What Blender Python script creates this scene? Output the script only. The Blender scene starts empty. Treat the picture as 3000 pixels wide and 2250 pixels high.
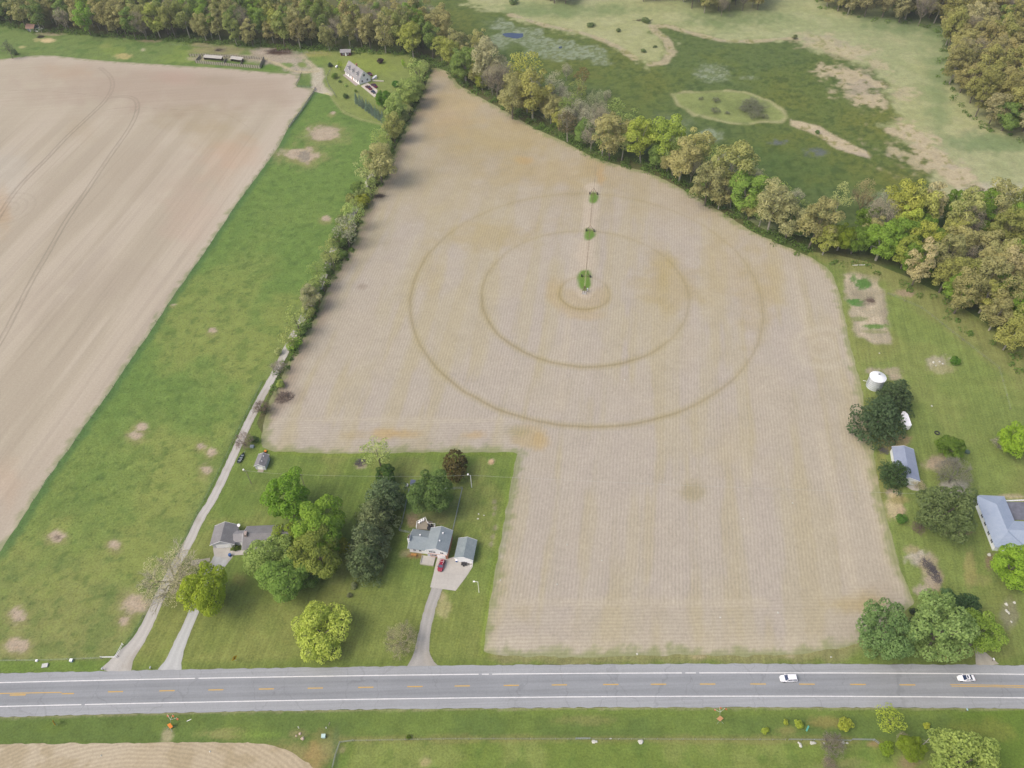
import bpy, bmesh, math, random
import numpy as np
from mathutils import Vector, Matrix
R = math.radians
PI = math.pi
random.seed(7)
rng = np.random.default_rng(11)
scene = bpy.context.scene
COL = scene.collection

# ------------------------------------------------------------------ camera
CH = 225.0                       # camera height in metres
F, TH, ROLL = 2300.0, R(47.169), R(1.8866)
cr, sr, ct, st = math.cos(ROLL), math.sin(ROLL), math.cos(TH), math.sin(TH)
Dw = Vector((0, -st, -ct)); Fw = Vector((0, ct, -st)); Xw = Vector((1, 0, 0))
camX = Xw * cr + Dw * sr
camD = Xw * -sr + Dw * cr
cam_data = bpy.data.cameras.new("camera")
cam_data.sensor_width = 36.0
cam_data.lens = F / 3000 * 36.0
cam_data.clip_start = 1.0
cam_data.clip_end = 6000
cam = bpy.data.objects.new("camera", cam_data)
COL.objects.link(cam)
M = Matrix.Identity(4)
for i in range(3):
    M[i][0] = camX[i]; M[i][1] = -camD[i]; M[i][2] = -Fw[i]
M[0][3], M[1][3], M[2][3] = 0, 0, CH
cam.matrix_world = M
scene.camera = cam

# ------------------------------------------------------------------ light (bright overcast)
SUN_EL, SUN_AZ = R(52), R(-112)   # azimuth from +Y, negative = to the left
world = bpy.data.worlds.new("World")
scene.world = world
world.use_nodes = True
wn = world.node_tree
bg = wn.nodes["Background"]
sky = wn.nodes.new("ShaderNodeTexSky")
sky.sky_type = 'NISHITA'
sky.sun_disc = False
sky.sun_elevation = SUN_EL
sky.sun_rotation = SUN_AZ
sky.air_density = 1.0
sky.dust_density = 6.0
sky.ozone_density = 0.6
wn.links.new(sky.outputs[0], bg.inputs[0])
bg.inputs[1].default_value = 0.15
sd = bpy.data.lights.new("sun", 'SUN')
sd.energy = 0.95
sd.angle = R(28)
sd.color = (1.0, 0.965, 0.91)
sun = bpy.data.objects.new("sun", sd)
COL.objects.link(sun)
sdir = Vector((math.sin(SUN_AZ) * math.cos(SUN_EL), math.cos(SUN_AZ) * math.cos(SUN_EL), math.sin(SUN_EL)))
sun.rotation_euler = sdir.to_track_quat('Z', 'Y').to_euler()
sun.location = (0, 200, 400)
scene.view_settings.view_transform = 'Standard'
scene.view_settings.look = 'None'
scene.view_settings.exposure = 0.43
scene.view_settings.gamma = 1.0

# ------------------------------------------------------------------ geometry helpers
EXPO = np.array([1.60, 1.53, 1.53])      # how bright a white card lying on the ground renders here


def lin(c):
    c = c / 255.0
    return c / 12.92 if c <= 0.04045 else ((c + 0.055) / 1.055) ** 2.4


def C(r, g, b, k=1.0):
    """surface colour from a colour seen on a surface lying in full daylight"""
    return np.array([lin(r), lin(g), lin(b)]) / EXPO * k


def U(px, py, z=0.0):
    """a photograph position -> point of the place at height z"""
    d = Fw + camX * ((px - 1500) / F) + camD * ((py - 1125) / F)
    t = (z - CH) / d.z
    return Vector((d.x * t, d.y * t, z))


def depth_at(p):
    return (p - Vector((0, 0, CH))).dot(Fw)


def to_px(X, Y):
    Z = -CH
    dp = Y * Fw.y + Z * Fw.z
    u = X * camX.x + Y * camX.y + Z * camX.z
    v = X * camD.x + Y * camD.y + Z * camD.z
    dp = np.maximum(dp, 1e-3)
    return 1500 + F * u / dp, 1125 + F * v / dp


def P2(pts):
    return np.array([[U(*p).x, U(*p).y] for p in pts])


def _hash(ix, iy, s):
    h = (ix.astype(np.int64) * 374761393 + iy.astype(np.int64) * 668265263 + s * 974634777) & 0xFFFFFFFF
    h = ((h ^ (h >> 13)) * 1274126177) & 0xFFFFFFFF
    return ((h ^ (h >> 16)) & 0xFFFF) / 65535.0


def vn(x, y, s=0):
    ix = np.floor(x); iy = np.floor(y)
    fx = x - ix; fy = y - iy
    fx = fx * fx * (3 - 2 * fx); fy = fy * fy * (3 - 2 * fy)
    a = _hash(ix, iy, s); b = _hash(ix + 1, iy, s); c = _hash(ix, iy + 1, s); d = _hash(ix + 1, iy + 1, s)
    return (a + (b - a) * fx) + ((c + (d - c) * fx) - (a + (b - a) * fx)) * fy


def fbm(x, y, scale, s=0, oct=4):
    t = 0; a = 0.5; n = 0
    for o in range(oct):
        t = t + a * vn(x / scale * 2 ** o + 17.3 * o, y / scale * 2 ** o - 9.1 * o, s + o)
        n += a; a *= 0.5
    return t / n


def sstep(a, b, x):
    t = np.clip((x - a) / (b - a), 0, 1)
    return t * t * (3 - 2 * t)


def seg_dist(X, Y, poly, closed=True):
    best = np.full(X.shape, 1e9)
    n = len(poly)
    for i in range(n if closed else n - 1):
        a = poly[i]; b = poly[(i + 1) % n]
        d = b - a; L = d @ d + 1e-9
        t = np.clip(((X - a[0]) * d[0] + (Y - a[1]) * d[1]) / L, 0, 1)
        best = np.minimum(best, np.hypot(X - a[0] - t * d[0], Y - a[1] - t * d[1]))
    return best


def inside(X, Y, poly):
    r = np.zeros(X.shape, bool)
    n = len(poly)
    for i in range(n):
        x1, y1 = poly[i]; x2, y2 = poly[(i + 1) % n]
        if y1 == y2:
            continue
        c = (y1 > Y) != (y2 > Y)
        r ^= c & (X < (x2 - x1) * (Y - y1) / (y2 - y1) + x1)
    return r


def sdf(X, Y, poly):
    d = seg_dist(X, Y, poly)
    return np.where(inside(X, Y, poly), -d, d)


def nearest_on(X, Y, poly):
    best = np.full(X.shape, 1e9); bx = X.copy(); by = Y.copy()
    n = len(poly)
    for i in range(n):
        a = poly[i]; b = poly[(i + 1) % n]
        d = b - a; L = d @ d + 1e-9
        t = np.clip(((X - a[0]) * d[0] + (Y - a[1]) * d[1]) / L, 0, 1)
        qx = a[0] + t * d[0]; qy = a[1] + t * d[1]
        dd = np.hypot(X - qx, Y - qy)
        m = dd < best
        best[m] = dd[m]; bx[m] = qx[m]; by[m] = qy[m]
    return bx, by


def resample(poly, step, closed=True):
    out = []
    n = len(poly)
    for i in range(n if closed else n - 1):
        a = poly[i]; b = poly[(i + 1) % n]
        L = np.hypot(*(b - a)); k = max(1, int(L / step))
        for j in range(k):
            out.append(a + (b - a) * j / k)
    if not closed:
        out.append(poly[-1])
    return np.array(out)


def smooth_line(pts, step=3.0, it=3):
    p = resample(np.array(pts, float), step, False)
    for _ in range(it):
        q = p.copy(); q[1:-1] = (p[:-2] + 2 * p[1:-1] + p[2:]) / 4; p = q
    return p


def tag(o, label=None, cat=None, group=None, kind=None):
    if label: o["label"] = label
    if cat: o["category"] = cat
    if group: o["group"] = group
    if kind: o["kind"] = kind
    return o


def link(o, parent=None):
    COL.objects.link(o)
    if parent is not None:
        o.parent = parent
    return o


def np_mesh(name, V, Fc, attrs=None, smooth=False):
    """V (n,3), Fc (m,k) -> mesh; attrs name -> (n,) or (n,3) array"""
    me = bpy.data.meshes.new(name)
    V = np.asarray(V, np.float32); Fc = np.asarray(Fc, np.int32)
    m, k = Fc.shape
    me.vertices.add(len(V)); me.vertices.foreach_set("co", V.ravel())
    me.loops.add(m * k); me.loops.foreach_set("vertex_index", Fc.ravel())
    me.polygons.add(m)
    me.polygons.foreach_set("loop_start", np.arange(0, m * k, k, dtype=np.int32))
    me.polygons.foreach_set("use_smooth", np.full(m, smooth, bool))
    me.update(calc_edges=True)
    for nm, a in (attrs or {}).items():
        a = np.asarray(a, np.float32)
        if a.ndim == 1:
            at = me.attributes.new(nm, 'FLOAT', 'POINT'); at.data.foreach_set("value", a)
        else:
            at = me.attributes.new(nm, 'FLOAT_COLOR', 'POINT')
            at.data.foreach_set("color", np.concatenate([a, np.ones((len(a), 1), np.float32)], 1).ravel())
    return me


def sheet(name, poly, cell, z, paint, mat, jit=0.0, jscale=3.0, kind="structure", relief=None):
    poly = np.array(poly, float)
    if jit:
        poly = resample(poly, max(cell, 1.0))
        poly = poly + jit * (np.stack([fbm(poly[:, 0], poly[:, 1], jscale, 3), fbm(poly[:, 0], poly[:, 1], jscale, 8)], 1) - 0.5) * 2
    x0, y0 = poly.min(0) - cell; x1, y1 = poly.max(0) + cell
    nx = int((x1 - x0) / cell) + 2; ny = int((y1 - y0) / cell) + 2
    gx, gy = np.meshgrid(x0 + np.arange(nx) * cell, y0 + np.arange(ny) * cell)
    ins = inside(gx, gy, poly)
    cells = ins[:-1, :-1] | ins[1:, :-1] | ins[:-1, 1:] | ins[1:, 1:]
    idx = np.arange(nx * ny).reshape(ny, nx)
    q = np.stack([idx[:-1, :-1], idx[:-1, 1:], idx[1:, 1:], idx[1:, :-1]], -1)[cells]
    used = np.unique(q)
    remap = np.full(nx * ny, -1); remap[used] = np.arange(len(used))
    X = gx.ravel()[used]; Y = gy.ravel()[used]; I = ins.ravel()[used]
    o = ~I
    X[o], Y[o] = nearest_on(X[o], Y[o], poly)
    PX, PY = to_px(X, Y)
    attrs = paint(X, Y, PX, PY)
    Z = np.full(X.shape, z)
    if relief is not None:
        Z = Z + relief(X, Y)
    me = np_mesh(name, np.stack([X, Y, Z], 1), remap[q], attrs)
    ob = bpy.data.objects.new(name, me)
    me.materials.append(mat)
    link(ob)
    ob["kind"] = kind
    return ob


def mixc(col, c, m):
    return col + (np.asarray(c) - col) * m[:, None]


def blob(PX, PY, n, cx, cy, rx, ry, amp=0.5, soft=0.25):
    q = max(1.5, min(rx, ry) * .55)
    d = np.hypot((PX - cx) / rx, (PY - cy) / ry) + (n - 0.5) * amp + (fbm(PX, PY * 1.4, q, 97, 3) - .5) * .9
    return 1 - sstep(1 - soft, 1 + soft, d)


# ------------------------------------------------------------------ materials
MATS = {}


def nodes_of(name):
    m = bpy.data.materials.new(name)
    m.use_nodes = True
    nt = m.node_tree
    return m, nt, nt.nodes, nt.links, nt.nodes["Principled BSDF"]


def nd(nt, typ, **kw):
    n = nt.nodes.new(typ)
    for k, v in kw.items():
        if k in n.bl_rna.properties.keys():
            setattr(n, k, v)
        else:
            n.inputs[k].default_value = v
    return n


def math_n(nt, op, a, b=None, c=None):
    n = nt.nodes.new("ShaderNodeMath"); n.operation = op
    for i, v in enumerate((a, b, c)):
        if v is None: continue
        if hasattr(v, "links"): nt.links.new(v, n.inputs[i])
        else: n.inputs[i].default_value = v
    return n.outputs[0]


def mixrgb(nt, a, b, fac, typ='MIX'):
    n = nt.nodes.new("ShaderNodeMix"); n.data_type = 'RGBA'; n.blend_type = typ
    for i, v in ((0, fac), (6, a), (7, b)):
        if hasattr(v, "links"): nt.links.new(v, n.inputs[i])
        else:
            n.inputs[i].default_value = v if i == 0 else (*v[:3], 1.0)
    return n.outputs[2]


def noise_n(nt, vec, scale, detail=3.0, rough=0.55, w=None):
    n = nt.nodes.new("ShaderNodeTexNoise")
    n.inputs["Scale"].default_value = scale
    n.inputs["Detail"].default_value = detail
    n.inputs["Roughness"].default_value = rough
    if vec is not None: nt.links.new(vec, n.inputs["Vector"])
    return n.outputs[0]


def ramp_n(nt, fac, a, b, lo=0.0, hi=1.0):
    n = nt.nodes.new("ShaderNodeMapRange")
    n.inputs[1].default_value = a; n.inputs[2].default_value = b
    n.inputs[3].default_value = lo; n.inputs[4].default_value = hi
    nt.links.new(fac, n.inputs[0])
    return n.outputs[0]


def attr_n(nt, name, color=True):
    n = nt.nodes.new("ShaderNodeAttribute"); n.attribute_name = name
    return n.outputs["Color"] if color else n.outputs["Fac"]


def mat(name, rgb, rough=0.6, metal=0.0, var=0.12, scale=1.5, spec=0.3, emit=None):
    """plain surface with procedural weathering"""
    if name in MATS: return MATS[name]
    m, nt, N, L, b = nodes_of(name)
    tc = N.new("ShaderNodeTexCoord")
    f = noise_n(nt, tc.outputs["Object"], scale, 5, 0.6)
    rgb = np.asarray(rgb, float)
    c = mixrgb(nt, rgb * (1 - var), np.minimum(rgb * (1 + var), 0.9), ramp_n(nt, f, 0.3, 0.7))
    L.new(c, b.inputs["Base Color"])
    b.inputs["Roughness"].default_value = rough
    b.inputs["Metallic"].default_value = metal
    b.inputs["Specular IOR Level"].default_value = spec
    MATS[name] = m
    return m


def pos_n(nt):
    return nt.nodes.new("ShaderNodeNewGeometry").outputs["Position"]


def rot_map(nt, ang, sx=1.0, sy=1.0):
    """position turned so that x runs across and y along a direction (angle from +Y)"""
    p = pos_n(nt)
    m = nt.nodes.new("ShaderNodeVectorRotate"); m.rotation_type = 'Z_AXIS'
    m.inputs["Angle"].default_value = ang
    nt.links.new(p, m.inputs["Vector"])
    s = nt.nodes.new("ShaderNodeVectorMath"); s.operation = 'MULTIPLY'
    nt.links.new(m.outputs[0], s.inputs[0]); s.inputs[1].default_value = (sx, sy, 1)
    return m.outputs[0], s.outputs[0]


def grass_mat(name, fine=1.0, tuft=0.35, mow=None, bump=0.25, con=.42):
    m, nt, N, L, b = nodes_of(name)
    p = pos_n(nt)
    col = attr_n(nt, "Col")
    n1 = noise_n(nt, p, 1.6 * fine, 6, 0.75)
    n2 = noise_n(nt, p, 0.22, 4, 0.6)
    n3 = noise_n(nt, p, 0.75, 3, 0.6)
    k = math_n(nt, 'ADD', ramp_n(nt, n1, 0.25, 0.75, 1.02 - con, 1.02 + con), ramp_n(nt, n2, 0.3, 0.7, -0.14, 0.14))
    k = math_n(nt, 'MULTIPLY', k, ramp_n(nt, n3, 0.60, 0.72, 1.0, 1.0 - tuft))
    if mow is not None:
        r, s = rot_map(nt, mow, 0.9, 0.03)
        k = math_n(nt, 'MULTIPLY', k, ramp_n(nt, noise_n(nt, s, 1.0, 2, 0.5), 0.35, 0.65, 0.90, 1.10))
    c = mixrgb(nt, col, (1, 1, 1), 0.0)
    vm = N.new("ShaderNodeVectorMath"); vm.operation = 'SCALE'
    L.new(c, vm.inputs[0]); L.new(k, vm.inputs["Scale"])
    # a little hue drift between yellow and blue-green blades
    c2 = mixrgb(nt, vm.outputs[0], (1.06, 1.0, 0.9), ramp_n(nt, noise_n(nt, p, 0.5, 4, 0.7), 0.45, 0.7, 0, 0.6), 'MULTIPLY')
    L.new(c2, b.inputs["Base Color"])
    b.inputs["Roughness"].default_value = 0.9
    b.inputs["Specular IOR Level"].default_value = 0.1
    bp = N.new("ShaderNodeBump"); bp.inputs["Strength"].default_value = bump; bp.inputs["Distance"].default_value = 0.4
    L.new(n1, bp.inputs["Height"]); L.new(bp.outputs[0], b.inputs["Normal"])
    return m
# ------------------------------------------------------------------ outlines (photograph positions of ground features)
TILL_EDGE = [(0, 1617), (77, 1500), (135, 1405), (199, 1319), (253, 1238), (312, 1161), (362, 1084), (443, 967), (511, 863),
             (592, 750), (687, 606), (741, 533), (814, 434), (845, 375), (924, 262)]
TILL_TOP = [(915, 258), (872, 255), (870, 249), (881, 222), (859, 217), (765, 210), (678, 201), (497, 190), (316, 179), (160, 163), (104, 162), (0, 173), (-300, 196)]
LANE = [(812, 1962 + 30), (860, 1900)]
LANE = [(337, 1972), (362, 1930), (405, 1880), (434, 1826), (468, 1749), (507, 1667), (544, 1608), (597, 1500), (613, 1482), (645, 1419), (685, 1333), (725, 1243),
        (770, 1157), (811, 1084), (838, 1026), (868, 967), (902, 904), (938, 840), (964, 764), (985, 715), (1005, 690), (1035, 625), (1059, 570), (1086, 520), (1105, 470), (1125, 420), (1145, 380)]
FIELD_L = [(1418, 1909), (1427, 1816), (1445, 1708), (1461, 1613), (1482, 1500), (1499, 1405), (1517, 1324)]
FIELD_T = [(1452, 1326), (1271, 1325), (1000, 1329), (805, 1323), (768, 1311), (764, 1288)]
FIELD_H = [(782, 1202), (796, 1157), (859, 1039), (918, 940), (949, 863), (976, 804), (1027, 732), (1077, 588), (1136, 506), (1158, 434), (1199, 353), (1235, 280), (1253, 231), (1267, 199)]
FIELD_B = [(1285, 200), (1316, 212), (1344, 249), (1398, 280), (1479, 325), (1565, 375), (1655, 416), (1741, 463), (1814, 484), (1904, 506), (2000, 553), (2090, 606), (2203, 678),
           (2316, 728), (2371, 750), (2407, 773), (2438, 800)]
FIELD_R = [(2457, 849), (2475, 931), (2493, 1021), (2511, 1084), (2529, 1166), (2542, 1238), (2561, 1338), (2574, 1419), (2592, 1500), (2610, 1568), (2633, 1654), (2660, 1726), (2678, 1762)]
FIELD_F = [(2640, 1800), (2560, 1850), (2511, 1884), (2452, 1902), (2316, 1918), (2181, 1923), (2000, 1918), (1723, 1927), (1600, 1925), (1452, 1918)]
RN = [(0, 1972), (271, 1969), (497, 1963), (768, 1959), (1000, 1955), (1271, 1949), (1633, 1946.7), (2000, 1945), (2452, 1947.6), (3000, 1949)]
RS = [(0, 2101), (452, 2090), (1000, 2080), (1452, 2074), (2000, 2072), (2542, 2074), (3000, 2075.5)]
WN = [(0, 1999.5), (497, 1990.5), (1000, 1981), (1497, 1973), (2000, 1971.5), (2497, 1974), (3000, 1975)]
WS = [(0, 2069.6), (633, 2058), (1000, 2050), (1497, 2041.6), (2000, 2040), (2497, 2042.5), (3000, 2044)]
YC = [(0, 2031), (343.6, 2027.6), (493, 2025.8), (635, 2023), (782, 2020), (924.5, 2016.7), (1072, 2013), (1216, 2011), (1354, 2008.6), (1498, 2006.8), (1639, 2005.4), (1790, 2004.5),
      (1930, 2004.5), (2074.6, 2005), (2222.5, 2005.4), (2366, 2006.8), (2515, 2007), (2660, 2007.7), (3000, 2009.5)]


def road_curve(pts):
    w = P2(pts)
    return np.poly1d(np.polyfit(w[:, 0], w[:, 1], 3))


fRN, fRS, fWN, fWS, fYC = map(road_curve, (RN, RS, WN, WS, YC))
XL, XR = U(0, 2010).x, U(3000, 2010).x


def fclip(f, x):
    """beyond the picture the road simply runs straight on"""
    x = np.asarray(x, float)
    xe = np.clip(x, XL, XR)
    return f(xe) + f.deriv()(xe) * (x - xe)


PIV = U(1712, 858)
R0, R1, R2_ = (U(1711.6, 811) - PIV).length, 44.9, 75.9
rowa = U(1427, 1816); rowb = U(1513, 1330)
ROW_ANG = math.atan2(rowb.x - rowa.x, rowb.y - rowa.y)      # direction of the stubble rows, from +Y
ta = U(77, 1500); tb = U(741, 533)
TILL_ANG = math.atan2(tb.x - ta.x, tb.y - ta.y)

# ------------------------------------------------------------------ colours of ground
G_PAST = C(116, 142, 72); G_PAST2 = C(128, 142, 68); G_LAWN = C(112, 134, 54); G_LAWN2 = C(134, 144, 72); G_DEEP = C(72, 104, 48)
SOIL = C(197, 183, 162); SOIL_D = C(180, 165, 147); STRAW = C(194, 180, 150); MAUVE = C(190, 178, 165); OLIVE_Y = C(184, 164, 112)
DIRT = C(188, 168, 146); GRAVEL = C(203, 196, 188)

# ---- base ground: leaf litter and rough grass under woods and hedges
gm = grass_mat("litter_ground", 0.8, 0.4)


def paint_ground(X, Y, PX, PY):
    n = fbm(X, Y, 25, 5); n2 = fbm(X, Y, 6, 6)
    col = np.tile(C(104, 106, 66), (len(X), 1))
    col = mixc(col, C(92, 110, 56), sstep(0.45, 0.62, n))
    col = mixc(col, C(118, 106, 80), sstep(0.55, 0.7, n2) * 0.4)
    return {"Col": col}


GP = np.array([[-560, 20], [560, 20], [560, 860], [-560, 860]], float)
ground = sheet("ground", GP, 3.0, 0.0, paint_ground, gm)
# far skirt so the land runs on beyond the woods
far = [(-2600, -1400), (2600, -1400), (2600, 3200), (-2600, 3200)]
sk = np_mesh("ground_far", [(x, y, -0.6) for x, y in far], [[0, 1, 2, 3]], {"Col": np.tile(C(104, 112, 62), (4, 1))})
sk.materials.append(gm)
so = bpy.data.objects.new("ground_beyond", sk); link(so); so["kind"] = "structure"

# ---- tilled field
TILL = P2(TILL_EDGE + TILL_TOP + [(-300, 1000)])
TRK_A = smooth_line(P2([(-60, 735), (0, 630), (27, 583), (68, 533), (136, 466), (190, 407), (253, 348), (307, 298), (328, 267), (332, 240), (323, 221), (294, 199)]), 4)
TRK_B = smooth_line(P2([(-80, 1130), (0, 1003), (23, 962), (63, 881), (99, 809), (136, 750), (190, 651), (253, 561), (316, 466), (375, 384), (402, 334), (405, 298), (393, 280), (362, 276), (325, 285)]), 4)
TRK_C = smooth_line(P2([(-60, 262), (20, 264), (120, 266), (220, 272), (310, 285)]), 6)
TRK_D = smooth_line(P2([(300, 325), (340, 313), (400, 313), (500, 321), (600, 325), (660, 325), (700, 355), (730, 375)]), 6)


def paint_till(X, Y, PX, PY):
    c, s = math.cos(TILL_ANG), math.sin(TILL_ANG)
    a = X * c - Y * s; b = X * s + Y * c          # across, along
    st_ = fbm(a, b / 14, 7, 21, 4)
    n = fbm(X, Y, 60, 4, 3); n2 = fbm(X, Y, 9, 2, 4)
    st_ = .5 + (st_ - .5) * (.25 + .75 * sstep(300, 480, PY))
    col = np.tile(SOIL, (len(X), 1))
    col = mixc(col, SOIL_D, sstep(0.40, 0.72, st_) * 0.4)
    col = mixc(col, C(212, 196, 180), sstep(0.56, 0.36, st_) * 0.35)
    top = blob(PX, PY, n2, 560, 240, 420, 80, 0.5, 0.5)
    col = mixc(col, C(186, 167, 149), top * 0.8)
    for cx, cy, rx, ry, cc, k in ((580, 350, 110, 45, C(170, 152, 120), .55), (640, 400, 90, 40, C(180, 160, 120), .45), (690, 450, 70, 40, C(206, 172, 146), .6), (560, 620, 70, 90, C(206, 176, 158), .5),
                                  (640, 500, 60, 60, C(205, 174, 150), .5), (520, 225, 60, 20, C(196, 160, 146), .5), (210, 210, 70, 20, C(198, 172, 146), .6), (640, 232, 60, 14, C(168, 152, 130), .5),
                                  (10, 620, 22, 60, C(198, 166, 130), .8), (20, 500, 60, 60, C(196, 190, 180), .5), (0, 1420, 60, 70, C(204, 172, 146), .6), (240, 380, 40, 30, C(184, 164, 134), .4),
                                  (440, 500, 120, 60, C(184, 168, 148), .5), (300, 820, 130, 70, C(182, 166, 150), .5), (130, 900, 80, 60, C(184, 168, 150), .4), (50, 560, 60, 60, C(216, 202, 186), .4)):
        col = mixc(col, cc, blob(PX, PY, n2, cx, cy, rx, ry, 0.9, 0.6) * k * .6)
    d1 = np.minimum(seg_dist(X, Y, TRK_A, False), 40); d2 = np.minimum(seg_dist(X, Y, TRK_B, False), 40)
    d3 = np.minimum(np.minimum(seg_dist(X, Y, TRK_C, False), seg_dist(X, Y, TRK_D, False)), 40)
    e = -sdf(X, Y, TILL)
    col = mixc(col, C(206, 190, 174), (1 - sstep(2, 16, e)) * 0.5)
    nf = fbm(X, Y, 2.6, 28, 3)
    col = mixc(col, C(128, 144, 84), (1 - sstep(.3, 2.6, e + (nf - .5) * 5)) * .6)
    # turning circles at the left edge
    w = U(18, 612); rr = np.hypot(X - w.x, Y - w.y)
    return {"Col": col, "d1": np.minimum(d1, d2), "d3": d3, "sw": rr, "dg": sstep(280, 440, PY + (n2 - .5) * 60)}


m, nt, N, L, b = nodes_of("tilled_soil")
col = attr_n(nt, "Col")
r, s = rot_map(nt, TILL_ANG, 1.0, 0.02)
p = pos_n(nt)
k1 = ramp_n(nt, noise_n(nt, s, 0.55, 4, 0.65), 0.3, 0.7, 0.95, 1.05)
k2 = ramp_n(nt, noise_n(nt, p, 1.3, 6, 0.75), 0.25, 0.75, 0.85, 1.15)
nl = ramp_n(nt, noise_n(nt, s, 0.28, 2, 0.5), 0.595, 0.62, 1.0, 0.945)
dg = attr_n(nt, "dg", False)
_rr, sh_ = rot_map(nt, R(86), 1.0, 0.03)
kh = ramp_n(nt, noise_n(nt, sh_, 0.5, 4, .6), .3, .7, -.05, .05)
dl = math_n(nt, 'SUBTRACT', math_n(nt, 'MULTIPLY', k1, nl), 1.0)
mxd = N.new("ShaderNodeMix"); L.new(dg, mxd.inputs[0]); L.new(kh, mxd.inputs[2]); L.new(dl, mxd.inputs[3])
k = math_n(nt, 'MULTIPLY', math_n(nt, 'ADD', 1.0, mxd.outputs[0]), k2)
d1 = attr_n(nt, "d1", False)
wob = math_n(nt, 'MULTIPLY', math_n(nt, 'SUBTRACT', noise_n(nt, p, 0.3, 3), 0.5), 0.5)
t1 = math_n(nt, 'ABSOLUTE', math_n(nt, 'SUBTRACT', math_n(nt, 'ADD', d1, wob), 1.05))
k = math_n(nt, 'MULTIPLY', k, math_n(nt, 'MAXIMUM', ramp_n(nt, t1, 0.2, 0.6, 0.78, 1.0), math_n(nt, 'MULTIPLY', math_n(nt, 'SUBTRACT', 1.0, dg), .88)))
d3 = attr_n(nt, "d3", False)
k = math_n(nt, 'MULTIPLY', k, ramp_n(nt, d3, 0.2, 0.7, 0.86, 1.0))
sw = attr_n(nt, "sw", False)
ringn = math_n(nt, 'ABSOLUTE', math_n(nt, 'SUBTRACT', math_n(nt, 'MODULO', sw, 4.0), 2.0))
near = ramp_n(nt, sw, 16.0, 17.0, 1.0, 0.0)
k = math_n(nt, 'MULTIPLY', k, math_n(nt, 'SUBTRACT', 1.0, math_n(nt, 'MULTIPLY', near, ramp_n(nt, ringn, 0.3, 0.9, 0.06, 0.0))))
vm = N.new("ShaderNodeVectorMath"); vm.operation = 'SCALE'
L.new(col, vm.inputs[0]); L.new(k, vm.inputs["Scale"]); L.new(vm.outputs[0], b.inputs["Base Color"])
b.inputs["Roughness"].default_value = 0.95; b.inputs["Specular IOR Level"].default_value = 0.1
tilled = sheet("tilled_field", TILL, 1.2, 0.03, paint_till, m, 0.5, 2.5)

# ---- pasture strip between the tilled field and the gravel lane
PAST_PX = [(x - 7, y - 3) for x, y in TILL_EDGE] + [(968, 280), (1000, 320), (1060, 345), (1135, 362)] + LANE[::-1] + [(300, 1968), (0, 1972), (-200, 1977), (-200, 1960)]
PAST = P2(PAST_PX)
TILL_EDGE_W = P2(TILL_EDGE); LANE_W = P2(LANE)
BARE = [(625, 968, 11, 8), (416, 1252, 17, 13), (400, 1275, 22, 12), (620, 1325, 14, 11), (590, 1308, 12, 8), (604, 1376, 16, 16), (167, 1571, 20, 14), (335, 1596, 15, 13), (53, 1801, 21, 20), (395, 1770, 36, 28),
        (52, 1890, 32, 20), (365, 1818, 16, 14), (951, 389, 42, 20), (880, 452, 55, 15), (898, 456, 24, 20), (955, 640, 10, 7), (509, 893, 6, 3), (975, 330, 8, 5)]
TEDGE_WEED = None


def paint_past(X, Y, PX, PY):
    n = fbm(X, Y, 30, 15, 4); n2 = fbm(X, Y, 5, 16, 4); n3 = fbm(X, Y, 2.2, 19, 3)
    col = np.tile(G_PAST, (len(X), 1))
    low = sstep(900, 1500, PY + (n - 0.5) * 900)
    col = mixc(col, C(132, 148, 78), low * 0.8)
    col = mixc(col, C(148, 156, 86), sstep(0.48, 0.66, n) * 0.65 * sstep(500, 1000, PY))
    col = mixc(col, C(146, 146, 92), sstep(1500, 1900, PY + (n2 - .5) * 500) * 0.6)
    col = mixc(col, C(98, 126, 62), sstep(0.52, 0.7, n2) * 0.4)
    col = mixc(col, C(88, 112, 58), sstep(0.64, 0.72, n3) * 0.5)
    d = seg_dist(X, Y, TILL_EDGE_W, False)
    col = mixc(col, C(88, 122, 70), (1 - sstep(1.5, 4.5, d + (n3 - 0.5) * 3)) * 0.8)
    dl = seg_dist(X, Y, LANE_W, False)
    col = mixc(col, C(132, 146, 84), (1 - sstep(3, 7, dl + (n2 - .5) * 4)) * 0.6)
    dfn = seg_dist(X, Y, P2([(341, 1928), (385, 1872), (420, 1812), (470, 1720), (530, 1610), (580, 1505), (640, 1388), (700, 1262), (770, 1120)]), False)
    col = mixc(col, C(84, 112, 52), (1 - sstep(.3, 1.5, dfn + (n3 - .5) * 1.2)) * .75)
    bare = np.zeros(len(X))
    for cx, cy, rx, ry in BARE:
        k_ = blob(PX, PY, n2, cx, cy, rx, ry, 0.8, 0.3)
        col = mixc(col, C(160, 152, 104), blob(PX, PY, n2, cx - 3, cy + 6, rx * 1.5, ry * 1.6, 0.9, 0.5) * 0.55)
        bare = np.maximum(bare, k_)
    col = mixc(col, C(196, 176, 158), bare * 0.85)
    col = mixc(col, C(148, 140, 126), blob(PX, PY, n2, 892, 457, 18, 14, 0.5) * 0.8)
    col = mixc(col, C(120, 104, 92), blob(PX, PY, n2, 166, 1573, 9, 6, 0.5) * 0.8)
    verge = sstep(1928, 1940, PY)
    col = mixc(col, C(114, 140, 62), verge * 0.8)
    # the farm track through the grass at the top
    tr = seg_dist(X, Y, P2([(960, 262), (985, 300), (1010, 330), (1060, 350), (1130, 366)]), False)
    col = mixc(col, C(178, 170, 120), (1 - sstep(0.6, 1.8, tr)) * 0.5)
    return {"Col": col}


pasture = sheet("pasture", PAST, 0.9, 0.02, paint_past, grass_mat("pasture_grass", 0.9, 0.45), 0.6, 2.5)

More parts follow.
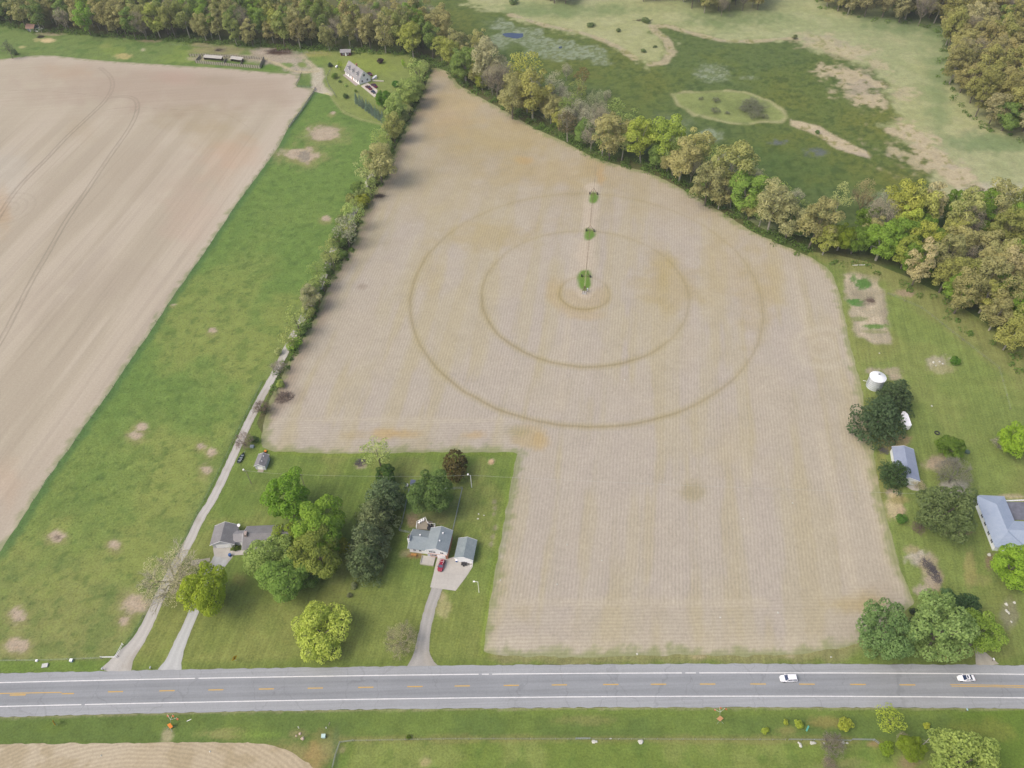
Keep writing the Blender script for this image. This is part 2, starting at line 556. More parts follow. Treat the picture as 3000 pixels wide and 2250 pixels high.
# ---- meadow and farmyard at the top left
MEAD_PX = [(920, 268), (968, 280), (1000, 320), (1060, 345), (1135, 362), (1180, 300), (1250, 215), (1262, 188), (1200, 160), (1100, 152), (1000, 149), (791, 140), (678, 131), (497, 120), (339, 110), (203, 98), (90, 91), (0, 73),
           (-300, 62), (-300, 204), (0, 180), (104, 169), (160, 170), (316, 186), (497, 197), (678, 208), (765, 217), (855, 224), (871, 229), (860, 252), (868, 264), (910, 268)]


def paint_mead(X, Y, PX, PY):
    n = fbm(X, Y, 26, 31, 4); n2 = fbm(X, Y, 6, 32, 4)
    col = np.tile(C(120, 140, 78), (len(X), 1))
    col = mixc(col, C(136, 154, 76), sstep(0.46, 0.64, n) * 0.7)
    col = mixc(col, C(82, 116, 54), sstep(0.55, 0.7, n2) * 0.5)
    yard = sstep(935, 965, PX) * sstep(140, 160, PY)
    col = mixc(col, C(142, 152, 86), yard * 0.85)
    col = mixc(col, C(146, 160, 76), blob(PX, PY, n2, 1080, 190, 70, 30, .6, .5) * 0.7)
    for cx, cy, rx, ry, cc, k_ in ((640, 148, 75, 16, C(156, 148, 108), .8), (642, 147, 18, 8, C(128, 118, 100), .8), (362, 165, 24, 8, C(190, 176, 120), .9), (420, 146, 6, 4, C(186, 180, 150), .9), (440, 120, 40, 5, C(170, 150, 122), .7),
                                   (815, 168, 75, 24, C(182, 168, 152), .95), (780, 150, 40, 12, C(182, 168, 152), .95), (870, 195, 40, 22, C(184, 172, 156), .95), (825, 152, 40, 10, C(92, 74, 64), .95), (810, 150, 22, 8, C(82, 64, 56), .9),
                                   (885, 190, 13, 10, C(126, 146, 72), .9), (840, 191, 22, 7, C(116, 144, 68), .9), (790, 198, 40, 9, C(104, 136, 60), .9), (930, 158, 38, 9, C(164, 160, 96), .8), (940, 180, 30, 14, C(128, 148, 76), .6),
                                   (140, 118, 22, 6, C(216, 194, 150), .95), (150, 99, 40, 6, C(176, 160, 132), .8), (65, 138, 9, 4, C(190, 182, 130), .9), (108, 117, 10, 5, C(186, 178, 124), .8), (590, 130, 30, 8, C(168, 150, 124), .6),
                                   (690, 168, 95, 9, C(176, 164, 142), .7), (310, 135, 20, 6, C(150, 158, 92), .6), (580, 172, 30, 6, C(178, 168, 140), .8)):
        col = mixc(col, cc, blob(PX, PY, n2, cx, cy, rx, ry, 0.6, 0.35) * k_)
    for pts, w_, cc in (([(930, 205), (933, 225), (928, 240), (935, 258), (955, 275)], 4.0, C(204, 192, 174)), ([(900, 207), (930, 209)], 2.0, C(200, 190, 160)), ([(770, 170), (820, 190), (860, 208), (900, 212), (930, 208)], 1.5, C(196, 182, 150)),
                       ([(885, 165), (910, 185), (930, 207)], 1.6, C(188, 178, 150)), ([(955, 275), (975, 300), (990, 312)], 1.2, C(196, 190, 140)), ([(925, 258), (900, 290), (893, 330)], 4.0, C(196, 184, 166))):
        d = seg_dist(X, Y, P2(pts), False)
        col = mixc(col, cc, (1 - sstep(w_ * 0.6, w_ * 1.2, d + (n2 - 0.5) * 2)) * 0.9)
    return {"Col": col}


meadow = sheet("meadow", P2(MEAD_PX), 1.1, 0.025, paint_mead, grass_mat("meadow_grass", 0.7, 0.3), 0.5, 2.5)

# ---- stubble field with the pivot irrigation rings
FIELD = P2(FIELD_L + FIELD_T + FIELD_H + FIELD_B + FIELD_R + FIELD_F)
HEAD1 = P2([(1380, 1930), (1432, 1762), (2240, 1765), (2400, 1740), (2560, 1700), (2700, 1760), (2500, 1930)])
HEAD2 = P2([(740, 1226), (1480, 1228), (1512, 1260), (1530, 1340), (740, 1340)])
PATCHES = [[(1704, 793), (1717, 786), (1731, 794), (1731, 820), (1725, 843), (1716, 855), (1710, 853), (1699, 846), (1693, 823), (1693, 803)],
           [(1716, 670), (1730, 668), (1743, 676), (1747, 688), (1743, 694), (1725, 708), (1711, 705), (1709, 692)],
           [(1735, 561), (1750, 563), (1755, 576), (1750, 594), (1738, 601), (1725, 594), (1722, 580), (1726, 570)]]
PATCH_W = [smooth_line(np.vstack([P2(p), P2(p)[:1]]), 1.0, 4) for p in PATCHES]
STRIP = P2([(1712, 858), (1722, 700), (1735, 570), (1737, 545)])
EDGE_W = P2(FIELD_B + FIELD_R)
HEDGE_W = P2(FIELD_H)


def paint_field(X, Y, PX, PY):
    c, s = math.cos(ROW_ANG), math.sin(ROW_ANG)
    a = X * c - Y * s; b_ = X * s + Y * c
    st_ = fbm(a, b_ / 8, 6, 41, 4); n = fbm(X, Y, 34, 42, 4); n2 = fbm(X, Y, 7, 43, 4); n3 = fbm(X, Y, 90, 45, 2)
    col = np.tile(C(192, 179, 158), (len(X), 1))
    col = mixc(col, MAUVE, sstep(0.42, 0.6, n) * 0.8)
    col = mixc(col, STRAW, sstep(0.47, 0.62, st_) * 0.65)
    col = mixc(col, C(200, 186, 172), sstep(0.55, 0.40, st_) * 0.35)
    bands = np.sign(np.sin(2 * PI * (a + 1.2 * (n - .5)) / 12.2)) * .5 + .5
    col = mixc(col, C(196, 184, 166), bands * .34 * (0.4 + st_))
    up = sstep(760, 380, PY + (n2 - .5) * 200)
    col = mixc(col, C(182, 166, 134), up * (0.45 + .5 * sstep(.4, .6, n)))
    for cx, cy, rx, ry, cc, k_ in ((1430, 690, 110, 38, OLIVE_Y, .65), (1260, 790, 30, 60, OLIVE_Y, .4), (1960, 830, 70, 80, OLIVE_Y, .8), (1930, 770, 40, 60, OLIVE_Y, .5), (2120, 800, 60, 110, C(190, 170, 124), .5), (2210, 860, 50, 120, OLIVE_Y, .55),
                                   (2260, 830, 40, 70, C(190, 170, 124), .5), (1320, 330, 70, 60, C(198, 170, 126), .7), (1480, 400, 130, 50, C(190, 170, 120), .7), (1620, 500, 160, 40, C(190, 168, 120), .6), (1360, 300, 60, 40, C(196, 178, 136), .7),
                                   (1540, 470, 25, 10, C(204, 166, 108), .6), (1760, 515, 12, 26, C(204, 168, 112), .8), (1300, 560, 120, 60, C(192, 176, 140), .5), (1130, 1270, 45, 14, C(198, 164, 100), .8), (1190, 1272, 40, 10, C(194, 164, 108), .7), (1040, 1275, 50, 14, C(192, 170, 120), .5),
                                   (1392, 1274, 32, 12, C(200, 166, 108), .8), (1550, 1280, 45, 30, C(188, 164, 108), .8), (1510, 1262, 30, 14, C(160, 154, 108), .6), (1585, 1295, 20, 22, C(200, 168, 108), .6), (1080, 760, 60, 30, C(186, 172, 150), .3),
                                   (1059, 840, 14, 8, C(150, 132, 116), .8), (1110, 575, 26, 12, C(112, 98, 84), .8), (2380, 1000, 60, 40, C(202, 186, 164), .5), (2030, 1440, 30, 25, C(164, 152, 108), .7), (2140, 1300, 60, 80, C(194, 178, 142), .4),
                                   (2500, 1770, 80, 25, C(190, 168, 110), .7), (2540, 1750, 40, 30, C(188, 166, 112), .5), (1800, 1560, 200, 90, C(196, 182, 162), .4), (1530, 1790, 30, 30, C(188, 172, 132), .4), (1500, 1890, 80, 25, C(206, 194, 178), .6),
                                   (2560, 1240, 18, 50, C(160, 128, 112), .55), (2550, 1180, 10, 40, C(170, 140, 122), .5), (850, 1150, 36, 26, C(140, 120, 106), .5), (2600, 1720, 60, 30, C(196, 180, 160), .7), (2440, 960, 30, 30, C(196, 180, 154), .6)):
        col = mixc(col, cc, blob(PX, PY, n2, cx, cy, rx, ry, 1.0, 0.6) * k_ * .62)
    rr_ = np.hypot((PX - 2412) / 78, (PY - 1018) / 58)
    col = mixc(col, C(206, 193, 172), np.exp(-((rr_ - 1 + (n2 - .5) * .3) / .16) ** 2) * .5 + np.exp(-((rr_ - .45 + (n2 - .5) * .3) / .14) ** 2) * .35)
    for pts, w_, k_ in (([(2328, 800), (2345, 880), (2366, 975)], 1.6, .5), ([(2405, 1270), (2440, 1430), (2470, 1580), (2500, 1740)], 2.2, .55), ([(2520, 1330), (2570, 1560), (2640, 1740)], 2.0, .4), ([(2180, 1300), (2190, 1560)], 1.0, .3),
                        ([(1440, 1880), (1700, 1905), (2100, 1903), (2400, 1885)], 3.0, .45), ([(1440, 1765), (2240, 1768)], 1.4, .4), ([(745, 1228), (1475, 1231)], 1.2, .4), ([(1690, 700), (1668, 900), (1640, 1200)], 1.6, .4)):
        dd = seg_dist(X, Y, P2(pts), False)
        col = mixc(col, C(206, 192, 170), (1 - sstep(w_ * .4, w_ * 1.5, dd + (n2 - .5) * 2.4)) * k_)
    de = seg_dist(X, Y, EDGE_W, False)
    col = mixc(col, C(204, 188, 158), (1 - sstep(0.8, 3.0, de + (n2 - .5) * 3)) * 0.6)
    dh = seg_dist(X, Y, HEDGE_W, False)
    col = mixc(col, C(164, 146, 126), (1 - sstep(1.5, 9.0, dh + (n2 - .5) * 6)) * 0.7)  # hedgerow's shade on the field put into the soil colour
    r_ = np.hypot(X - PIV.x, Y - PIV.y)
    th = np.arctan2(X - PIV.x, Y - PIV.y)
    inner = sstep(R0 - 1.5, R0, r_) * (1 - sstep(R0 + 4, R0 + 8, r_ + (n2 - .5) * 5)) * sstep(0.15, -0.6, np.sin(th) * 0.8 + np.cos(th) * 0.6)
    col = mixc(col, C(192, 168, 124), inner * 0.5)
    col = mixc(col, C(190, 170, 132), (1 - sstep(R0 - 3, R0 + 3, r_ + (n2 - .5) * 5)) * 0.55 * sstep(0.9, 0.0, np.cos(th)))
    ds = seg_dist(X, Y, STRIP, False)
    col = mixc(col, C(206, 190, 170), (1 - sstep(2.0, 5.0, ds + (n2 - .5) * 5)) * 0.85)
    # strength of the rings round the field
    rs = np.ones(len(X))
    rs = rs * (1 - 0.6 * sstep(0.1, 0.8, np.cos(th))) * (1 - .45 * sstep(.2, .9, np.sin(th)))
    rs = rs * (0.75 + 0.5 * n)
    grassp = np.zeros(len(X))
    for pw in PATCH_W:
        grassp = np.maximum(grassp, 1 - sstep(-0.8, 0.8, sdf(X, Y, pw) + (n2 - .5) * 2.5))
    col = mixc(col, C(116, 148, 66), grassp)
    nf = fbm(X, Y, 2.2, 48, 3)
    dall = np.minimum(np.minimum(de, dh), seg_dist(X, Y, FIELD, True))
    col = mixc(col, C(132, 146, 78), (1 - sstep(.5, 3.4, dall + (nf - .5) * 6)) * .6)
    hd = np.maximum(1 - sstep(-2, 2, sdf(X, Y, HEAD1) + (n2 - .5) * 6), 1 - sstep(-0.7, 0.7, sdf(X, Y, HEAD2)))
    rows = 1 - grassp
    rows *= 0.55 + 0.9 * fbm(X, Y, 22, 47, 3)
    return {"Col": col, "hd": hd, "rows": rows, "rs": rs * (1 - grassp * 0.6), "r": r_}


m, nt, N, L, b = nodes_of("stubble_soil")
col = attr_n(nt, "Col"); hd = attr_n(nt, "hd", False); rows = attr_n(nt, "rows", False)
p = pos_n(nt)


def row_wave(ang, per, seed):
    r_, s_ = rot_map(nt, ang, 1, 1)
    sx = N.new("ShaderNodeSeparateXYZ"); L.new(r_, sx.inputs[0])
    w_ = math_n(nt, 'MULTIPLY', math_n(nt, 'SUBTRACT', noise_n(nt, r_, 0.09, 2), 0.5), 5.0)
    w2 = math_n(nt, 'MULTIPLY', math_n(nt, 'SUBTRACT', noise_n(nt, r_, 0.8, 3), 0.5), 3.0)
    return math_n(nt, 'SINE', math_n(nt, 'ADD', math_n(nt, 'MULTIPLY', sx.outputs[0], 2 * PI / per), math_n(nt, 'ADD', w_, w2)))


wv = row_wave(ROW_ANG, 1.15, 0)
wh = math_n(nt, 'MULTIPLY', row_wave(R(91), 1.15, 1), 0.85)
mx = N.new("ShaderNodeMix"); L.new(hd, mx.inputs[0]); L.new(wv, mx.inputs[2]); L.new(wh, mx.inputs[3])
k = math_n(nt, 'ADD', 1.0, math_n(nt, 'MULTIPLY', math_n(nt, 'MULTIPLY', mx.outputs[0], rows), 0.065))
k = math_n(nt, 'MULTIPLY', k, ramp_n(nt, noise_n(nt, p, 1.1, 6, 0.8), 0.25, 0.75, 0.84, 1.16))
_r, sfl = rot_map(nt, ROW_ANG, 1.0, 0.3)
k = math_n(nt, 'MULTIPLY', k, ramp_n(nt, noise_n(nt, sfl, 1.5, 3, 0.7), 0.3, 0.7, 0.91, 1.09))
k = math_n(nt, 'MULTIPLY', k, ramp_n(nt, noise_n(nt, p, 0.12, 4, 0.7), 0.3, 0.7, 0.94, 1.05))
# wheel rings of the pivot
rad = attr_n(nt, "r", False); rs = attr_n(nt, "rs", False)
wob = math_n(nt, 'MULTIPLY', math_n(nt, 'SUBTRACT', noise_n(nt, p, 0.10, 3), 0.5), 1.6)
rw = math_n(nt, 'ADD', rad, wob)
core = None; soft = None
for rr in (R0, R1, R2_):
    d = math_n(nt, 'ABSOLUTE', math_n(nt, 'SUBTRACT', rw, rr))
    core = d if core is None else math_n(nt, 'MINIMUM', core, d)
fc = math_n(nt, 'MULTIPLY', ramp_n(nt, core, 0.2, 0.8, 0.32, 0.0), rs)
fs = math_n(nt, 'MULTIPLY', ramp_n(nt, core, 0.3, 2.6, 0.36, 0.0), rs)
vm = N.new("ShaderNodeVectorMath"); vm.operation = 'SCALE'
c1 = mixrgb(nt, col, C(172, 158, 104), fs)
c1 = mixrgb(nt, c1, C(142, 122, 84), fc)
L.new(c1, vm.inputs[0]); L.new(k, vm.inputs["Scale"]); L.new(vm.outputs[0], b.inputs["Base Color"])
b.inputs["Roughness"].default_value = 0.95; b.inputs["Specular IOR Level"].default_value = 0.1
stubble_mat = m
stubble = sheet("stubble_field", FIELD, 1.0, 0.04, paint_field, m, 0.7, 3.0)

# ---- lawns round the houses and along the road
LAWN_PX = LANE[:16] + [(752, 1240), (772, 1280), (778, 1302), (805, 1316), (1000, 1321), (1271, 1317), (1452, 1318), (1525, 1316)] + [(x + 8, y - (6 if i else 12)) for i, (x, y) in enumerate(FIELD_L)][::-1][1:] + [(x - (4 if x > 2500 else 0), y - 9) for x, y in FIELD_F[::-1]] + [(x - 9, y) for x, y in FIELD_R[::-1]] + \
    [(2426, 806), (2396, 780), (2360, 755), (2371, 738), (2440, 744), (2560, 772), (2660, 812), (2760, 862), (2860, 928), (2960, 990), (3020, 1040), (3200, 1200), (3400, 1900)]
LAWN = np.vstack([P2(LAWN_PX), [[x, fclip(fRN, x)] for x in np.linspace(U(3300, 1949).x, U(345, 1968).x, 30)]])
RBARE = [(2555, 1085, 24, 9, C(178, 166, 142)), (2610, 1090, 26, 14, C(176, 164, 138)), (2620, 1105, 20, 8, C(186, 170, 146)), (2750, 1065, 32, 20, C(184, 174, 150)), (2762, 1080, 40, 12, C(166, 162, 116)), (2640, 1290, 30, 16, C(178, 152, 118)), (2610, 1300, 40, 22, C(158, 148, 102)),
         (2610, 1440, 22, 10, C(184, 166, 146)), (2620, 1480, 26, 40, C(206, 186, 152)), (2640, 1500, 14, 20, C(204, 180, 150)), (2750, 1355, 36, 22, C(184, 166, 142)), (2800, 1430, 46, 22, C(186, 178, 168)), (2740, 1360, 22, 18, C(182, 164, 140)), (2690, 1635, 36, 22, C(196, 184, 172)),
         (2670, 1610, 20, 12, C(170, 160, 120)), (2740, 1700, 18, 34, C(178, 158, 138)), (2700, 1730, 28, 14, C(186, 172, 152)), (2720, 1660, 24, 40, C(180, 166, 138)), (2930, 1540, 24, 10, C(172, 146, 122)), (2815, 1560, 40, 8, C(160, 136, 110)), (2955, 1800, 24, 40, C(152, 148, 118)),
         (2870, 1700, 40, 14, C(150, 152, 92)), (2840, 1660, 16, 60, C(160, 154, 98)), (2580, 1400, 16, 120, C(146, 148, 86)), (2900, 1640, 14, 30, C(150, 130, 104)), (2635, 1465, 30, 12, C(160, 150, 100)), (2680, 780, 26, 4, C(170, 160, 128)), (2650, 860, 30, 10, C(170, 150, 126)), (2960, 1455, 40, 8, C(180, 166, 130))]
LBARE = [(1058, 1362, 15, 12, C(176, 164, 138)), (1440, 1353, 10, 9, C(214, 190, 156)), (1448, 1470, 5, 6, C(158, 152, 122)), (1450, 1488, 5, 6, C(160, 152, 122)), (1446, 1505, 6, 6, C(160, 152, 122)), (1452, 1548, 9, 8, C(166, 156, 126)), (1445, 1573, 5, 6, C(164, 156, 126)), (1440, 1594, 5, 7, C(164, 156, 126)),
         (1200, 1620, 30, 12, C(168, 158, 120)), (1215, 1628, 26, 8, C(150, 120, 84)), (1210, 1530, 14, 14, C(170, 146, 118)), (1285, 1520, 28, 16, C(160, 136, 112)), (1240, 1515, 40, 12, C(160, 140, 112)), (1300, 1780, 22, 30, C(172, 166, 118)), (1290, 1745, 20, 14, C(176, 164, 124)), (520, 1733, 22, 10, C(188, 176, 156)),
         (1110, 1590, 26, 80, C(136, 136, 84)), (1160, 1500, 24, 120, C(104, 120, 58)), (2725, 1700, 14, 14, C(180, 166, 146)), (1290, 1500, 60, 40, C(112, 122, 72)), (880, 1700, 40, 14, C(160, 150, 120)), (700, 1700, 26, 20, C(140, 142, 80)), (2050, 1922, 24, 10, C(206, 188, 146)), (2316, 1922, 14, 5, C(190, 178, 150))]


GARDEN = P2([(2466, 802), (2520, 798), (2572, 812), (2590, 880), (2612, 1004), (2560, 1010), (2508, 985), (2488, 900), (2475, 850)])


def paint_lawn(X, Y, PX, PY):
    n = fbm(X, Y, 18, 51, 4); n2 = fbm(X, Y, 4.5, 52, 4); n3 = fbm(X, Y, 45, 53, 2)
    col = np.tile(C(122, 140, 70), (len(X), 1))
    col = mixc(col, C(146, 150, 86), sstep(0.47, 0.62, n) * 0.65)
    col = mixc(col, C(106, 128, 62), sstep(0.5, 0.66, n2) * 0.45)
    right = sstep(2350, 2500, PX)
    col = mixc(col, C(140, 152, 86), right * 0.55)
    col = mixc(col, C(146, 142, 84), sstep(0.55, 0.68, n3) * right * 0.4)
    low = sstep(1640, 1800, PY) * (1 - right)
    col = mixc(col, C(144, 148, 82), low * 0.5)
    yd = blob(PX, PY, n2, 1270, 1470, 75, 90, .3, .3)
    col = mixc(col, C(98, 128, 64), yd * 0.7)
    edge = sstep(-1.0, -6.0, Y * 0 - np.abs(Y - fclip(fRN, X)))
    dR = Y - fclip(fRN, X)
    col = mixc(col, C(110, 130, 62), (1 - sstep(0.8, 3.4, dR + (n2 - .5) * 2)) * 0.55)
    gb = 1 - sstep(-1.2, 1.2, sdf(X, Y, GARDEN) + (n2 - .5) * 5)
    gc = np.tile(C(184, 172, 148), (len(X), 1))
    gc = mixc(gc, C(204, 188, 164), sstep(.48, .6, n2) * .8)
    gc = mixc(gc, C(146, 138, 116), sstep(.52, .4, n) * .5)
    for cx, cy, rx, ry, cc, kk in ((2530, 830, 22, 16, C(92, 134, 62), .95), (2500, 815, 12, 10, C(104, 140, 70), .8), (2508, 885, 26, 12, C(92, 138, 64), .95), (2545, 885, 24, 14, C(138, 126, 110), .7), (2520, 935, 26, 8, C(140, 148, 96), .8), (2570, 956, 36, 7, C(110, 142, 72), .95), (2560, 972, 40, 5, C(150, 152, 104), .7)):
        gc = mixc(gc, cc, blob(PX, PY, n2, cx, cy, rx, ry, .9, .3) * kk)
    col = col + (gc - col) * gb[:, None]
    dE3 = seg_dist(X, Y, P2([(2440, 745), (2500, 770), (2600, 800), (2650, 840), (2740, 890), (2790, 935), (2870, 995), (2940, 1035), (3000, 1090)]), False)
    col = mixc(col, C(146, 146, 92), (1 - sstep(3, 12, dE3 + (n2 - .5) * 9)) * .7)
    for cx, cy, rx, ry, cc in RBARE + LBARE:
        col = mixc(col, cc, blob(PX, PY, n2, cx, cy, rx, ry, 0.9, 0.35) * 0.85)
    dF = seg_dist(X, Y, P2(FIELD_L + FIELD_T), False)
    col = mixc(col, C(132, 152, 64), (1 - sstep(0.5, 2.5, dF)) * 0.5)
    col = mixc(col, C(158, 148, 110), (1 - sstep(0.6, 4.0, seg_dist(X, Y, P2(FIELD_F), False) + (n2 - .5) * 5)) * 0.6)
    return {"Col": col}


lawn = sheet("lawn", LAWN, 0.7, 0.03, paint_lawn, grass_mat("lawn_grass", 1.0, 0.2, R(12), 0.25), 0.35, 1.5)

# ---- grass south of the road, and the field corner beyond it
xs = np.linspace(XL - 60, XR + 60, 40)
VERGE = np.vstack([[[x, fclip(fRS, x)] for x in xs], [[XR + 60, 28], [XL - 60, 28]]])
SFIELD_PX = [(-300, 2184), (0, 2180), (181, 2178), (407, 2176), (633, 2174), (768, 2178), (836, 2196), (886, 2223), (922, 2252), (960, 2330), (960, 2420), (-300, 2420)]
FEN_Y = lambda PX: 2166 + (PX - 1000) * 0.0008


def paint_verge(X, Y, PX, PY):
    n = fbm(X, Y, 14, 61, 4); n2 = fbm(X, Y, 4, 62, 4); n3 = fbm(X, Y, 1.6, 64, 3)
    col = np.tile(C(108, 128, 66), (len(X), 1))
    nb = sstep(2108, 2086, PY + (n2 - .5) * 30)
    col = mixc(col, C(124, 142, 68), nb * 0.7 * sstep(900, 1700, PX))
    past = sstep(2162, 2170, PY) * sstep(985, 1000, PX)
    col = mixc(col, C(124, 142, 68), past * 0.95)
    col = mixc(col, C(142, 152, 84), past * sstep(0.45, 0.65, n) * 0.8)
    col = mixc(col, C(104, 128, 60), past * sstep(0.55, 0.7, n2) * 0.6)
    col = mixc(col, C(124, 142, 70), sstep(0.5, 0.65, n) * (1 - past) * 0.6)
    col = mixc(col, C(112, 136, 54), sstep(2750, 2850, PX) * 0.7)
    for cx, cy, rx, ry, cc in ((660, 2150, 70, 14, C(160, 158, 100)), (860, 2200, 70, 30, C(156, 146, 96)), (930, 2210, 34, 50, C(172, 146, 98)), (960, 2190, 30, 40, C(150, 144, 96)), (490, 2155, 16, 18, C(184, 172, 140)), (875, 2150, 26, 14, C(152, 146, 100)),
                               (760, 2150, 60, 10, C(128, 152, 72)), (1245, 2233, 14, 12, C(192, 178, 130)), (985, 2195, 8, 50, C(110, 126, 80)), (1003, 2196, 10, 12, C(168, 160, 116)), (2420, 2115, 50, 16, C(150, 140, 84)), (2310, 2140, 30, 12, C(142, 136, 84)), (2560, 2180, 24, 10, C(168, 142, 106)),
                               (2660, 2235, 30, 20, C(160, 140, 108)), (2880, 2140, 90, 30, C(138, 146, 70)), (150, 2130, 60, 16, C(110, 130, 62)), (1720, 2110, 80, 14, C(138, 140, 84)), (2470, 2240, 60, 20, C(140, 140, 90))):
        col = mixc(col, cc, blob(PX, PY, n2, cx, cy, rx, ry, 1.0, 0.5) * 0.75)
    fl = np.abs(PY - 2166) < 4
    dF = seg_dist(X, Y, P2([(1000, 2166), (1500, 2164), (2200, 2167), (2520, 2169)]), False)
    col = mixc(col, C(150, 142, 92), (1 - sstep(0.3, 1.4, dF + (n2 - .5) * 1.5)) * 0.55)
    dR = fclip(fRS, X) - Y
    col = mixc(col, C(168, 162, 126), (1 - sstep(0.1, 0.7, dR + (n3 - .5) * 0.8)) * 0.7)
    return {"Col": col}


verge = sheet("grass_verge", VERGE, 0.7, 0.02, paint_verge, grass_mat("verge_grass", 1.0, 0.25), 0.0)


def paint_sfield(X, Y, PX, PY):
    n = fbm(X, Y, 20, 71, 4); n2 = fbm(X, Y, 4, 72, 4)
    col = np.tile(C(200, 182, 154), (len(X), 1))
    col = mixc(col, C(208, 192, 168), sstep(0.45, 0.6, n) * 0.6)
    col = mixc(col, C(176, 158, 124), sstep(0.5, 0.65, n2) * 0.5)
    w = U(300, 2560)
    e = np.hypot((X - w.x) / 1.55, Y - w.y)
    return {"Col": col, "e": e}


m, nt, N, L, b = nodes_of("south_stubble")
col = attr_n(nt, "Col"); e = attr_n(nt, "e", False); p = pos_n(nt)
w2 = math_n(nt, 'MULTIPLY', noise_n(nt, p, 0.16, 5), 9.0)
s1 = math_n(nt, 'SINE', math_n(nt, 'ADD', math_n(nt, 'MULTIPLY', e, 2 * PI / 1.05), w2))
k = math_n(nt, 'MULTIPLY', math_n(nt, 'ADD', 1.0, math_n(nt, 'MULTIPLY', s1, 0.075)), ramp_n(nt, noise_n(nt, p, 1.2, 6, .8), .25, .75, .76, 1.24))
vm = N.new("ShaderNodeVectorMath"); vm.operation = 'SCALE'
L.new(col, vm.inputs[0]); L.new(k, vm.inputs["Scale"]); L.new(vm.outputs[0], b.inputs["Base Color"])
b.inputs["Roughness"].default_value = 0.95; b.inputs["Specular IOR Level"].default_value = 0.1
sfield = sheet("stubble_field", P2(SFIELD_PX), 0.7, 0.05, paint_sfield, m, 0.5, 1.5)

# ---- marsh behind the tree belt
MARSH_PX = [(1180, -60), (1290, 60), (1330, 130), (1400, 230), (1560, 330), (1740, 440), (1950, 500), (2090, 585), (2250, 680), (2420, 700), (2560, 690), (2750, 640), (3000, 590), (3200, 560), (3200, 200), (3100, -80), (2600, -90), (2000, -90)]
OLIVE = P2([(1330, -40), (1345, 2), (1452, 36), (1542, 63), (1678, 90), (1768, 117), (1814, 140), (1859, 172), (1904, 190), (1949, 181), (1967, 149), (1949, 113), (1918, 90), (1913, 77), (1950, 78), (2000, 88), (2113, 118), (2203, 122), (2316, 114), (2375, 145), (2452, 167),
            (2542, 194), (2590, 215), (2606, 255), (2618, 316), (2620, 350), (2596, 372), (2640, 405), (2690, 434), (2735, 457), (2740, 500), (2750, 545), (2700, 600), (2500, 680), (2300, 680), (2090, 585), (1950, 520), (1740, 450), (1560, 340), (1400, 240), (1330, 130), (1290, 60), (1180, -60)])
ISLE = P2([(1958, 272), (2000, 268), (2104, 261), (2181, 267), (2260, 295), (2300, 325), (2316, 345), (2290, 357), (2235, 360), (2190, 371), (2100, 355), (2030, 337), (1985, 312)])
SPIT = P2([(2310, 345), (2320, 352), (2407, 375), (2475, 416), (2542, 443), (2556, 456), (2551, 470), (2452, 438), (2384, 393), (2325, 366)])
TANP = [P2(q) for q in ([(2393, 190), (2452, 199), (2520, 199), (2574, 226), (2592, 262), (2579, 307), (2520, 312), (2479, 280), (2443, 235)],
                        [(2606, 385), (2650, 370), (2700, 390), (2750, 430), (2850, 480), (2870, 520), (2800, 530), (2740, 500), (2700, 450)],
                        [(2316, 104), (2400, 92), (2470, 110), (2550, 150), (2600, 200), (2650, 260), (2630, 300), (2600, 230), (2540, 185), (2450, 155), (2370, 135)],
                        [(2540, 420), (2620, 440), (2700, 470), (2720, 500), (2640, 480), (2580, 460)])]
SHORE = [P2(q) for q in ([(1905, 75), (1925, 95), (1955, 118), (1968, 150), (1950, 182), (1905, 190)], [(1500, 45), (1600, 75), (1700, 95), (1770, 117), (1815, 140), (1860, 172)], [(2000, 90), (2113, 119), (2203, 122), (2316, 112)], [(1913, 77), (1960, 78), (2010, 92)])]
LILY = P2([(1425, 70), (1480, 62), (1540, 80), (1600, 105), (1680, 130), (1765, 145), (1775, 180), (1700, 187), (1600, 165), (1500, 140), (1440, 115)])


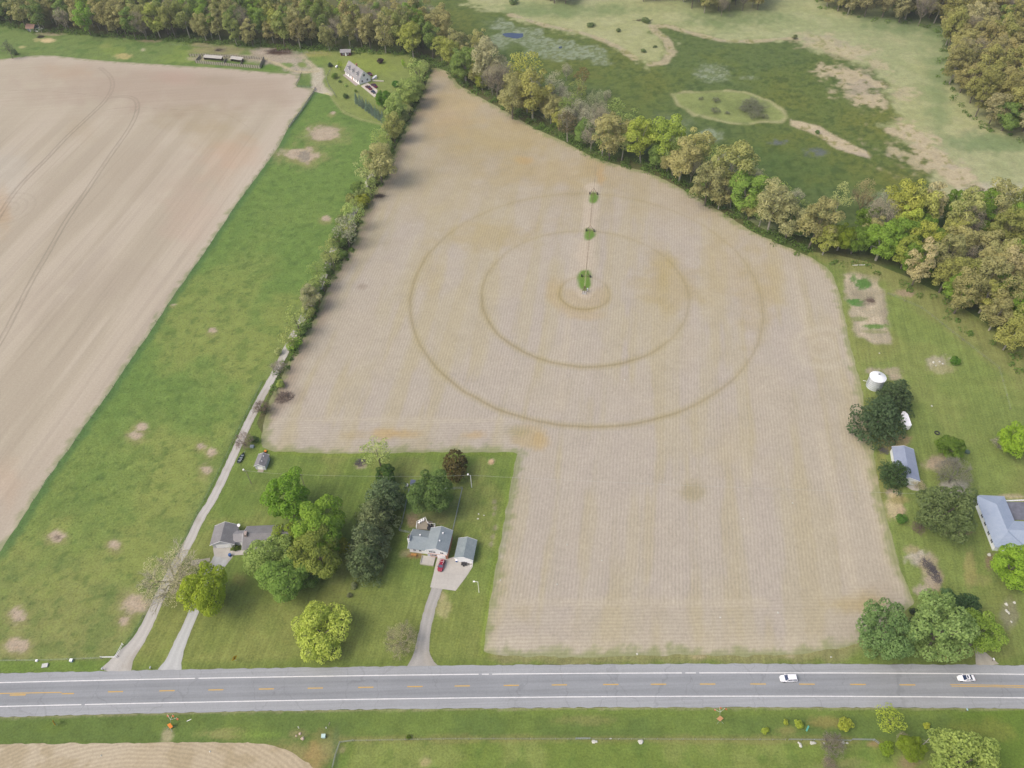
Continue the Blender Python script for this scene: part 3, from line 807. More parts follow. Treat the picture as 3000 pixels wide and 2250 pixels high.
def paint_marsh(X, Y, PX, PY):
    n = fbm(X, Y, 40, 81, 4); n2 = fbm(X, Y, 9, 82, 5); n3 = fbm(X, Y, 3, 83, 3)
    w = (n2 - .5)
    col = np.tile(C(172, 174, 124), (len(X), 1))
    col = mixc(col, C(194, 184, 150), blob(PX, PY, n2, 2860, 500, 220, 90, 1.2, .8) * .65)
    col = mixc(col, C(190, 182, 146), blob(PX, PY, n2, 2560, 130, 150, 50, 1.2, .8) * .5)                         # pale sedge
    col = mixc(col, C(156, 166, 118), sstep(0.45, 0.65, n) * 0.7)
    col = mixc(col, C(188, 186, 144), sstep(0.5, 0.68, n2) * 0.4)
    col = mixc(col, C(104, 128, 82), blob(PX, PY, n2, 2680, 60, 120, 40, 1.0, .6) * 0.7)
    col = mixc(col, C(116, 140, 92), blob(PX, PY, n2, 2748, 240, 34, 150, 1.6, .9) * 0.55)
    col = mixc(col, C(120, 142, 94), blob(PX, PY, n2, 2900, 420, 120, 30, 1.0, .6) * 0.7)
    col = mixc(col, C(110, 132, 80), blob(PX, PY, n2, 2150, 55, 130, 22, 1.0, .6) * 0.6)
    col = mixc(col, C(112, 136, 84), blob(PX, PY, n2, 1650, 30, 200, 20, 1.0, .6) * 0.6)
    col = mixc(col, C(206, 198, 178), blob(PX, PY, n2, 2920, 560, 90, 26, 1.0, .6) * 0.7)
    dO = sdf(X, Y, OLIVE)
    ol = 1 - sstep(-4, 4, dO + w * 22 + (n3 - .5) * 8)
    oc = np.tile(C(108, 122, 64), (len(X), 1))
    oc = mixc(oc, C(100, 118, 70), sstep(0.45, 0.6, n) * 0.6)
    oc = mixc(oc, C(118, 124, 60), sstep(0.42, 0.3, n) * 0.5)
    oc = mixc(oc, C(128, 130, 62), blob(PX, PY, n2, 2560, 360, 90, 50, 1.0, .8) * 0.6)
    oc = mixc(oc, C(124, 126, 60), blob(PX, PY, n2, 2640, 530, 80, 40, 1.0, .8) * 0.6)
    oc = mixc(oc, C(86, 112, 62), blob(PX, PY, n2, 2250, 500, 200, 60, 1.0, .6) * 0.6)
    oc = mixc(oc, C(66, 88, 48), sstep(0.58, 0.68, n3) * 0.5)
    lily = 1 - sstep(-3, 3, sdf(X, Y, LILY) + w * 30)
    lily = np.maximum(lily, blob(PX, PY, n2, 2085, 215, 50, 22, .9, .4) * 0.9)
    lily = np.maximum(lily, blob(PX, PY, n2, 2077, 398, 35, 22, .9, .4))
    lily = np.maximum(lily, blob(PX, PY, n2, 2190, 228, 25, 6, .9, .4) * 0.7)
    lily = np.maximum(lily, blob(PX, PY, n2, 1960, 380, 60, 40, 1.2, .5) * 0.5)
    lily = np.maximum(lily, blob(PX, PY, n2, 2600, 590, 60, 24, 1.0, .5) * 0.8)
    nq = fbm(X, Y, 1.5, 86, 2)
    oc = mixc(oc, C(146, 156, 128), lily * (0.35 + 0.75 * sstep(.44, .6, nq)))
    oc = mixc(oc, C(74, 94, 44), sstep(.58, .7, nq) * (1 - lily) * .45)
    dk = np.maximum(blob(PX, PY, n2, 2280, 416, 28, 8, 1.0, .4), blob(PX, PY, n2, 2393, 447, 34, 13, 1.0, .4))
    oc = mixc(oc, C(112, 118, 118), dk * sstep(.35, .6, n3) * 0.8)
    col = col + (oc - col) * ol[:, None]
    tan = np.zeros(len(X))
    for q, a_, k_ in zip(TANP, (14, 18, 14, 16), (1, 1, .75, .8)):
        tan = np.maximum(tan, (1 - sstep(-5, 5, sdf(X, Y, q) + w * a_ * 2.0 + (n3 - .5) * 14)) * k_ * .9)
    for q in SHORE:
        tan = np.maximum(tan, (1 - sstep(1.0, 3.6, seg_dist(X, Y, q, False) + w * 6)) * 0.75)
    tan = np.maximum(tan, 1 - sstep(-1, 1.5, sdf(X, Y, SPIT) + w * 6))
    dI = sdf(X, Y, ISLE)
    isl = 1 - sstep(-1.2, 1.2, dI + w * 6)
    ic = np.tile(C(146, 156, 96), (len(X), 1))
    ic = mixc(ic, C(186, 176, 138), sstep(-4.0, -1.0, dI + w * 6) * 0.6)
    ic = mixc(ic, C(128, 140, 84), sstep(.5, .65, n2) * .7)
    ic = mixc(ic, C(100, 104, 84), blob(PX, PY, n2, 2200, 316, 45, 22, 1.0, .5) * 0.5)
    col = col + (ic - col) * isl[:, None]
    tc = np.tile(C(200, 184, 154), (len(X), 1))
    tc = mixc(tc, C(182, 168, 150), sstep(.5, .62, n2) * 0.7)
    tc = mixc(tc, C(150, 146, 84), sstep(.60, .70, n3) * 0.8)
    col = col + (tc - col) * tan[:, None]
    return {"Col": col}


marsh = sheet("marsh", P2(MARSH_PX), 1.0, 0.02, paint_marsh, grass_mat("marsh_sedge", 0.6, 0.12, None, 0.2, .26), 1.0, 4)

# ---- open water
m, nt, N, L, b = nodes_of("pond_water")
f = noise_n(nt, pos_n(nt), 0.5, 3)
L.new(mixrgb(nt, C(58, 74, 104), C(78, 94, 122), f), b.inputs["Base Color"])
b.inputs["Roughness"].default_value = 0.25; b.inputs["Specular IOR Level"].default_value = 0.5


def pond(pts, label):
    w = smooth_line(np.vstack([P2(pts), P2(pts)[:1]]), 1.0, 2)
    o = sheet("pond", w, 0.6, 0.06, lambda X, Y, PX, PY: {"e": X * 0}, m, 0.5, 2)
    return o


pond([(1472, 99), (1490, 96), (1520, 98), (1534, 98), (1533, 108), (1515, 114), (1498, 111), (1478, 107)], "")
pond([(1636, 138), (1646, 135), (1648, 141), (1642, 144), (1636, 143)], "")

# ---- road, markings, lanes, drives
m, nt, N, L, b = nodes_of("asphalt")
p = pos_n(nt)
lat = attr_n(nt, "lat", False)
f1 = noise_n(nt, p, 2.0, 6, .8)
r_, s_ = rot_map(nt, R(90), 1.6, 0.02)
k = math_n(nt, 'ADD', ramp_n(nt, f1, .3, .7, .90, 1.10), ramp_n(nt, noise_n(nt, s_, 1.0, 3, .6), .35, .65, -.06, .06))
k = math_n(nt, 'ADD', k, ramp_n(nt, noise_n(nt, p, .05, 3), .4, .6, -.04, .04))
sh = ramp_n(nt, math_n(nt, 'ABSOLUTE', lat), 0.50, 0.56, 0.0, 1.0)
wt = math_n(nt, 'ABSOLUTE', math_n(nt, 'SUBTRACT', math_n(nt, 'ABSOLUTE', lat), 0.27))
k = math_n(nt, 'MULTIPLY', k, ramp_n(nt, wt, .04, .17, 0.94, 1.03))
# cracks
vo = N.new("ShaderNodeTexVoronoi"); vo.feature = 'DISTANCE_TO_EDGE'
sc = N.new("ShaderNodeVectorMath"); sc.operation = 'MULTIPLY'; L.new(p, sc.inputs[0]); sc.inputs[1].default_value = (0.075, 0.035, 1)
nz = N.new("ShaderNodeTexNoise"); nz.inputs["Scale"].default_value = .35; L.new(p, nz.inputs["Vector"])
ad = N.new("ShaderNodeVectorMath"); ad.operation = 'MULTIPLY_ADD'; L.new(nz.outputs["Color"], ad.inputs[0]); ad.inputs[1].default_value = (.35, .1, 0); L.new(sc.outputs[0], ad.inputs[2])
L.new(ad.outputs[0], vo.inputs["Vector"]); vo.inputs["Scale"].default_value = 1.0
k = math_n(nt, 'MULTIPLY', k, ramp_n(nt, vo.outputs["Distance"], .004, .010, .88, 1.0))
c0 = mixrgb(nt, C(161, 162, 166), C(174, 174, 177), sh)
vm = N.new("ShaderNodeVectorMath"); vm.operation = 'SCALE'
L.new(c0, vm.inputs[0]); L.new(k, vm.inputs["Scale"]); L.new(vm.outputs[0], b.inputs["Base Color"])
b.inputs["Roughness"].default_value = 0.85; b.inputs["Specular IOR Level"].default_value = 0.25
xs = np.arange(XL - 70, XR + 70, 1.0)
rv, ra, rf = [], [], []
NK = 12
for x in xs:
    yn, ys = float(fclip(fRN, x)), float(fclip(fRS, x))
    j = (vn(np.array([x / 1.3]), np.array([0.0]), 5)[0] - .5) * .35; j2 = (vn(np.array([x / 1.3]), np.array([9.0]), 6)[0] - .5) * .35
    for q in range(NK + 1):
        t = q / NK
        y = yn + j + (ys + j2 - yn - j) * t
        rv.append((x, y, 0.10)); ra.append(2 * t - 1)
for i in range(len(xs) - 1):
    for q in range(NK):
        a_ = i * (NK + 1) + q
        rf.append((a_ + 1, a_ + NK + 2, a_ + NK + 1, a_))
me = np_mesh("road", rv, rf, {"lat": np.array(ra)})
me.materials.append(m)
road = bpy.data.objects.new("road", me); link(road); road["kind"] = "structure"

mw = mat("road_paint_white", (.60, .60, .60), .6, var=.12, scale=3)
my = mat("road_paint_yellow", C(226, 184, 96), .6, var=.08, scale=3)


def strip_mesh(name, f, xa, xb, off, w, z, mtl, worn=0.0):
    v, fc = [], []
    xx = np.arange(xa, xb + .01, 1.0 if xb - xa > 10 else (xb - xa) / 6)
    base = 0
    for i, x in enumerate(xx):
        y = float(fclip(f, x)) + off
        ww = w * (0.9 + 0.25 * random.random())
        v += [(x, y - ww / 2, z), (x, y + ww / 2, z)]
        if i and random.random() > worn:
            a_ = 2 * i - 2
            fc.append((a_, a_ + 2, a_ + 3, a_ + 1))
    me = np_mesh(name, v, fc); me.materials.append(mtl)
    o = bpy.data.objects.new(name, me); link(o, road)
    return o


# painted lines belong to the road
strip_mesh("edge_line", fWN, XL - 70, XR + 70, 0, .27, .106, mw, .008)
strip_mesh("edge_line", fWS, XL - 70, XR + 70, 0, .27, .106, mw, .008)
x = U(343.6, 2027.6).x
for px in (343.6, 493, 635, 782, 924.5, 1072, 1216, 1354, 1498, 1639, 1790, 1930, 2074.6, 2222.5, 2366, 2515, 2660):
    x = U(px, 2012).x
    strip_mesh("centre_dash", fYC, x - 2.2, x + 2.2, 0, .30, .106, my)
strip_mesh("centre_line", fYC, XL - 70, U(190, 2028).x, .10, .24, .106, my)
strip_mesh("centre_line", fYC, U(32, 2030).x, U(78, 2030).x, -.42, .34, .106, my)
strip_mesh("centre_line", fYC, U(182, 2030).x, U(219, 2028).x, -.30, .28, .106, my)
strip_mesh("centre_line", fYC, U(2784, 2008).x, XR + 70, .22, .20, .106, my)
strip_mesh("centre_line", fYC, U(2786, 2008).x, XR + 70, -.22, .20, .106, my)

m, nt, N, L, b = nodes_of("lane_gravel")
p = pos_n(nt); lat = attr_n(nt, "lat", False); col = attr_n(nt, "Col")
k = ramp_n(nt, noise_n(nt, p, 2.2, 6, .8), .25, .75, .86, 1.14)
k = math_n(nt, 'MULTIPLY', k, ramp_n(nt, math_n(nt, 'ABSOLUTE', math_n(nt, 'SUBTRACT', math_n(nt, 'ABSOLUTE', math_n(nt, 'ADD', lat, math_n(nt, 'MULTIPLY', math_n(nt, 'SUBTRACT', noise_n(nt, p, .3, 3), .5), .5))), .45)), .08, .3, 1.04, .94))
vm = N.new("ShaderNodeVectorMath"); vm.operation = 'SCALE'
L.new(col, vm.inputs[0]); L.new(k, vm.inputs["Scale"]); L.new(vm.outputs[0], b.inputs["Base Color"])
b.inputs["Roughness"].default_value = .95
gravel_mat = m


def ribbon(name, pts, widths, z, mtl, colr, jit=.25):
    """a lane laid along a line; widths at each given point"""
    P = P2(pts); wd = np.array(widths, float)
    s_ = np.concatenate([[0], np.cumsum(np.hypot(*(P[1:] - P[:-1]).T))])
    n_ = int(s_[-1] / 1.2)
    t = np.linspace(0, s_[-1], n_)
    Q = np.stack([np.interp(t, s_, P[:, 0]), np.interp(t, s_, P[:, 1])], 1); W = np.interp(t, s_, wd)
    for _ in range(4):
        Q[1:-1] = (Q[:-2] + 2 * Q[1:-1] + Q[2:]) / 4; W[1:-1] = (W[:-2] + 2 * W[1:-1] + W[2:]) / 4
    T = np.gradient(Q, axis=0); T /= np.hypot(*T.T)[:, None]
    Nn = np.stack([-T[:, 1], T[:, 0]], 1)
    K = 6
    v, la, f_ = [], [], []
    for i in range(n_):
        ja, jb = (random.random() - .5) * jit, (random.random() - .5) * jit
        for q in range(K + 1):
            u = 2 * q / K - 1
            o_ = u * W[i] / 2 + (ja if q == 0 else jb if q == K else 0)
            v.append((*(Q[i] + Nn[i] * o_), z)); la.append(u)
    for i in range(n_ - 1):
        for q in range(K):
            a_ = i * (K + 1) + q
            f_.append((a_, a_ + K + 1, a_ + K + 2, a_ + 1))
    v = np.array(v)
    cc = np.tile(colr, (len(v), 1)); nn = fbm(v[:, 0], v[:, 1], 6, 91, 3)
    cc = mixc(cc, C(176, 166, 150), sstep(.5, .68, nn) * .5)
    me = np_mesh(name, v, f_, {"lat": np.array(la), "Col": cc})
    if me.polygons[0].normal.z < 0: me.flip_normals()
    me.materials.append(mtl)
    o = bpy.data.objects.new(name, me); link(o); o["kind"] = "structure"
    return o


ribbon("gravel_lane", LANE, [10.0, 6.2, 4.2, 3.6, 3.4, 3.2] + [3.1] * 21, .075, gravel_mat, C(206, 199, 192))
ribbon("driveway", [(497, 1965), (505, 1945), (525, 1890), (548, 1840), (568, 1790), (590, 1740), (615, 1690), (640, 1650), (655, 1632), (663, 1612)], [7.5, 4.8, 3.9, 3.3, 3.3, 3.6, 4.6, 5.8, 6.0, 6.4], .07, gravel_mat, C(206, 204, 202))
ribbon("driveway", [(1235, 1955), (1233, 1935), (1238, 1890), (1246, 1840), (1260, 1780), (1276, 1735), (1284, 1718)], [9.5, 5.4, 3.8, 3.5, 3.4, 3.2, 3.6], .07, gravel_mat, C(186, 180, 174))
ribbon("driveway", [(2893, 1951), (2885, 1935), (2872, 1915), (2860, 1895)], [7.0, 4.2, 2.6, 1.6], .07, gravel_mat, C(198, 188, 172))
ribbon("garden_path", [(560, 1650), (585, 1645), (615, 1640)], [2.2, 1.6, 1.4], .066, gravel_mat, C(196, 186, 166))


def slab(name, pts, z0, z1, mtl, parent=None):
    P = P2(pts)
    bm = bmesh.new()
    vs = [bm.verts.new((x, y, z1)) for x, y in P]
    f_ = bm.faces.new(vs)
    if f_.normal.z < 0: f_.normal_flip()
    bm.normal_update()
    if f_.normal.z < 0: bmesh.ops.reverse_faces(bm, faces=[f_])
    e_ = bmesh.ops.extrude_face_region(bm, geom=[f_])
    bmesh.ops.translate(bm, verts=[q for q in e_["geom"] if isinstance(q, bmesh.types.BMVert)], vec=(0, 0, z0 - z1))
    bmesh.ops.recalc_face_normals(bm, faces=bm.faces[:])
    me = bpy.data.meshes.new(name); bm.to_mesh(me); bm.free(); me.materials.append(mtl)
    o = bpy.data.objects.new(name, me); link(o, parent)
    if parent is None: o["kind"] = "structure"
    return o


m, nt, N, L, b = nodes_of("concrete")
p = pos_n(nt)
k = math_n(nt, 'MULTIPLY', ramp_n(nt, noise_n(nt, p, 1.5, 5, .7), .3, .7, .93, 1.07), ramp_n(nt, noise_n(nt, p, .25, 3), .35, .65, .94, 1.06))
r_, s_ = rot_map(nt, R(8), 1, 1)
sx = N.new("ShaderNodeSeparateXYZ"); L.new(r_, sx.inputs[0])
for o_ in (0, 1):
    fr = math_n(nt, 'ABSOLUTE', math_n(nt, 'SUBTRACT', math_n(nt, 'FRACT', math_n(nt, 'DIVIDE', sx.outputs[o_], 3.6)), .5))
    k = math_n(nt, 'MULTIPLY', k, ramp_n(nt, fr, .485, .495, 1.0, .86))
vm = N.new("ShaderNodeVectorMath"); vm.operation = 'SCALE'
vm.inputs[0].default_value = tuple(C(206, 198, 190)); L.new(k, vm.inputs["Scale"]); L.new(vm.outputs[0], b.inputs["Base Color"])
b.inputs["Roughness"].default_value = .9
concrete = m
slab("concrete_pad", [(1281, 1635), (1311, 1638), (1335, 1630), (1385, 1645), (1384, 1662), (1366, 1690), (1335, 1731), (1260, 1721), (1268, 1690), (1276, 1655)], .0, .09, concrete)
slab("concrete_pad", [(624, 1606), (675, 1606), (672, 1630), (656, 1634), (628, 1630)], .0, .085, concrete)
slab("concrete_pad", [(675, 1614), (735, 1610), (735, 1624), (676, 1628)], .0, .082, concrete)
# ------------------------------------------------------------------ trees
def leaf_material(name, transl=0.4):
    m, nt, N, L, b = nodes_of(name)
    oi = N.new("ShaderNodeObjectInfo")
    t = attr_n(nt, "tint", False)
    c = mixrgb(nt, oi.outputs["Color"], (0.66, 0.72, 0.60), 1.0, 'MULTIPLY')
    c2 = mixrgb(nt, oi.outputs["Color"], (1.30, 1.24, 1.16), 1.0, 'MULTIPLY')
    f = noise_n(nt, pos_n(nt), 0.35, 3)
    k = math_n(nt, 'ADD', math_n(nt, 'MULTIPLY', t, .75), math_n(nt, 'MULTIPLY', ramp_n(nt, f, .3, .7), .3))
    cc = mixrgb(nt, c, c2, k)
    L.new(cc, b.inputs["Base Color"])
    b.inputs["Roughness"].default_value = .8; b.inputs["Specular IOR Level"].default_value = .12
    tr = N.new("ShaderNodeBsdfTranslucent"); L.new(cc, tr.inputs[0])
    mx = N.new("ShaderNodeMixShader"); mx.inputs[0].default_value = transl
    L.new(b.outputs[0], mx.inputs[1]); L.new(tr.outputs[0], mx.inputs[2])
    L.new(mx.outputs[0], N["Material Output"].inputs[0])
    return m


LEAF = leaf_material("foliage")
mb_, nt, N, L, b = nodes_of("bark")
oi = N.new("ShaderNodeObjectInfo")
tc = N.new("ShaderNodeTexCoord")
k = ramp_n(nt, noise_n(nt, tc.outputs["Object"], 6, 4, .7), .3, .7, .75, 1.25)
vm = N.new("ShaderNodeVectorMath"); vm.operation = 'SCALE'
L.new(oi.outputs["Color"], vm.inputs[0]); L.new(k, vm.inputs["Scale"]); L.new(vm.outputs[0], b.inputs["Base Color"])
b.inputs["Roughness"].default_value = .9
BARK = mb_


def unit(v):
    return v / (np.linalg.norm(v, axis=-1, keepdims=True) + 1e-9)


def leaf_quads(Pn, Nr, size, r, flat=0.5, elong=1.3):
    """a small leaf-clump face at each point, roughly facing its normal"""
    n = len(Pn)
    nn = unit(Nr + r.normal(0, flat, (n, 3)))
    a = unit(np.cross(nn, r.normal(0, 1, (n, 3))))
    b_ = np.cross(nn, a)
    s = (size * r.uniform(.65, 1.35, n))[:, None]
    a = a * s * elong; b_ = b_ * s
    V = np.stack([Pn - a * .5, Pn - b_ * .5 + a * .05, Pn + a * .5, Pn + b_ * .5 - a * .08], 1).reshape(-1, 3)
    Fq = np.arange(4 * n).reshape(n, 4)
    return V, Fq


def crown_from_lobes(name, Cn, Rd, r, dens, size, asp=(1, 1, .85), flat=.5, cull=.55):
    Vs, Fs, Ts = [], [], []
    base = 0
    for i in range(len(Cn)):
        n = max(6, int(dens * (Rd[i] / Rd.mean()) ** 2))
        d = unit(r.normal(0, 1, (n, 3)))
        d[:, 2] = np.where(d[:, 2] < -.35, -d[:, 2] * .6, d[:, 2]); d = unit(d)
        rad = Rd[i] * (1 - r.uniform(0, 1, n) ** 2 * .35)
        Pn = Cn[i] + d * rad[:, None] * np.array(asp)
        keep = np.ones(n, bool)
        for j in range(len(Cn)):
            if j != i:
                q = (Pn - Cn[j]) / (Rd[j] * np.array(asp))
                keep &= (q * q).sum(1) > cull
        Pn = Pn[keep]; d = d[keep]
        if not len(Pn): continue
        V, Fq = leaf_quads(Pn, d + np.array([0, 0, .25]), size, r, flat)
        lob = r.uniform(.1, .9)
        t = np.clip(lob * .65 + r.uniform(0, 1, len(Pn)) * .35, 0, 1)
        Vs.append(V); Fs.append(Fq + base); Ts.append(np.repeat(t, 4)); base += len(V)
    V = np.concatenate(Vs); me = np_mesh(name, V, np.concatenate(Fs), {"tint": np.concatenate(Ts)})
    me.materials.append(LEAF)
    return me


def tube_seg(P0, P1, r0, r1, n=5):
    d = unit(P1 - P0); a = unit(np.cross(d, [.3, .5, .81])); b_ = np.cross(d, a)
    th = np.arange(n) * 2 * PI / n
    ring = np.cos(th)[:, None] * a + np.sin(th)[:, None] * b_
    return np.vstack([P0 + ring * r0, P1 + ring * r1]), np.array([[i, (i + 1) % n, n + (i + 1) % n, n + i] for i in range(n)])


class Wood:
    def __init__(s): s.S = []

    def seg(s, a, b_, r0, r1, n=5):
        s.S.append((np.asarray(a, float), np.asarray(b_, float), r0, r1, n))

    def ends(s):
        return np.array([q[1] for q in s.S])

    def mesh(s, name, sc=1.0):
        s.V, s.F, s.n = [], [], 0
        k = np.array([sc, sc, 1.0])
        for a, b_, r0, r1, n in s.S:
            V, Fq = tube_seg(a * k, b_ * k, r0, r1, n)
            s.V.append(V); s.F.append(Fq + s.n); s.n += len(V)
        me = np_mesh(name, np.concatenate(s.V), np.concatenate(s.F)); me.materials.append(BARK); return me


def grow(w, tw, p, d, ln, rad, lev, r, spread, up, nch, maxlev):
    """branching skeleton; the last two levels go into the twig mesh"""
    e = p + d * ln
    (w if lev < maxlev - 1 else tw).seg(p, e, rad, rad * .62, 5 if lev < 2 else 3)
    if lev == maxlev: return
    for i in range(nch):
        dd = unit(d + r.normal(0, spread, 3) + np.array([0, 0, up]))
        t = 1.0 if i == 0 else r.uniform(.45, 1.0)
        grow(w, tw, p + d * ln * t, dd, ln * r.uniform(.62, .84), max(rad * (.58 if i else .68), .0042), lev + 1, r, spread, up, nch, maxlev)


PROTO = {}      # kind -> list of (trunk mesh, crown mesh, crown centre height, total height)


def proto_round(kind, seeds, zc, bz, nl, lr, dens, size, trunk_r=.055, top_bias=0, flat=.5, asp=.85, pear=0.0):
    for s_ in seeds:
        r = np.random.default_rng(s_)
        d = unit(r.normal(0, 1, (nl, 3)))
        rad = r.uniform(.5, 1, nl) ** .5
        lump = 1 + .16 * np.sin(3 * np.arctan2(d[:, 1], d[:, 0]) + s_) + r.normal(0, .07, nl)
        Cn = d * (rad * lump)[:, None] * np.array([1 - lr * .6, 1 - lr * .6, bz - lr * .5])
        Cn[:, :2] *= (1 - pear * np.clip(Cn[:, 2:3] / bz, -1, 1))
        Cn[:, 2] += zc
        Rd = lr * r.uniform(.75, 1.25, nl)
        crown = crown_from_lobes(kind + "_crown", Cn, Rd, r, dens, size, (1, 1, asp), flat)
        w = Wood()
        z0 = zc - bz * .55
        w.seg((0, 0, -.02), (r.normal(0, .02), r.normal(0, .02), z0), trunk_r * 1.25, trunk_r * .85, 7)
        for k_ in range(6):
            t = Cn[r.integers(nl)]
            mid = np.array([t[0] * .45, t[1] * .45, z0 + (t[2] - z0) * .55])
            w.seg((0, 0, z0 - .03), mid, trunk_r * .6, trunk_r * .38); w.seg(mid, t, trunk_r * .38, trunk_r * .12, 4)
        PROTO.setdefault(kind, []).append((w.mesh(kind + "_trunk"), crown, zc, zc + bz))


proto_round("oak", (1, 2, 3, 4), 1.62, 1.08, 40, .29, 150, .072, .05)
proto_round("tall", (5, 6, 7), 2.1, 1.5, 40, .29, 110, .085, .05)
proto_round("maple", (8, 9, 10), 1.35, .98, 56, .26, 230, .058, .06, flat=.45)
proto_round("sparse", (11, 12, 13), 1.9, 1.15, 30, .30, 46, .075, .05, flat=.8)
proto_round("feather", (14, 15), 1.25, .85, 66, .235, 190, .055, .06, flat=.7)
proto_round("lowtree", (40, 41, 42), .78, .68, 60, .24, 190, .055, .05, flat=.7)
proto_round("bush", (16, 17), .72, .66, 16, .40, 120, .12, .05)
proto_round("upright", (18, 19), 2.6, 2.1, 26, .42, 60, .11, .06, flat=.7)


def proto_bare(kind, seeds, hh, spread, up, maxlev=6, nch=3, leaf=0):
    for s_ in seeds:
        r = np.random.default_rng(s_)
        w, tw = Wood(), Wood()
        base = np.array([0, 0, -.02])
        e = np.array([0, 0, hh * .26]); w.seg(base, e, .055, .045, 7)
        for i in range(5):
            a = i * PI / 2.5 + r.uniform(-.3, .3)
            d = unit(np.array([math.cos(a) * spread * 1.6, math.sin(a) * spread * 1.6, .8]))
            grow(w, tw, e - np.array([0, 0, r.uniform(0, .08)]), d, hh * .22, .032, 1, r, spread * .75, up, nch, maxlev)
        V = tw.ends(); sc = 1.0 / np.percentile(np.abs(V[:, :2]), 99); top = np.percentile(V[:, 2], 99.5)
        PROTO.setdefault(kind, []).append((w.mesh(kind + "_trunk", sc), tw.mesh(kind + "_branches", sc), top * .62, top))


proto_bare("bare", (21, 22, 23), 2.0, .56, .08, 6, 3)
proto_bare("bare_up", (24, 25, 26), 2.7, .40, .20, 6, 3)
for s_ in range(3):                     # upright trees whose twigs are only just budding: a haze of specks round the twigs
    r = np.random.default_rng(60 + s_)
    nl = 46; d = unit(r.normal(0, 1, (nl, 3)))
    Cn = d * (r.uniform(.3, 1, nl) ** .5)[:, None] * np.array([.82, .82, 1.05]) + np.array([0, 0, 1.85])
    cm = crown_from_lobes("bare_up_crown", Cn, .26 * r.uniform(.7, 1.3, nl), r, 70, .036, (1, 1, 1.25), 1.2, -1)
    tr_, br_, zc_, tp_ = PROTO["bare_up"][s_]
    k0 = len(br_.vertices); V0 = np.empty(k0 * 3, np.float32); br_.vertices.foreach_get("co", V0)
    PROTO["bare_up"][s_] = (tr_, br_, zc_, tp_)
    HAZE = globals().setdefault("HAZE", []); HAZE.append(cm)
HAZEB = []
for s_ in range(3):                     # the same for the wide bare trees
    r = np.random.default_rng(80 + s_)
    tr_, br_, zc_, tp_ = PROTO["bare"][s_]
    nl = 60; d = unit(r.normal(0, 1, (nl, 3))); d[:, 2] = np.where(d[:, 2] < -.2, -d[:, 2], d[:, 2])
    Cn = d * (r.uniform(.35, 1, nl) ** .5)[:, None] * np.array([.85, .85, tp_ * .42]) + np.array([0, 0, tp_ * .52])
    HAZEB.append(crown_from_lobes("bare_crown", Cn, .24 * r.uniform(.7, 1.3, nl), r, 75, .024, (1, 1, 1), 1.4, -1))


def proto_conifer(kind, seeds, H, nlev, br, dens, size, power=.8, droop=.12, bot=.12, ir=.15):
    for s_ in seeds:
        r = np.random.default_rng(s_)
        Cn, Rd = [], []
        for k_ in range(nlev):
            t = k_ / (nlev - 1)
            z = H * (bot + (1 - bot) * t ** .9)
            rad = (1 - t) ** power * (1 + r.normal(0, ir * .5))
            nb = max(3, int(br * (rad + .25)))
            a0 = r.uniform(0, 6.28)
            for j in range(nb):
                a = a0 + j * 2 * PI / nb + r.normal(0, .15)
                for q in (.45, .82):
                    rr = rad * q * (1 + r.normal(0, ir))
                    Cn.append((math.cos(a) * rr, math.sin(a) * rr, z - droop * rr * H * .35 + r.normal(0, .03)))
                    Rd.append((.10 + .16 * rad) * (1.15 if q > .6 else .9))
        Cn.append((0, 0, H)); Rd.append(.07)
        crown = crown_from_lobes(kind + "_crown", np.array(Cn), np.array(Rd), r, dens, size, (1.15, 1.15, .62), .55)
        w = Wood(); w.seg((0, 0, -.02), (0, 0, H * .9), .06, .012, 6)
        PROTO.setdefault(kind, []).append((w.mesh(kind + "_trunk"), crown, H * .42, H))


proto_conifer("pine", (31, 32, 33), 2.5, 9, 8, 42, .085, .62, .10, .16, .2)
proto_conifer("spruce", (34, 35), 3.4, 12, 9, 30, .10, .75, .10, .03, .08)

NAME = {"oak": "oak_tree", "tall": "tall_tree", "maple": "maple_tree", "sparse": "budding_tree", "feather": "willow_tree", "bush": "shrub", "lowtree": "maple_tree", "upright": "poplar_tree", "bare": "bare_tree", "bare_up": "bare_tree",  # the tall kind holds tall oaks and maples of no certain species
        "pine": "pine_tree", "spruce": "spruce_tree"}
CAT = {"bush": "shrub"}
CK = 1.72
TAN = C(166, 161, 112, CK); TAN2 = C(158, 152, 110, CK); OLV = C(150, 155, 96, CK); GOLD = C(164, 167, 92, CK); YEL = C(166, 172, 82, CK)
GRN = C(122, 142, 78, CK); LGR = C(138, 164, 72, CK); DGR = C(84, 102, 62, CK); SAGE = C(150, 164, 98, CK); PALE = C(178, 180, 128, CK); BLUE = C(78, 100, 76, CK); DPINE = C(62, 84, 52, CK)
GREYT = C(162, 152, 136); GREYP = C(184, 178, 158); BRNT = C(128, 112, 98)
TRK = C(132, 122, 108); TRKP = C(186, 178, 164); TRKD = C(96, 84, 72)
TREES = []


def add_tree(kind, px, py, wpx, color, label=None, hk=1.0, trunk=None, rot=None, var=None, group=None, ground=False, zs=None, name=None):
    """px,py: middle of the crown in the photograph, wpx: its width there"""
    vi = var if var is not None else len(TREES)
    tr, cr_, zc, top = PROTO[kind][vi % len(PROTO[kind])]
    z = 0.0 if ground else 8.0
    for _ in range(4):
        p = U(px, py, z)
        s_ = wpx * depth_at(p) / F / 2
        if not ground: z = zc * s_ * hk
    return put_tree(kind, p.x, p.y, s_, color, label, hk, trunk, rot, vi, group, name)


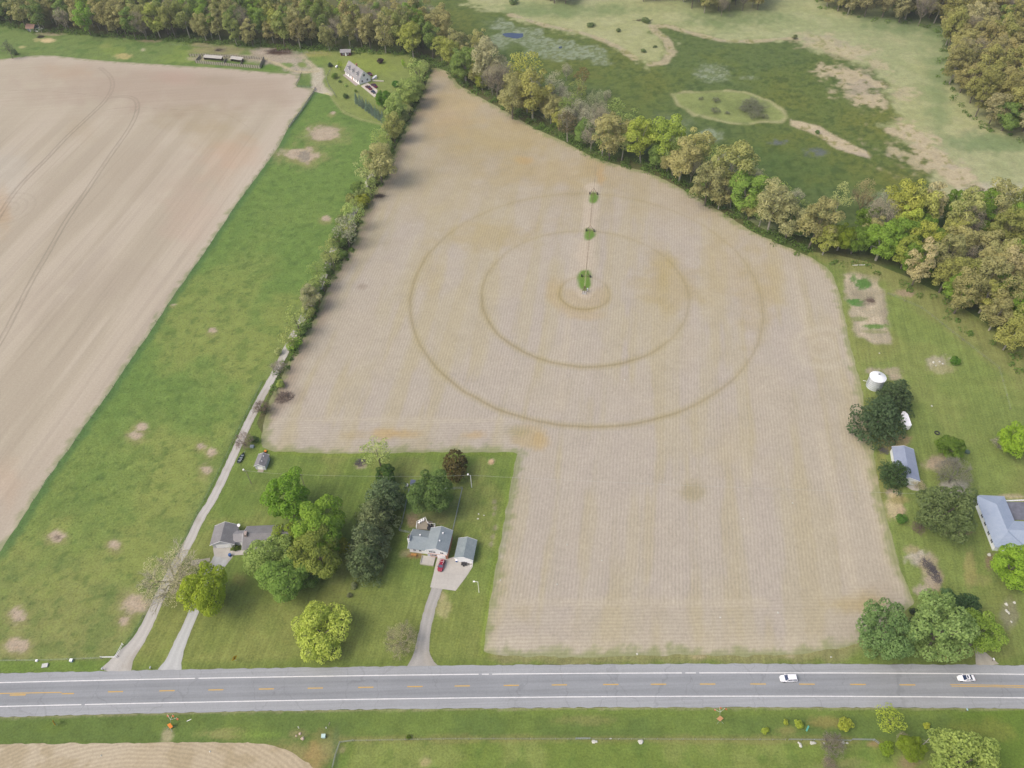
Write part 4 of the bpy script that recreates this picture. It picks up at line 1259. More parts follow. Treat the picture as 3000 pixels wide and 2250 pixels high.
def put_tree(kind, x, y, s_, color, label=None, hk=1.0, trunk=None, rot=None, vi=0, group=None, name=None):
    tr, cr_, zc, top = PROTO[kind][vi % len(PROTO[kind])]
    nm = name or NAME[kind]
    root = bpy.data.objects.new(nm, None); link(root)
    root.empty_display_size = 1
    root.location = (x, y, 0)
    root.rotation_euler = (rng.normal(0, .035), rng.normal(0, .035), rot if rot is not None else rng.uniform(0, 6.28))
    root.scale = (s_ * rng.uniform(.9, 1.1), s_ * rng.uniform(.9, 1.1), s_ * hk)
    cat = CAT.get(kind, "tree") if name is None else name.split("_")[-1]
    tag(root, label, cat, group)
    bush = kind == "bush"
    t = bpy.data.objects.new("stem" if bush else "trunk", tr); link(t, root)
    c = bpy.data.objects.new("foliage" if bush else "branches" if kind.startswith("bare") else "crown", cr_); link(c, root)
    col = np.asarray(color) * rng.uniform(.9, 1.1) * (1 + rng.normal(0, .02, 3))
    c.color = (*np.clip(col, .005, .9), 1)
    tk = TRK if trunk is None else trunk
    if kind.startswith("bare"): tk = np.asarray(color) * .8
    t.color = (*tk, 1)
    if kind.startswith("bare"):
        hz = bpy.data.objects.new("buds", (HAZE if kind == "bare_up" else HAZEB)[vi % 3]); link(hz, root); hz.color = (*np.clip(np.asarray(color) * 1.7, 0, .85), 1)
    TREES.append(root)
    return root


# ---- hedge trees between the lane and the stubble field (top to bottom)
HEDGE = [("sparse", 1228, 205, 66, SAGE, "pale green tree at the top end of the hedgerow by the farm lawn"),
         ("maple", 1203, 262, 76, SAGE, "wide pale green hedgerow tree below the topmost one, beside the farm lawn"),
         ("oak", 1158, 312, 66, SAGE, "pale sage hedgerow tree just right of the blue spruce row"),
         ("bush", 1192, 318, 38, PALE, "small pale tree on the field side of the sage hedgerow tree"),
         ("oak", 1150, 366, 58, OLV, "olive yellow hedgerow tree below the end of the blue spruce row"),
         ("sparse", 1118, 415, 56, SAGE, "thin sage green hedgerow tree above the tall golden oak"),
         ("oak", 1108, 470, 84, TAN + .03, "large golden tan oak standing tallest in the hedgerow"),
         ("sparse", 1070, 495, 58, PALE, "pale thin tree leaning over the lane beside the golden tan oak"),
         ("sparse", 1082, 545, 40, SAGE, "small sage tree beside the lane under the golden oak"),
         ("bush", 1058, 590, 46, C(150, 152, 62, CK), "yellow green bushy tree by the dark brush heap on the field edge"),
         ("sparse", 1030, 625, 56, SAGE, "thin green hedgerow tree below the yellow green bushy tree"),
         ("sparse", 1012, 668, 60, C(208, 206, 178), "white blossoming tree in the upper hedgerow", ),
         ("maple", 988, 700, 44, GRN, "dense green hedgerow tree below the white blossoming one"),
         ("sparse", 968, 735, 56, OLV, "olive hedgerow tree where the lane comes back into view"),
         ("bush", 960, 790, 34, GRN, "low green hedge shrub beside the pale lane bend"),
         ("sparse", 942, 818, 40, SAGE, "sage hedge tree just above the cream blossoming tree"),
         ("oak", 910, 868, 54, C(206, 202, 160), "cream blossoming tree halfway down the hedgerow"),
         ("bush", 898, 912, 44, OLV, "olive shrub right below the cream blossoming tree"),
         ("sparse", 868, 935, 58, SAGE, "thin sage tree overhanging the lane near the lower hedge end"),
         ("bush", 884, 962, 38, GRN, "green hedge shrub on the field side of the lane near the lower hedge end"),
         ("sparse", 848, 985, 50, OLV, "olive tree overhanging the lane second from the lower hedge end"),
         ("bush", 862, 1006, 40, LGR, "bright green bush at the lower end of the dense hedgerow"),
         ("bush", 823, 1125, 28, C(150, 164, 92, CK), "small pale bush beside the lane above the brush pile"),
         ("bush", 816, 1028, 26, PALE, "small pale shrub on the pasture side of the lane"),
         ("bush", 744, 1290, 26, DGR, "dark green shrub between the lane and the grey garden shed"),
         ("bush", 772, 1200, 24, DGR, "low dark green weeds shrub on the field corner by the lane")]
for q in HEDGE:
    add_tree(q[0], q[1], q[2], q[3] * (1.0 if q[2] < 360 else 1.2 if q[2] < 1020 else 1.1), np.asarray(q[4]) * 1.12, q[5])
add_tree("bare", 815, 1075, 54, GREYT, "thin bare tree beside the lane above the pale bush", hk=.9)
add_tree("bare", 765, 1195, 60, BRNT, "bare brown tree leaning over the lane below the brush pile", hk=.8)
add_tree("bare", 713, 1290, 62, C(150, 132, 122), "rusty grey bare tree over the lane above the small boat", hk=.8)
add_tree("bare", 500, 1690, 200, C(190, 182, 152), "big spreading bare tree arching over the gravel lane near the road", hk=.62, trunk=C(104, 94, 84))

# ---- belt of trees between the stubble field and the marsh (top left to lower right)
BELT = [("oak", 1318, 150, 50, GOLD, "small yellow oak at the upper end of the belt beside the marsh"), ("maple", 1362, 182, 76, GRN, "green maple near the upper end of the belt, first dense green crown there"),
        ("oak", 1404, 128, 56, TAN, "tan oak on the marsh edge above the pale belt oak"), ("oak", 1335, 128, 56, TAN, "tan oak at the uppermost tip of the belt"), ("oak", 1428, 178, 84, C(178, 174, 138, CK), "pale creamy tan oak with the broadest crown in the upper belt"),
        ("maple", 1412, 232, 40, YEL, "small yellow green tree below the pale creamy oak"), ("bare_up", 1455, 240, 60, GREYT, "grey bare tree right of the pale creamy oak"), ("bare_up", 1480, 215, 46, GREYP, "pale grey bare tree on the marsh side of the upper belt"),
        ("sparse", 1545, 192, 84, C(176, 178, 92, CK), "pale yellow green feathery tree standing alone toward the lily patch"), ("oak", 1500, 275, 76, TAN, "tan oak left of the twin golden oaks in the upper belt"),
        ("oak", 1560, 268, 88, C(168, 166, 100, CK), "large golden tan oak leaning toward the stubble field"), ("bare_up", 1628, 275, 62, GREYP, "tall pale grey bare tree beside the large golden oak"), ("bare_up", 1660, 212, 28, GREYP, "slim pale dead tree out in the marsh"),
        ("upright", 1706, 232, 34, C(166, 150, 104), "slim tan leafless looking poplar out in the marsh"), ("sparse", 1690, 262, 50, OLV, "olive green tree below the slim tan poplar"), ("bare_up", 1748, 312, 52, C(160, 164, 132), "greenish grey bare tree with upright twigs at the marsh edge"),
        ("bare_up", 1777, 285, 26, GREYP, "thin whitish bare tree tip at the marsh edge"), ("sparse", 1664, 362, 54, C(160, 148, 112), "greyish tan thin tree on the field side of the middle belt"), ("maple", 1714, 378, 56, GRN, "green leafy tree beside the greyish tan thin one"),
        ("sparse", 1822, 338, 72, SAGE, "pale sage tree behind the tan oak on the marsh side"), ("bare_up", 1762, 368, 60, GREYT, "grey twiggy tree between the green tree and the tan oak"), ("oak", 1790, 392, 82, C(166, 161, 114, CK), "tan oak with bare trunks showing beside the bright yellow maple"),
        ("oak", 1884, 402, 80, YEL, "bright yellow leaning maple at the middle of the belt"), ("oak", 1950, 398, 84, C(156, 168, 80, CK), "yellow green maple right of the bright yellow one"), ("maple", 1925, 455, 52, GRN, "green tree at the feet of the yellow green maple"),
        ("oak", 2000, 462, 80, TAN, "tan oak just right of the yellow green maple"), ("oak", 2040, 432, 78, C(170, 165, 110, CK), "golden tan oak on the marsh side above the middle tan oak"), ("oak", 2078, 532, 80, TAN2, "brownish tan oak leaning over the field bend"),
        ("oak", 2148, 492, 104, C(168, 167, 108, CK), "broad golden oak with the widest crown in the belt"), ("oak", 2115, 560, 60, TAN, "small tan oak below the broad golden oak"), ("oak", 2222, 522, 40, PALE, "small pale tree between the broad golden oak and the marsh"),
        ("maple", 2192, 560, 90, C(134, 158, 78, CK), "fresh green maple in the lower belt between tan oaks"), ("oak", 2270, 596, 96, C(168, 164, 120, CK), "pale tan oak right of the fresh green maple"), ("oak", 2318, 640, 72, C(168, 164, 124, CK), "tan oak with grey gaps at the lower belt"),
        ("sparse", 2462, 575, 60, C(186, 184, 128, CK), "pale feathery tree leaning into the marsh at the lower belt"), ("bare_up", 2530, 588, 64, C(170, 156, 118), "tall brownish bare tree beside the pale feathery one"), ("oak", 2392, 650, 96, TAN, "large tan oak above the field corner in the lower belt"),
        ("maple", 2468, 690, 66, C(132, 150, 54, CK), "dense green tree at the woodland corner by the lawn"), ("maple", 2552, 640, 62, C(116, 142, 54, CK), "green crown behind the woodland corner tree"), ("bare_up", 2330, 585, 40, GREYP, "pale bare tree on the marsh side of the lower belt"),
        ("oak", 2425, 700, 56, GOLD, "golden olive oak next to the woodland corner tree"), ("bare_up", 2590, 600, 50, GREYP, "grey white bare tree below the lily patch at the lower marsh"), ("oak", 2665, 592, 92, C(166, 170, 84, CK), "bright yellow green oak at the marsh end of the right woodland"),
        ("bare", 2858, 568, 60, C(150, 142, 120), "grey bare tree standing above the right woodland against the pale marsh")]
for q in BELT:
    add_tree(q[0], q[1], q[2], q[3] * (1.22 if q[0] in ("oak", "maple", "bare_up") else 1.15), *q[4:], trunk=TRKP if len(TREES) % 3 else TRK, hk=1.0 if q[0] not in ("oak",) else 1.05)

# ---- yard trees west of the field
add_tree("maple", 840, 1447, 138, C(126, 158, 58, CK), "round bright green maple below the grey garden shed", var=0)
add_tree("maple", 607, 1722, 146, C(154, 172, 56, CK), "round lime green maple standing over the gravel driveway", var=1)
add_tree("lowtree", 788, 1632, 150, C(150, 168, 98, CK), "pale sage tree overhanging the grey ranch house roof", var=0, hk=.85)
add_tree("maple", 928, 1538, 152, C(132, 160, 64, CK), "mid green maple behind the ranch house", var=2)
add_tree("maple", 932, 1622, 152, C(144, 156, 78, CK), "olive gold maple in front of the dark pines", var=0)
add_tree("maple", 835, 1690, 136, C(126, 152, 74, CK), "fresh green maple in front of the ranch house", var=1, hk=.85)
add_tree("lowtree", 842, 1566, 92, C(150, 166, 70, CK), "small yellow green tree spreading over the back roof of the ranch house")
add_tree("lowtree", 895, 1690, 90, C(116, 142, 74, CK), "dark green small tree between the gold maple and the fresh green maple")
add_tree("oak", 990, 1595, 60, C(150, 150, 60, CK), "small olive tree squeezed between the gold maple and the pines", hk=.9)
add_tree("pine", 1128, 1452, 108, C(106, 122, 88, CK), "dark blue green pine, topmost of the pine row", var=0)
add_tree("pine", 1098, 1515, 104, C(122, 134, 96, CK), "grey green pine, second from the top of the pine row", var=1)
add_tree("pine", 1078, 1585, 112, C(116, 130, 94, CK), "grey green pine, third in the pine row beside the gold maple", var=2)
add_tree("pine", 1066, 1648, 110, C(112, 128, 90, CK), "green pine at the lower end of the pine row", var=0)
add_tree("sparse", 1108, 1328, 88, C(168, 180, 112, CK), "thin pale green tree at the lawn edge above the pine row", hk=1.05)
add_tree("maple", 1128, 1392, 58, C(78, 106, 52, CK), "dark green small tree between the thin pale tree and the pines")
add_tree("maple", 1268, 1438, 130, C(106, 128, 76, CK), "large dense green linden in the fenced yard behind the white house", var=1, hk=1.1)
add_tree("bush", 1328, 1368, 100, C(92, 84, 52, CK), "dark purple brown tree behind the green linden", name="crabapple_tree")
add_tree("lowtree", 945, 1845, 172, C(178, 184, 92, CK), "pale yellow green willow on the front lawn", var=2, hk=.8, name="willow_tree")
add_tree("bare", 1172, 1876, 110, C(176, 168, 136), "small twiggy budding tree on the front lawn beside the curved drive", hk=.6)
add_tree("bush", 688, 1606, 24, C(90, 108, 46, CK), "small round shrub beside the white garage door", ground=False)
add_tree("bush", 1034, 1716, 22, C(132, 140, 104, CK), "grey green weedy bush below the pine row")
add_tree("bush", 1024, 1744, 18, C(128, 128, 100, CK), "lower of the two weedy bushes under the pine row")

# ---- yard trees east of the field
add_tree("pine", 2622, 1162, 92, C(88, 104, 74, CK), "dark pine crowding the metal grain bin", var=1)
add_tree("pine", 2578, 1225, 126, C(86, 104, 74, CK), "broad dark pine beside the white camper", var=2, hk=.95)
add_tree("pine", 2622, 1388, 86, C(76, 96, 62, CK), "small dark pine leaning over the metal barn", var=0, hk=.75)
add_tree("maple", 2786, 1308, 78, C(104, 130, 54, CK), "round deep green tree in the right yard above the grey bare tree", var=0, hk=.85)
add_tree("bare", 2798, 1385, 124, C(140, 136, 122), "large grey bare tree over the gravel patch in the right yard", hk=.75, trunk=C(84, 76, 70))
add_tree("bare", 2690, 1420, 46, C(190, 178, 150), "pale bare bush beside the barn corner", hk=.6)
add_tree("feather", 2766, 1490, 172, C(106, 120, 80, CK), "wide dark green tree with golden tips beside the blue roofed house", var=0, hk=1.0)
add_tree("maple", 2975, 1655, 132, C(140, 170, 62, CK), "bright lime green tree in front of the blue roofed house", var=2)
add_tree("feather", 2592, 1845, 172, C(116, 138, 88, CK), "broad green willow at the field corner beside the road", var=1)
add_tree("feather", 2762, 1838, 190, C(140, 160, 98, CK), "tall light green willow above the yellow road sign", var=0, hk=1.1)
add_tree("feather", 2876, 1852, 136, C(142, 164, 76, CK), "light green willow beside the dirt drive entrance", var=1)
add_tree("pine", 2830, 1772, 76, C(70, 96, 64, CK), "dark green spruce behind the tall light willow", var=1)
add_tree("pine", 2702, 1838, 62, C(66, 88, 58, CK), "dark conifer wedged between the two big willows", var=2)
add_tree("bush", 2776, 1738, 42, C(92, 118, 76, CK), "low blue green bush above the tall light willow")
add_tree("bush", 2680, 1790, 30, C(50, 62, 48, CK), "very dark shrub between the willows and the field")
add_tree("maple", 2978, 1284, 96, C(138, 164, 56, CK), "yellow green tree at the right edge of the wide lawn", var=1)
add_tree("bare", 2930, 1300, 52, C(176, 168, 150), "pale dead tree left of the yellow green edge tree", hk=.7)
add_tree("bush", 2797, 1056, 34, C(92, 128, 48, CK), "small round green shrub beside the stone ring in the right lawn")
add_tree("bush", 2850, 1458, 22, C(84, 98, 56, CK), "dark shrub at the upper left corner of the blue roofed house")
add_tree("bush", 2640, 1520, 36, C(92, 128, 58, CK), "green weedy shrub below the pale dirt patch at the field edge")

# ---- south of the road
add_tree("bush", 2243, 2143, 26, C(164, 176, 74, CK), "smallest yellow green bush south of the road")
add_tree("bush", 2340, 2120, 30, C(164, 176, 74, CK), "yellow green bush just left of the teal road sign")
add_tree("bush", 2304, 2116, 20, C(164, 176, 74, CK), "small thin yellow bush two bushes left of the teal sign")
add_tree("bush", 2480, 2122, 48, C(164, 176, 74, CK), "yellow green bush right of the teal road sign")
add_tree("sparse", 2604, 2108, 84, C(164, 176, 74, CK), "widest yellow green small tree south of the road", hk=.6)
add_tree("bush", 2716, 2125, 24, C(176, 180, 76, CK), "sparse yellow bush above the broken white trunk")
add_tree("bare", 2437, 2182, 76, C(150, 138, 128), "grey bare bush growing through the south fence", hk=.8)
add_tree("bare", 2430, 2238, 50, C(160, 146, 132), "low bare brush at the bottom edge below the south fence", hk=.6)
add_tree("maple", 2672, 2190, 74, C(120, 138, 48, CK), "dense green small tree below the broken white trunk", hk=.8)
add_tree("bush", 2600, 2190, 46, C(130, 150, 52, CK), "green bush at the end of the silver rail")
add_tree("bare", 2645, 2165, 44, C(186, 172, 152), "pale dead branches above the dense green small tree", hk=.7)
add_tree("feather", 2826, 2235, 200, C(160, 174, 98, CK), "large pale green tree at the bottom edge of the picture", var=0)
add_tree("sparse", 2890, 2225, 70, C(160, 172, 76, CK), "yellowish tree at the bottom edge right of the large pale one", hk=.8)
add_tree("bush", 1198, 2160, 18, C(104, 122, 44, CK), "small dark bush on the south fence line")

# ---- farmyard at the top
add_tree("maple", 1124, 290, 46, C(98, 138, 48, CK), "tall oval green tree at the farmhouse drive end", hk=1.15)
add_tree("bush", 1159, 246, 27, C(82, 124, 48, CK), "round green shrub alone on the farm lawn")
add_tree("upright", 1183, 184, 13, C(140, 170, 56, CK), "slim lime green tree at the back of the farm lawn")
add_tree("upright", 996, 192, 16, C(150, 172, 62, CK), "slim yellow green tree left of the farmhouse")
add_tree("bush", 1114, 178, 20, C(66, 44, 54, CK), "dark purple tree at the back of the farm lawn", name="plum_tree")
add_tree("pine", 967, 190, 15, C(62, 84, 68, CK), "small dark spruce beside the track bend at the farm", hk=.7)
add_tree("bush", 979, 222, 20, C(104, 126, 56, CK), "round olive shrub in front of the farmhouse")
add_tree("bush", 995, 238, 11, C(86, 116, 56, CK), "small green shrub below the round olive one on the farm lawn")
add_tree("bush", 1014, 251, 10, C(168, 190, 120, CK), "tiny pale flowering shrub below the farmhouse path")
add_tree("bush", 1011, 281, 20, C(90, 110, 62, CK), "dark green mound shrub left of the blue spruce row")
add_tree("bush", 1041, 266, 10, C(104, 126, 60, CK), "small shrub just above the blue spruce row")
for i in range(9):
    t = i / 8
    add_tree("spruce", 1044 + 76 * t, 290 + 54 * t ** 1.05, 13.5, C(128, 146, 136, CK),
             ["leftmost", "second from the left", "third from the left", "fourth from the left", "middle", "fourth from the right", "third from the right", "second from the right", "rightmost"][i] + " blue spruce in the row below the farmhouse drive" if i != 4 else "middle blue spruce of the nine in the row below the farmhouse drive",
             group="blue spruces in the row by the farmhouse", hk=1.55)
add_tree("sparse", 22, 140, 34, C(96, 104, 84, CK), "lone dark grey tree at the left end of the meadow")
add_tree("bush", 40, 152, 22, C(100, 120, 84, CK), "dark shrub at the foot of the lone grey meadow tree")
for px, py in () or ((2168, 312), (2192, 305), (2215, 312), (2236, 322), (2205, 328), (2100, 288), (2092, 322), (2230, 338)):
    pass
SH = [(2200, 300, 34), (2222, 318, 30), (2184, 318, 24), (2212, 334, 26), (2098, 292, 18), (2096, 322, 18), (2054, 288, 10), (2130, 330, 10), (2240, 340, 16)]
LBL = ["topmost grey twiggy bush of the marsh islet clump", "grey twiggy bush at the right of the islet clump", "grey twiggy bush at the left of the islet clump", "grey twiggy bush at the bottom of the islet clump", "upper grey bush on the left half of the marsh islet",
       "lower grey bush on the left half of the marsh islet", "tiny grey bush near the left tip of the marsh islet", "tiny grey bush on the lower shore of the marsh islet", "small grey bush at the right end of the islet clump"]
for (px, py, w), lb in zip(SH, LBL):
    add_tree("bare", px, py, w * 1.7, C(128, 130, 108), lb, hk=.5, name="marsh_bush")
add_tree("bush", 2396, 386, 16, C(96, 130, 64, CK), "small green bush on the tan spit in the marsh")
add_tree("bush", 2328, 108, 16, C(104, 112, 76, CK), "dark shrub on the shore point at the top of the marsh")
for px, py, w, lb in ((1732, 72, 26, "grey bush on the upper marsh peninsula left of the shore hook"), (1810, 88, 18, "small dark bush in the middle of the marsh peninsula"), (1920, 136, 14, "dark bush near the round tip of the marsh peninsula"), (1886, 148, 20, "green bush near the lower shore of the marsh peninsula"),
                      (1506, 4, 30, "dark bush at the top edge above the marsh"), (1890, 60, 30, "low dark bushes beside the sandy shore hook")):
    add_tree("bush", px, py, w, C(106, 122, 80, CK), lb, hk=.55)

# ---- woods
ORDX = 0
ORD = ["first", "second", "third", "fourth", "fifth", "sixth", "seventh", "eighth", "ninth", "tenth", "eleventh", "twelfth", "thirteenth", "fourteenth", "fifteenth", "sixteenth", "seventeenth", "eighteenth", "nineteenth", "twentieth"]
WOOD = []


def woods(poly_px, step, mix, wmin, wmax, where, edge_px, seed):
    """fills a wood; mix: list of (weight, kind, colour, words)"""
    r = np.random.default_rng(seed)
    P = P2(poly_px); E = P2(edge_px)
    x0, y0 = P.min(0); x1, y1 = P.max(0)
    pts = []
    ny = int((y1 - y0) / (step * .87)) + 1; nx = int((x1 - x0) / step) + 1
    for j in range(ny):
        for i in range(nx):
            pts.append((x0 + (i + .5 * (j % 2)) * step + r.uniform(-.33, .33) * step, y0 + j * step * .87 + r.uniform(-.33, .33) * step))
    pts = np.array(pts)
    pts = pts[inside(pts[:, 0], pts[:, 1], P)]
    de = seg_dist(pts[:, 0], pts[:, 1], E, False)
    w = np.array([q[0] for q in mix], float); w /= w.sum()
    for (x, y), d in zip(pts, de):
        k_ = r.choice(len(mix), p=w)
        _, kind, colr, words = mix[k_]
        px, py = to_px(np.array([x]), np.array([y]))
        if px[0] < -90 or px[0] > 3090 or py[0] < -95: continue
        s_ = r.uniform(wmin, wmax) / 2
        hk = r.uniform(.9, 1.15)
        if kind == "bare_up": hk *= .95
        if py[0] < -14 or (d > step * 4.3 and px[0] < 1330): continue
        o = put_tree(kind, x, y, s_, np.asarray(colr) * r.uniform(.88, 1.1), None, hk, TRKP if r.random() < .4 else TRK, None, int(r.integers(9)))
        WOOD.append((o, words, where(px[0], py[0]), "front" if d < step * 1.1 else "second" if d < step * 2.0 else "inner", x, y))


MIX1 = [(22, "oak", TAN, "tan oak"), (14, "tall", TAN * .95, "tall tan oak"), (16, "tall", OLV, "olive oak"), (10, "oak", GOLD, "golden oak"), (14, "tall", GRN, "green maple"), (10, "tall", LGR * .95, "bright green tree"), (14, "bare_up", GREYT * 1.1, "grey bare tree")]
MIX2 = [(36, "oak", C(162, 154, 106, CK), "tan oak"), (22, "tall", C(154, 151, 94, CK), "olive tan oak"), (14, "oak", C(156, 148, 114, CK), "greyish oak"), (14, "bare_up", GREYT, "grey bare tree"), (8, "maple", GRN, "green maple"), (6, "oak", C(172, 166, 128, CK), "pale oak")]
MIX3 = [(30, "oak", C(164, 160, 112, CK), "tan oak"), (14, "tall", C(158, 156, 104, CK), "olive tan oak"), (12, "oak", C(160, 162, 94, CK), "golden olive oak"), (8, "oak", YEL, "yellow green oak"), (20, "maple", C(122, 148, 62, CK), "green maple"), (8, "bare_up", GREYT, "grey bare tree"), (6, "tall", C(188, 176, 136, CK), "pale tall oak")]
EDGE1 = [(-200, 74), (0, 80), (90, 98), (203, 104), (339, 115), (497, 127), (678, 139), (791, 146), (1000, 157), (1100, 162), (1200, 170), (1262, 190), (1296, 204)]
EDGE1 = [(x, y - 4) for x, y in EDGE1]
woods(EDGE1 + [(1304, 180), (1312, 120), (1292, 60), (1240, 0), (1200, -45), (0, -60), (-200, -60)], 9.5, MIX1, 10.5, 15,
      lambda px, py: "behind the red roofed shed" if px < 210 else "behind the open meadow" if px < 560 else "behind the wooden paddock" if px < 780 else "behind the muddy yard" if px < 960 else "behind the farmhouse" if px < 1150 else "where belt meets top wood", EDGE1, 101)
EDGE2 = [(2380, -10), (2407, 20), (2480, 45), (2565, 58), (2673, 72), (2745, 88), (2768, 120), (2766, 200), (2764, 250), (2795, 305), (2828, 330), (2904, 385), (2994, 412), (3100, 440)]
woods(EDGE2 + [(3150, 430), (3150, -80), (2380, -80)], 10.5, MIX2, 12, 16,
      lambda px, py: "along the upper marsh edge" if px < 2700 else "in the far right wood" if py < 200 else "in the wood right of the marsh", EDGE2, 102)
EDGE3 = [(2440, 752), (2500, 775), (2600, 800), (2650, 840), (2740, 890), (2790, 935), (2870, 995), (2940, 1035), (3000, 1090), (3080, 1155)]
woods(EDGE3 + [(3120, 1150), (3120, 620), (3000, 632), (2850, 635), (2720, 640), (2600, 672), (2520, 700), (2440, 735)], 10.2, MIX3, 11.5, 15.5,
      lambda px, py: "in the wood by the garden plots" if px < 2700 else "in the wood by the right lawn" if py > 850 else "in the right wood toward the marsh", EDGE3, 103)
for k_, (pl, wh) in enumerate((([(1980, -70), (1990, 25), (2040, 42), (2130, 50), (2200, 45), (2240, 15), (2250, -70)], "in the small top wood"), ([(1560, -70), (1575, 10), (1620, 26), (1690, 22), (1700, -70)], "in the top left marsh copse"),
                               ([(1850, -70), (1870, 4), (1960, 18), (1995, 14), (1995, -70)], "in the top middle marsh copse"))):
    woods(pl, 9.5, MIX1, 10, 14, lambda px, py, wh=wh: wh, pl[:-1], 110 + k_)

# fillers between the belt trees and along the hedge
def filler(pts, off, step, mix, wmin, wmax, where, seed, jit=1.5, mind=5.5, hks=(.85, 1.1)):
    r = np.random.default_rng(seed)
    P = resample(P2(pts), 1.0, False)
    T = np.gradient(P, axis=0); T /= np.hypot(*T.T)[:, None]
    Nn = np.stack([-T[:, 1], T[:, 0]], 1)
    w = np.array([q[0] for q in mix], float); w /= w.sum()
    have = np.array([(o.location.x, o.location.y) for o in TREES])
    i = r.uniform(0, step)
    while i < len(P):
        p = P[int(i)] + Nn[int(i)] * off + r.normal(0, jit, 2)
        i += step * r.uniform(.75, 1.25)
        if np.hypot(have[:, 0] - p[0], have[:, 1] - p[1]).min() < mind: continue
        have = np.vstack([have, p])
        k_ = r.choice(len(mix), p=w); _, kind, colr, words = mix[k_]
        px, py = to_px(np.array([p[0]]), np.array([p[1]]))
        o = put_tree(kind, p[0], p[1], r.uniform(wmin, wmax) / 2, np.asarray(colr) * r.uniform(.9, 1.1), None, r.uniform(*hks), TRKP if r.random() < .6 else TRK, None, int(r.integers(9)))
        WOOD.append((o, words, where(px[0], py[0]), "belt", p[0], p[1]))


MIXB = [(34, "oak", TAN, "tan oak"), (10, "oak", GOLD, "golden oak"), (24, "bare_up", GREYP, "pale bare tree"), (14, "maple", GRN, "green tree"), (18, "sparse", SAGE, "thin sage tree")]
wb = lambda px, py: "in the upper belt beside the marsh" if px < 1600 else "in the middle belt beside the marsh" if px < 2050 else "in the lower belt beside the marsh"
filler(FIELD_B[1:-1], 6, 6.5, MIXB, 9.5, 13, wb, 201, 1.5, 4.8)
filler(FIELD_B[1:-1], 13, 6.5, MIXB, 10, 13.5, wb, 202, 1.5, 5.0)
filler(FIELD_B[1:-4], 20, 8, [(40, "bare_up", GREYP, "pale bare tree"), (40, "sparse", SAGE, "thin sage tree"), (20, "oak", TAN, "tan oak")], 8.5, 12, wb, 203)
MIXH = [(30, "sparse", SAGE, "thin sage tree"), (40, "bush", C(144, 154, 98, CK), "sage green bush"), (20, "bush", OLV, "olive bush"), (10, "bush", GRN, "green bush")]
wh_ = lambda px, py: "in the upper hedgerow" if py < 500 else "in the lower hedgerow"
filler(FIELD_H[3:], 3.5, 4.0, MIXH, 6, 9, wh_, 204, 1.0, 3.0)
filler(FIELD_H[5:], 7.0, 5.5, MIXH, 5.5, 8.5, wh_, 205, 1.0, 3.2)

keys = {}
for o, words, wh, fb, x, y in WOOD:
    keys.setdefault((words, wh, fb), []).append((x, o))
for (words, wh, fb), lst in keys.items():
    lst.sort(key=lambda q: q[0])
    fr = "front row " if fb == "front" else "second row " if fb == "second" else "" if fb == "belt" else "rear rows "
    for i, (_, o) in enumerate(lst):
        if len(lst) == 1: o["label"] = f"the only {words} {fr}{wh}"
        else:
            o["label"] = f"{ORD[i] if i < 20 else 'last'} {words} from left, {fr}{wh}"
        o["group"] = f"{words}s {fr}{wh}"

# ---- undergrowth under belt, hedge and wood edges: one mass of low leaves
r = np.random.default_rng(77)
Vs, Fs, Ts = [], [], []
base = 0


def brush_along(pts, step, w, z1, n):
    global base
    P = resample(P2(pts), step, False)
    for p in P:
        if r.random() < .12: continue
        q = p + r.normal(0, w, 2)
        h = r.uniform(.5, 1) * z1
        m_ = int(n * r.uniform(.6, 1.3))
        d = unit(r.normal(0, 1, (m_, 3))); d[:, 2] = np.abs(d[:, 2])
        Pn = np.array([q[0], q[1], .1]) + d * np.array([h * 1.0, h * 1.0, h]) * r.uniform(.6, 1, (m_, 1))
        V, Fq = leaf_quads(Pn, d, .55, r, .5)
        Vs.append(V); Fs.append(Fq + base); Ts.append(np.repeat(np.clip(r.uniform(0, .8) * .7 + r.uniform(0, .3, m_), 0, 1), 4)); base += len(V)


brush_along([(x, y - 3) for x, y in EDGE1], 2.0, 1.2, 3.0, 40)
brush_along([(x, y - 8) for x, y in EDGE1], 2.6, 2.4, 3.8, 40)
brush_along([(x + 6, y - 6) for x, y in FIELD_B[1:-2]], 2.0, 2.0, 3.0, 44)
brush_along([(x + 14, y - 14) for x, y in FIELD_B[1:-2]], 2.6, 2.6, 3.4, 44)
brush_along([(x - 5, y) for x, y in FIELD_H[1:]], 2.2, 1.2, 2.0, 36)
brush_along(EDGE3, 2.6, 2.2, 2.6, 40)
brush_along(EDGE2, 3.4, 2.4, 2.6, 40)
me = np_mesh("undergrowth", np.concatenate(Vs), np.concatenate(Fs), {"tint": np.concatenate(Ts)})
me.materials.append(LEAF)
ug = bpy.data.objects.new("undergrowth", me); link(ug)
ug.color = (*C(104, 128, 66, CK), 1)
tag(ug, "low dark green undergrowth along the belt, hedgerow and wood edges", "undergrowth", None, "stuff")
print("trees", len(TREES), "woods", len(WOOD))
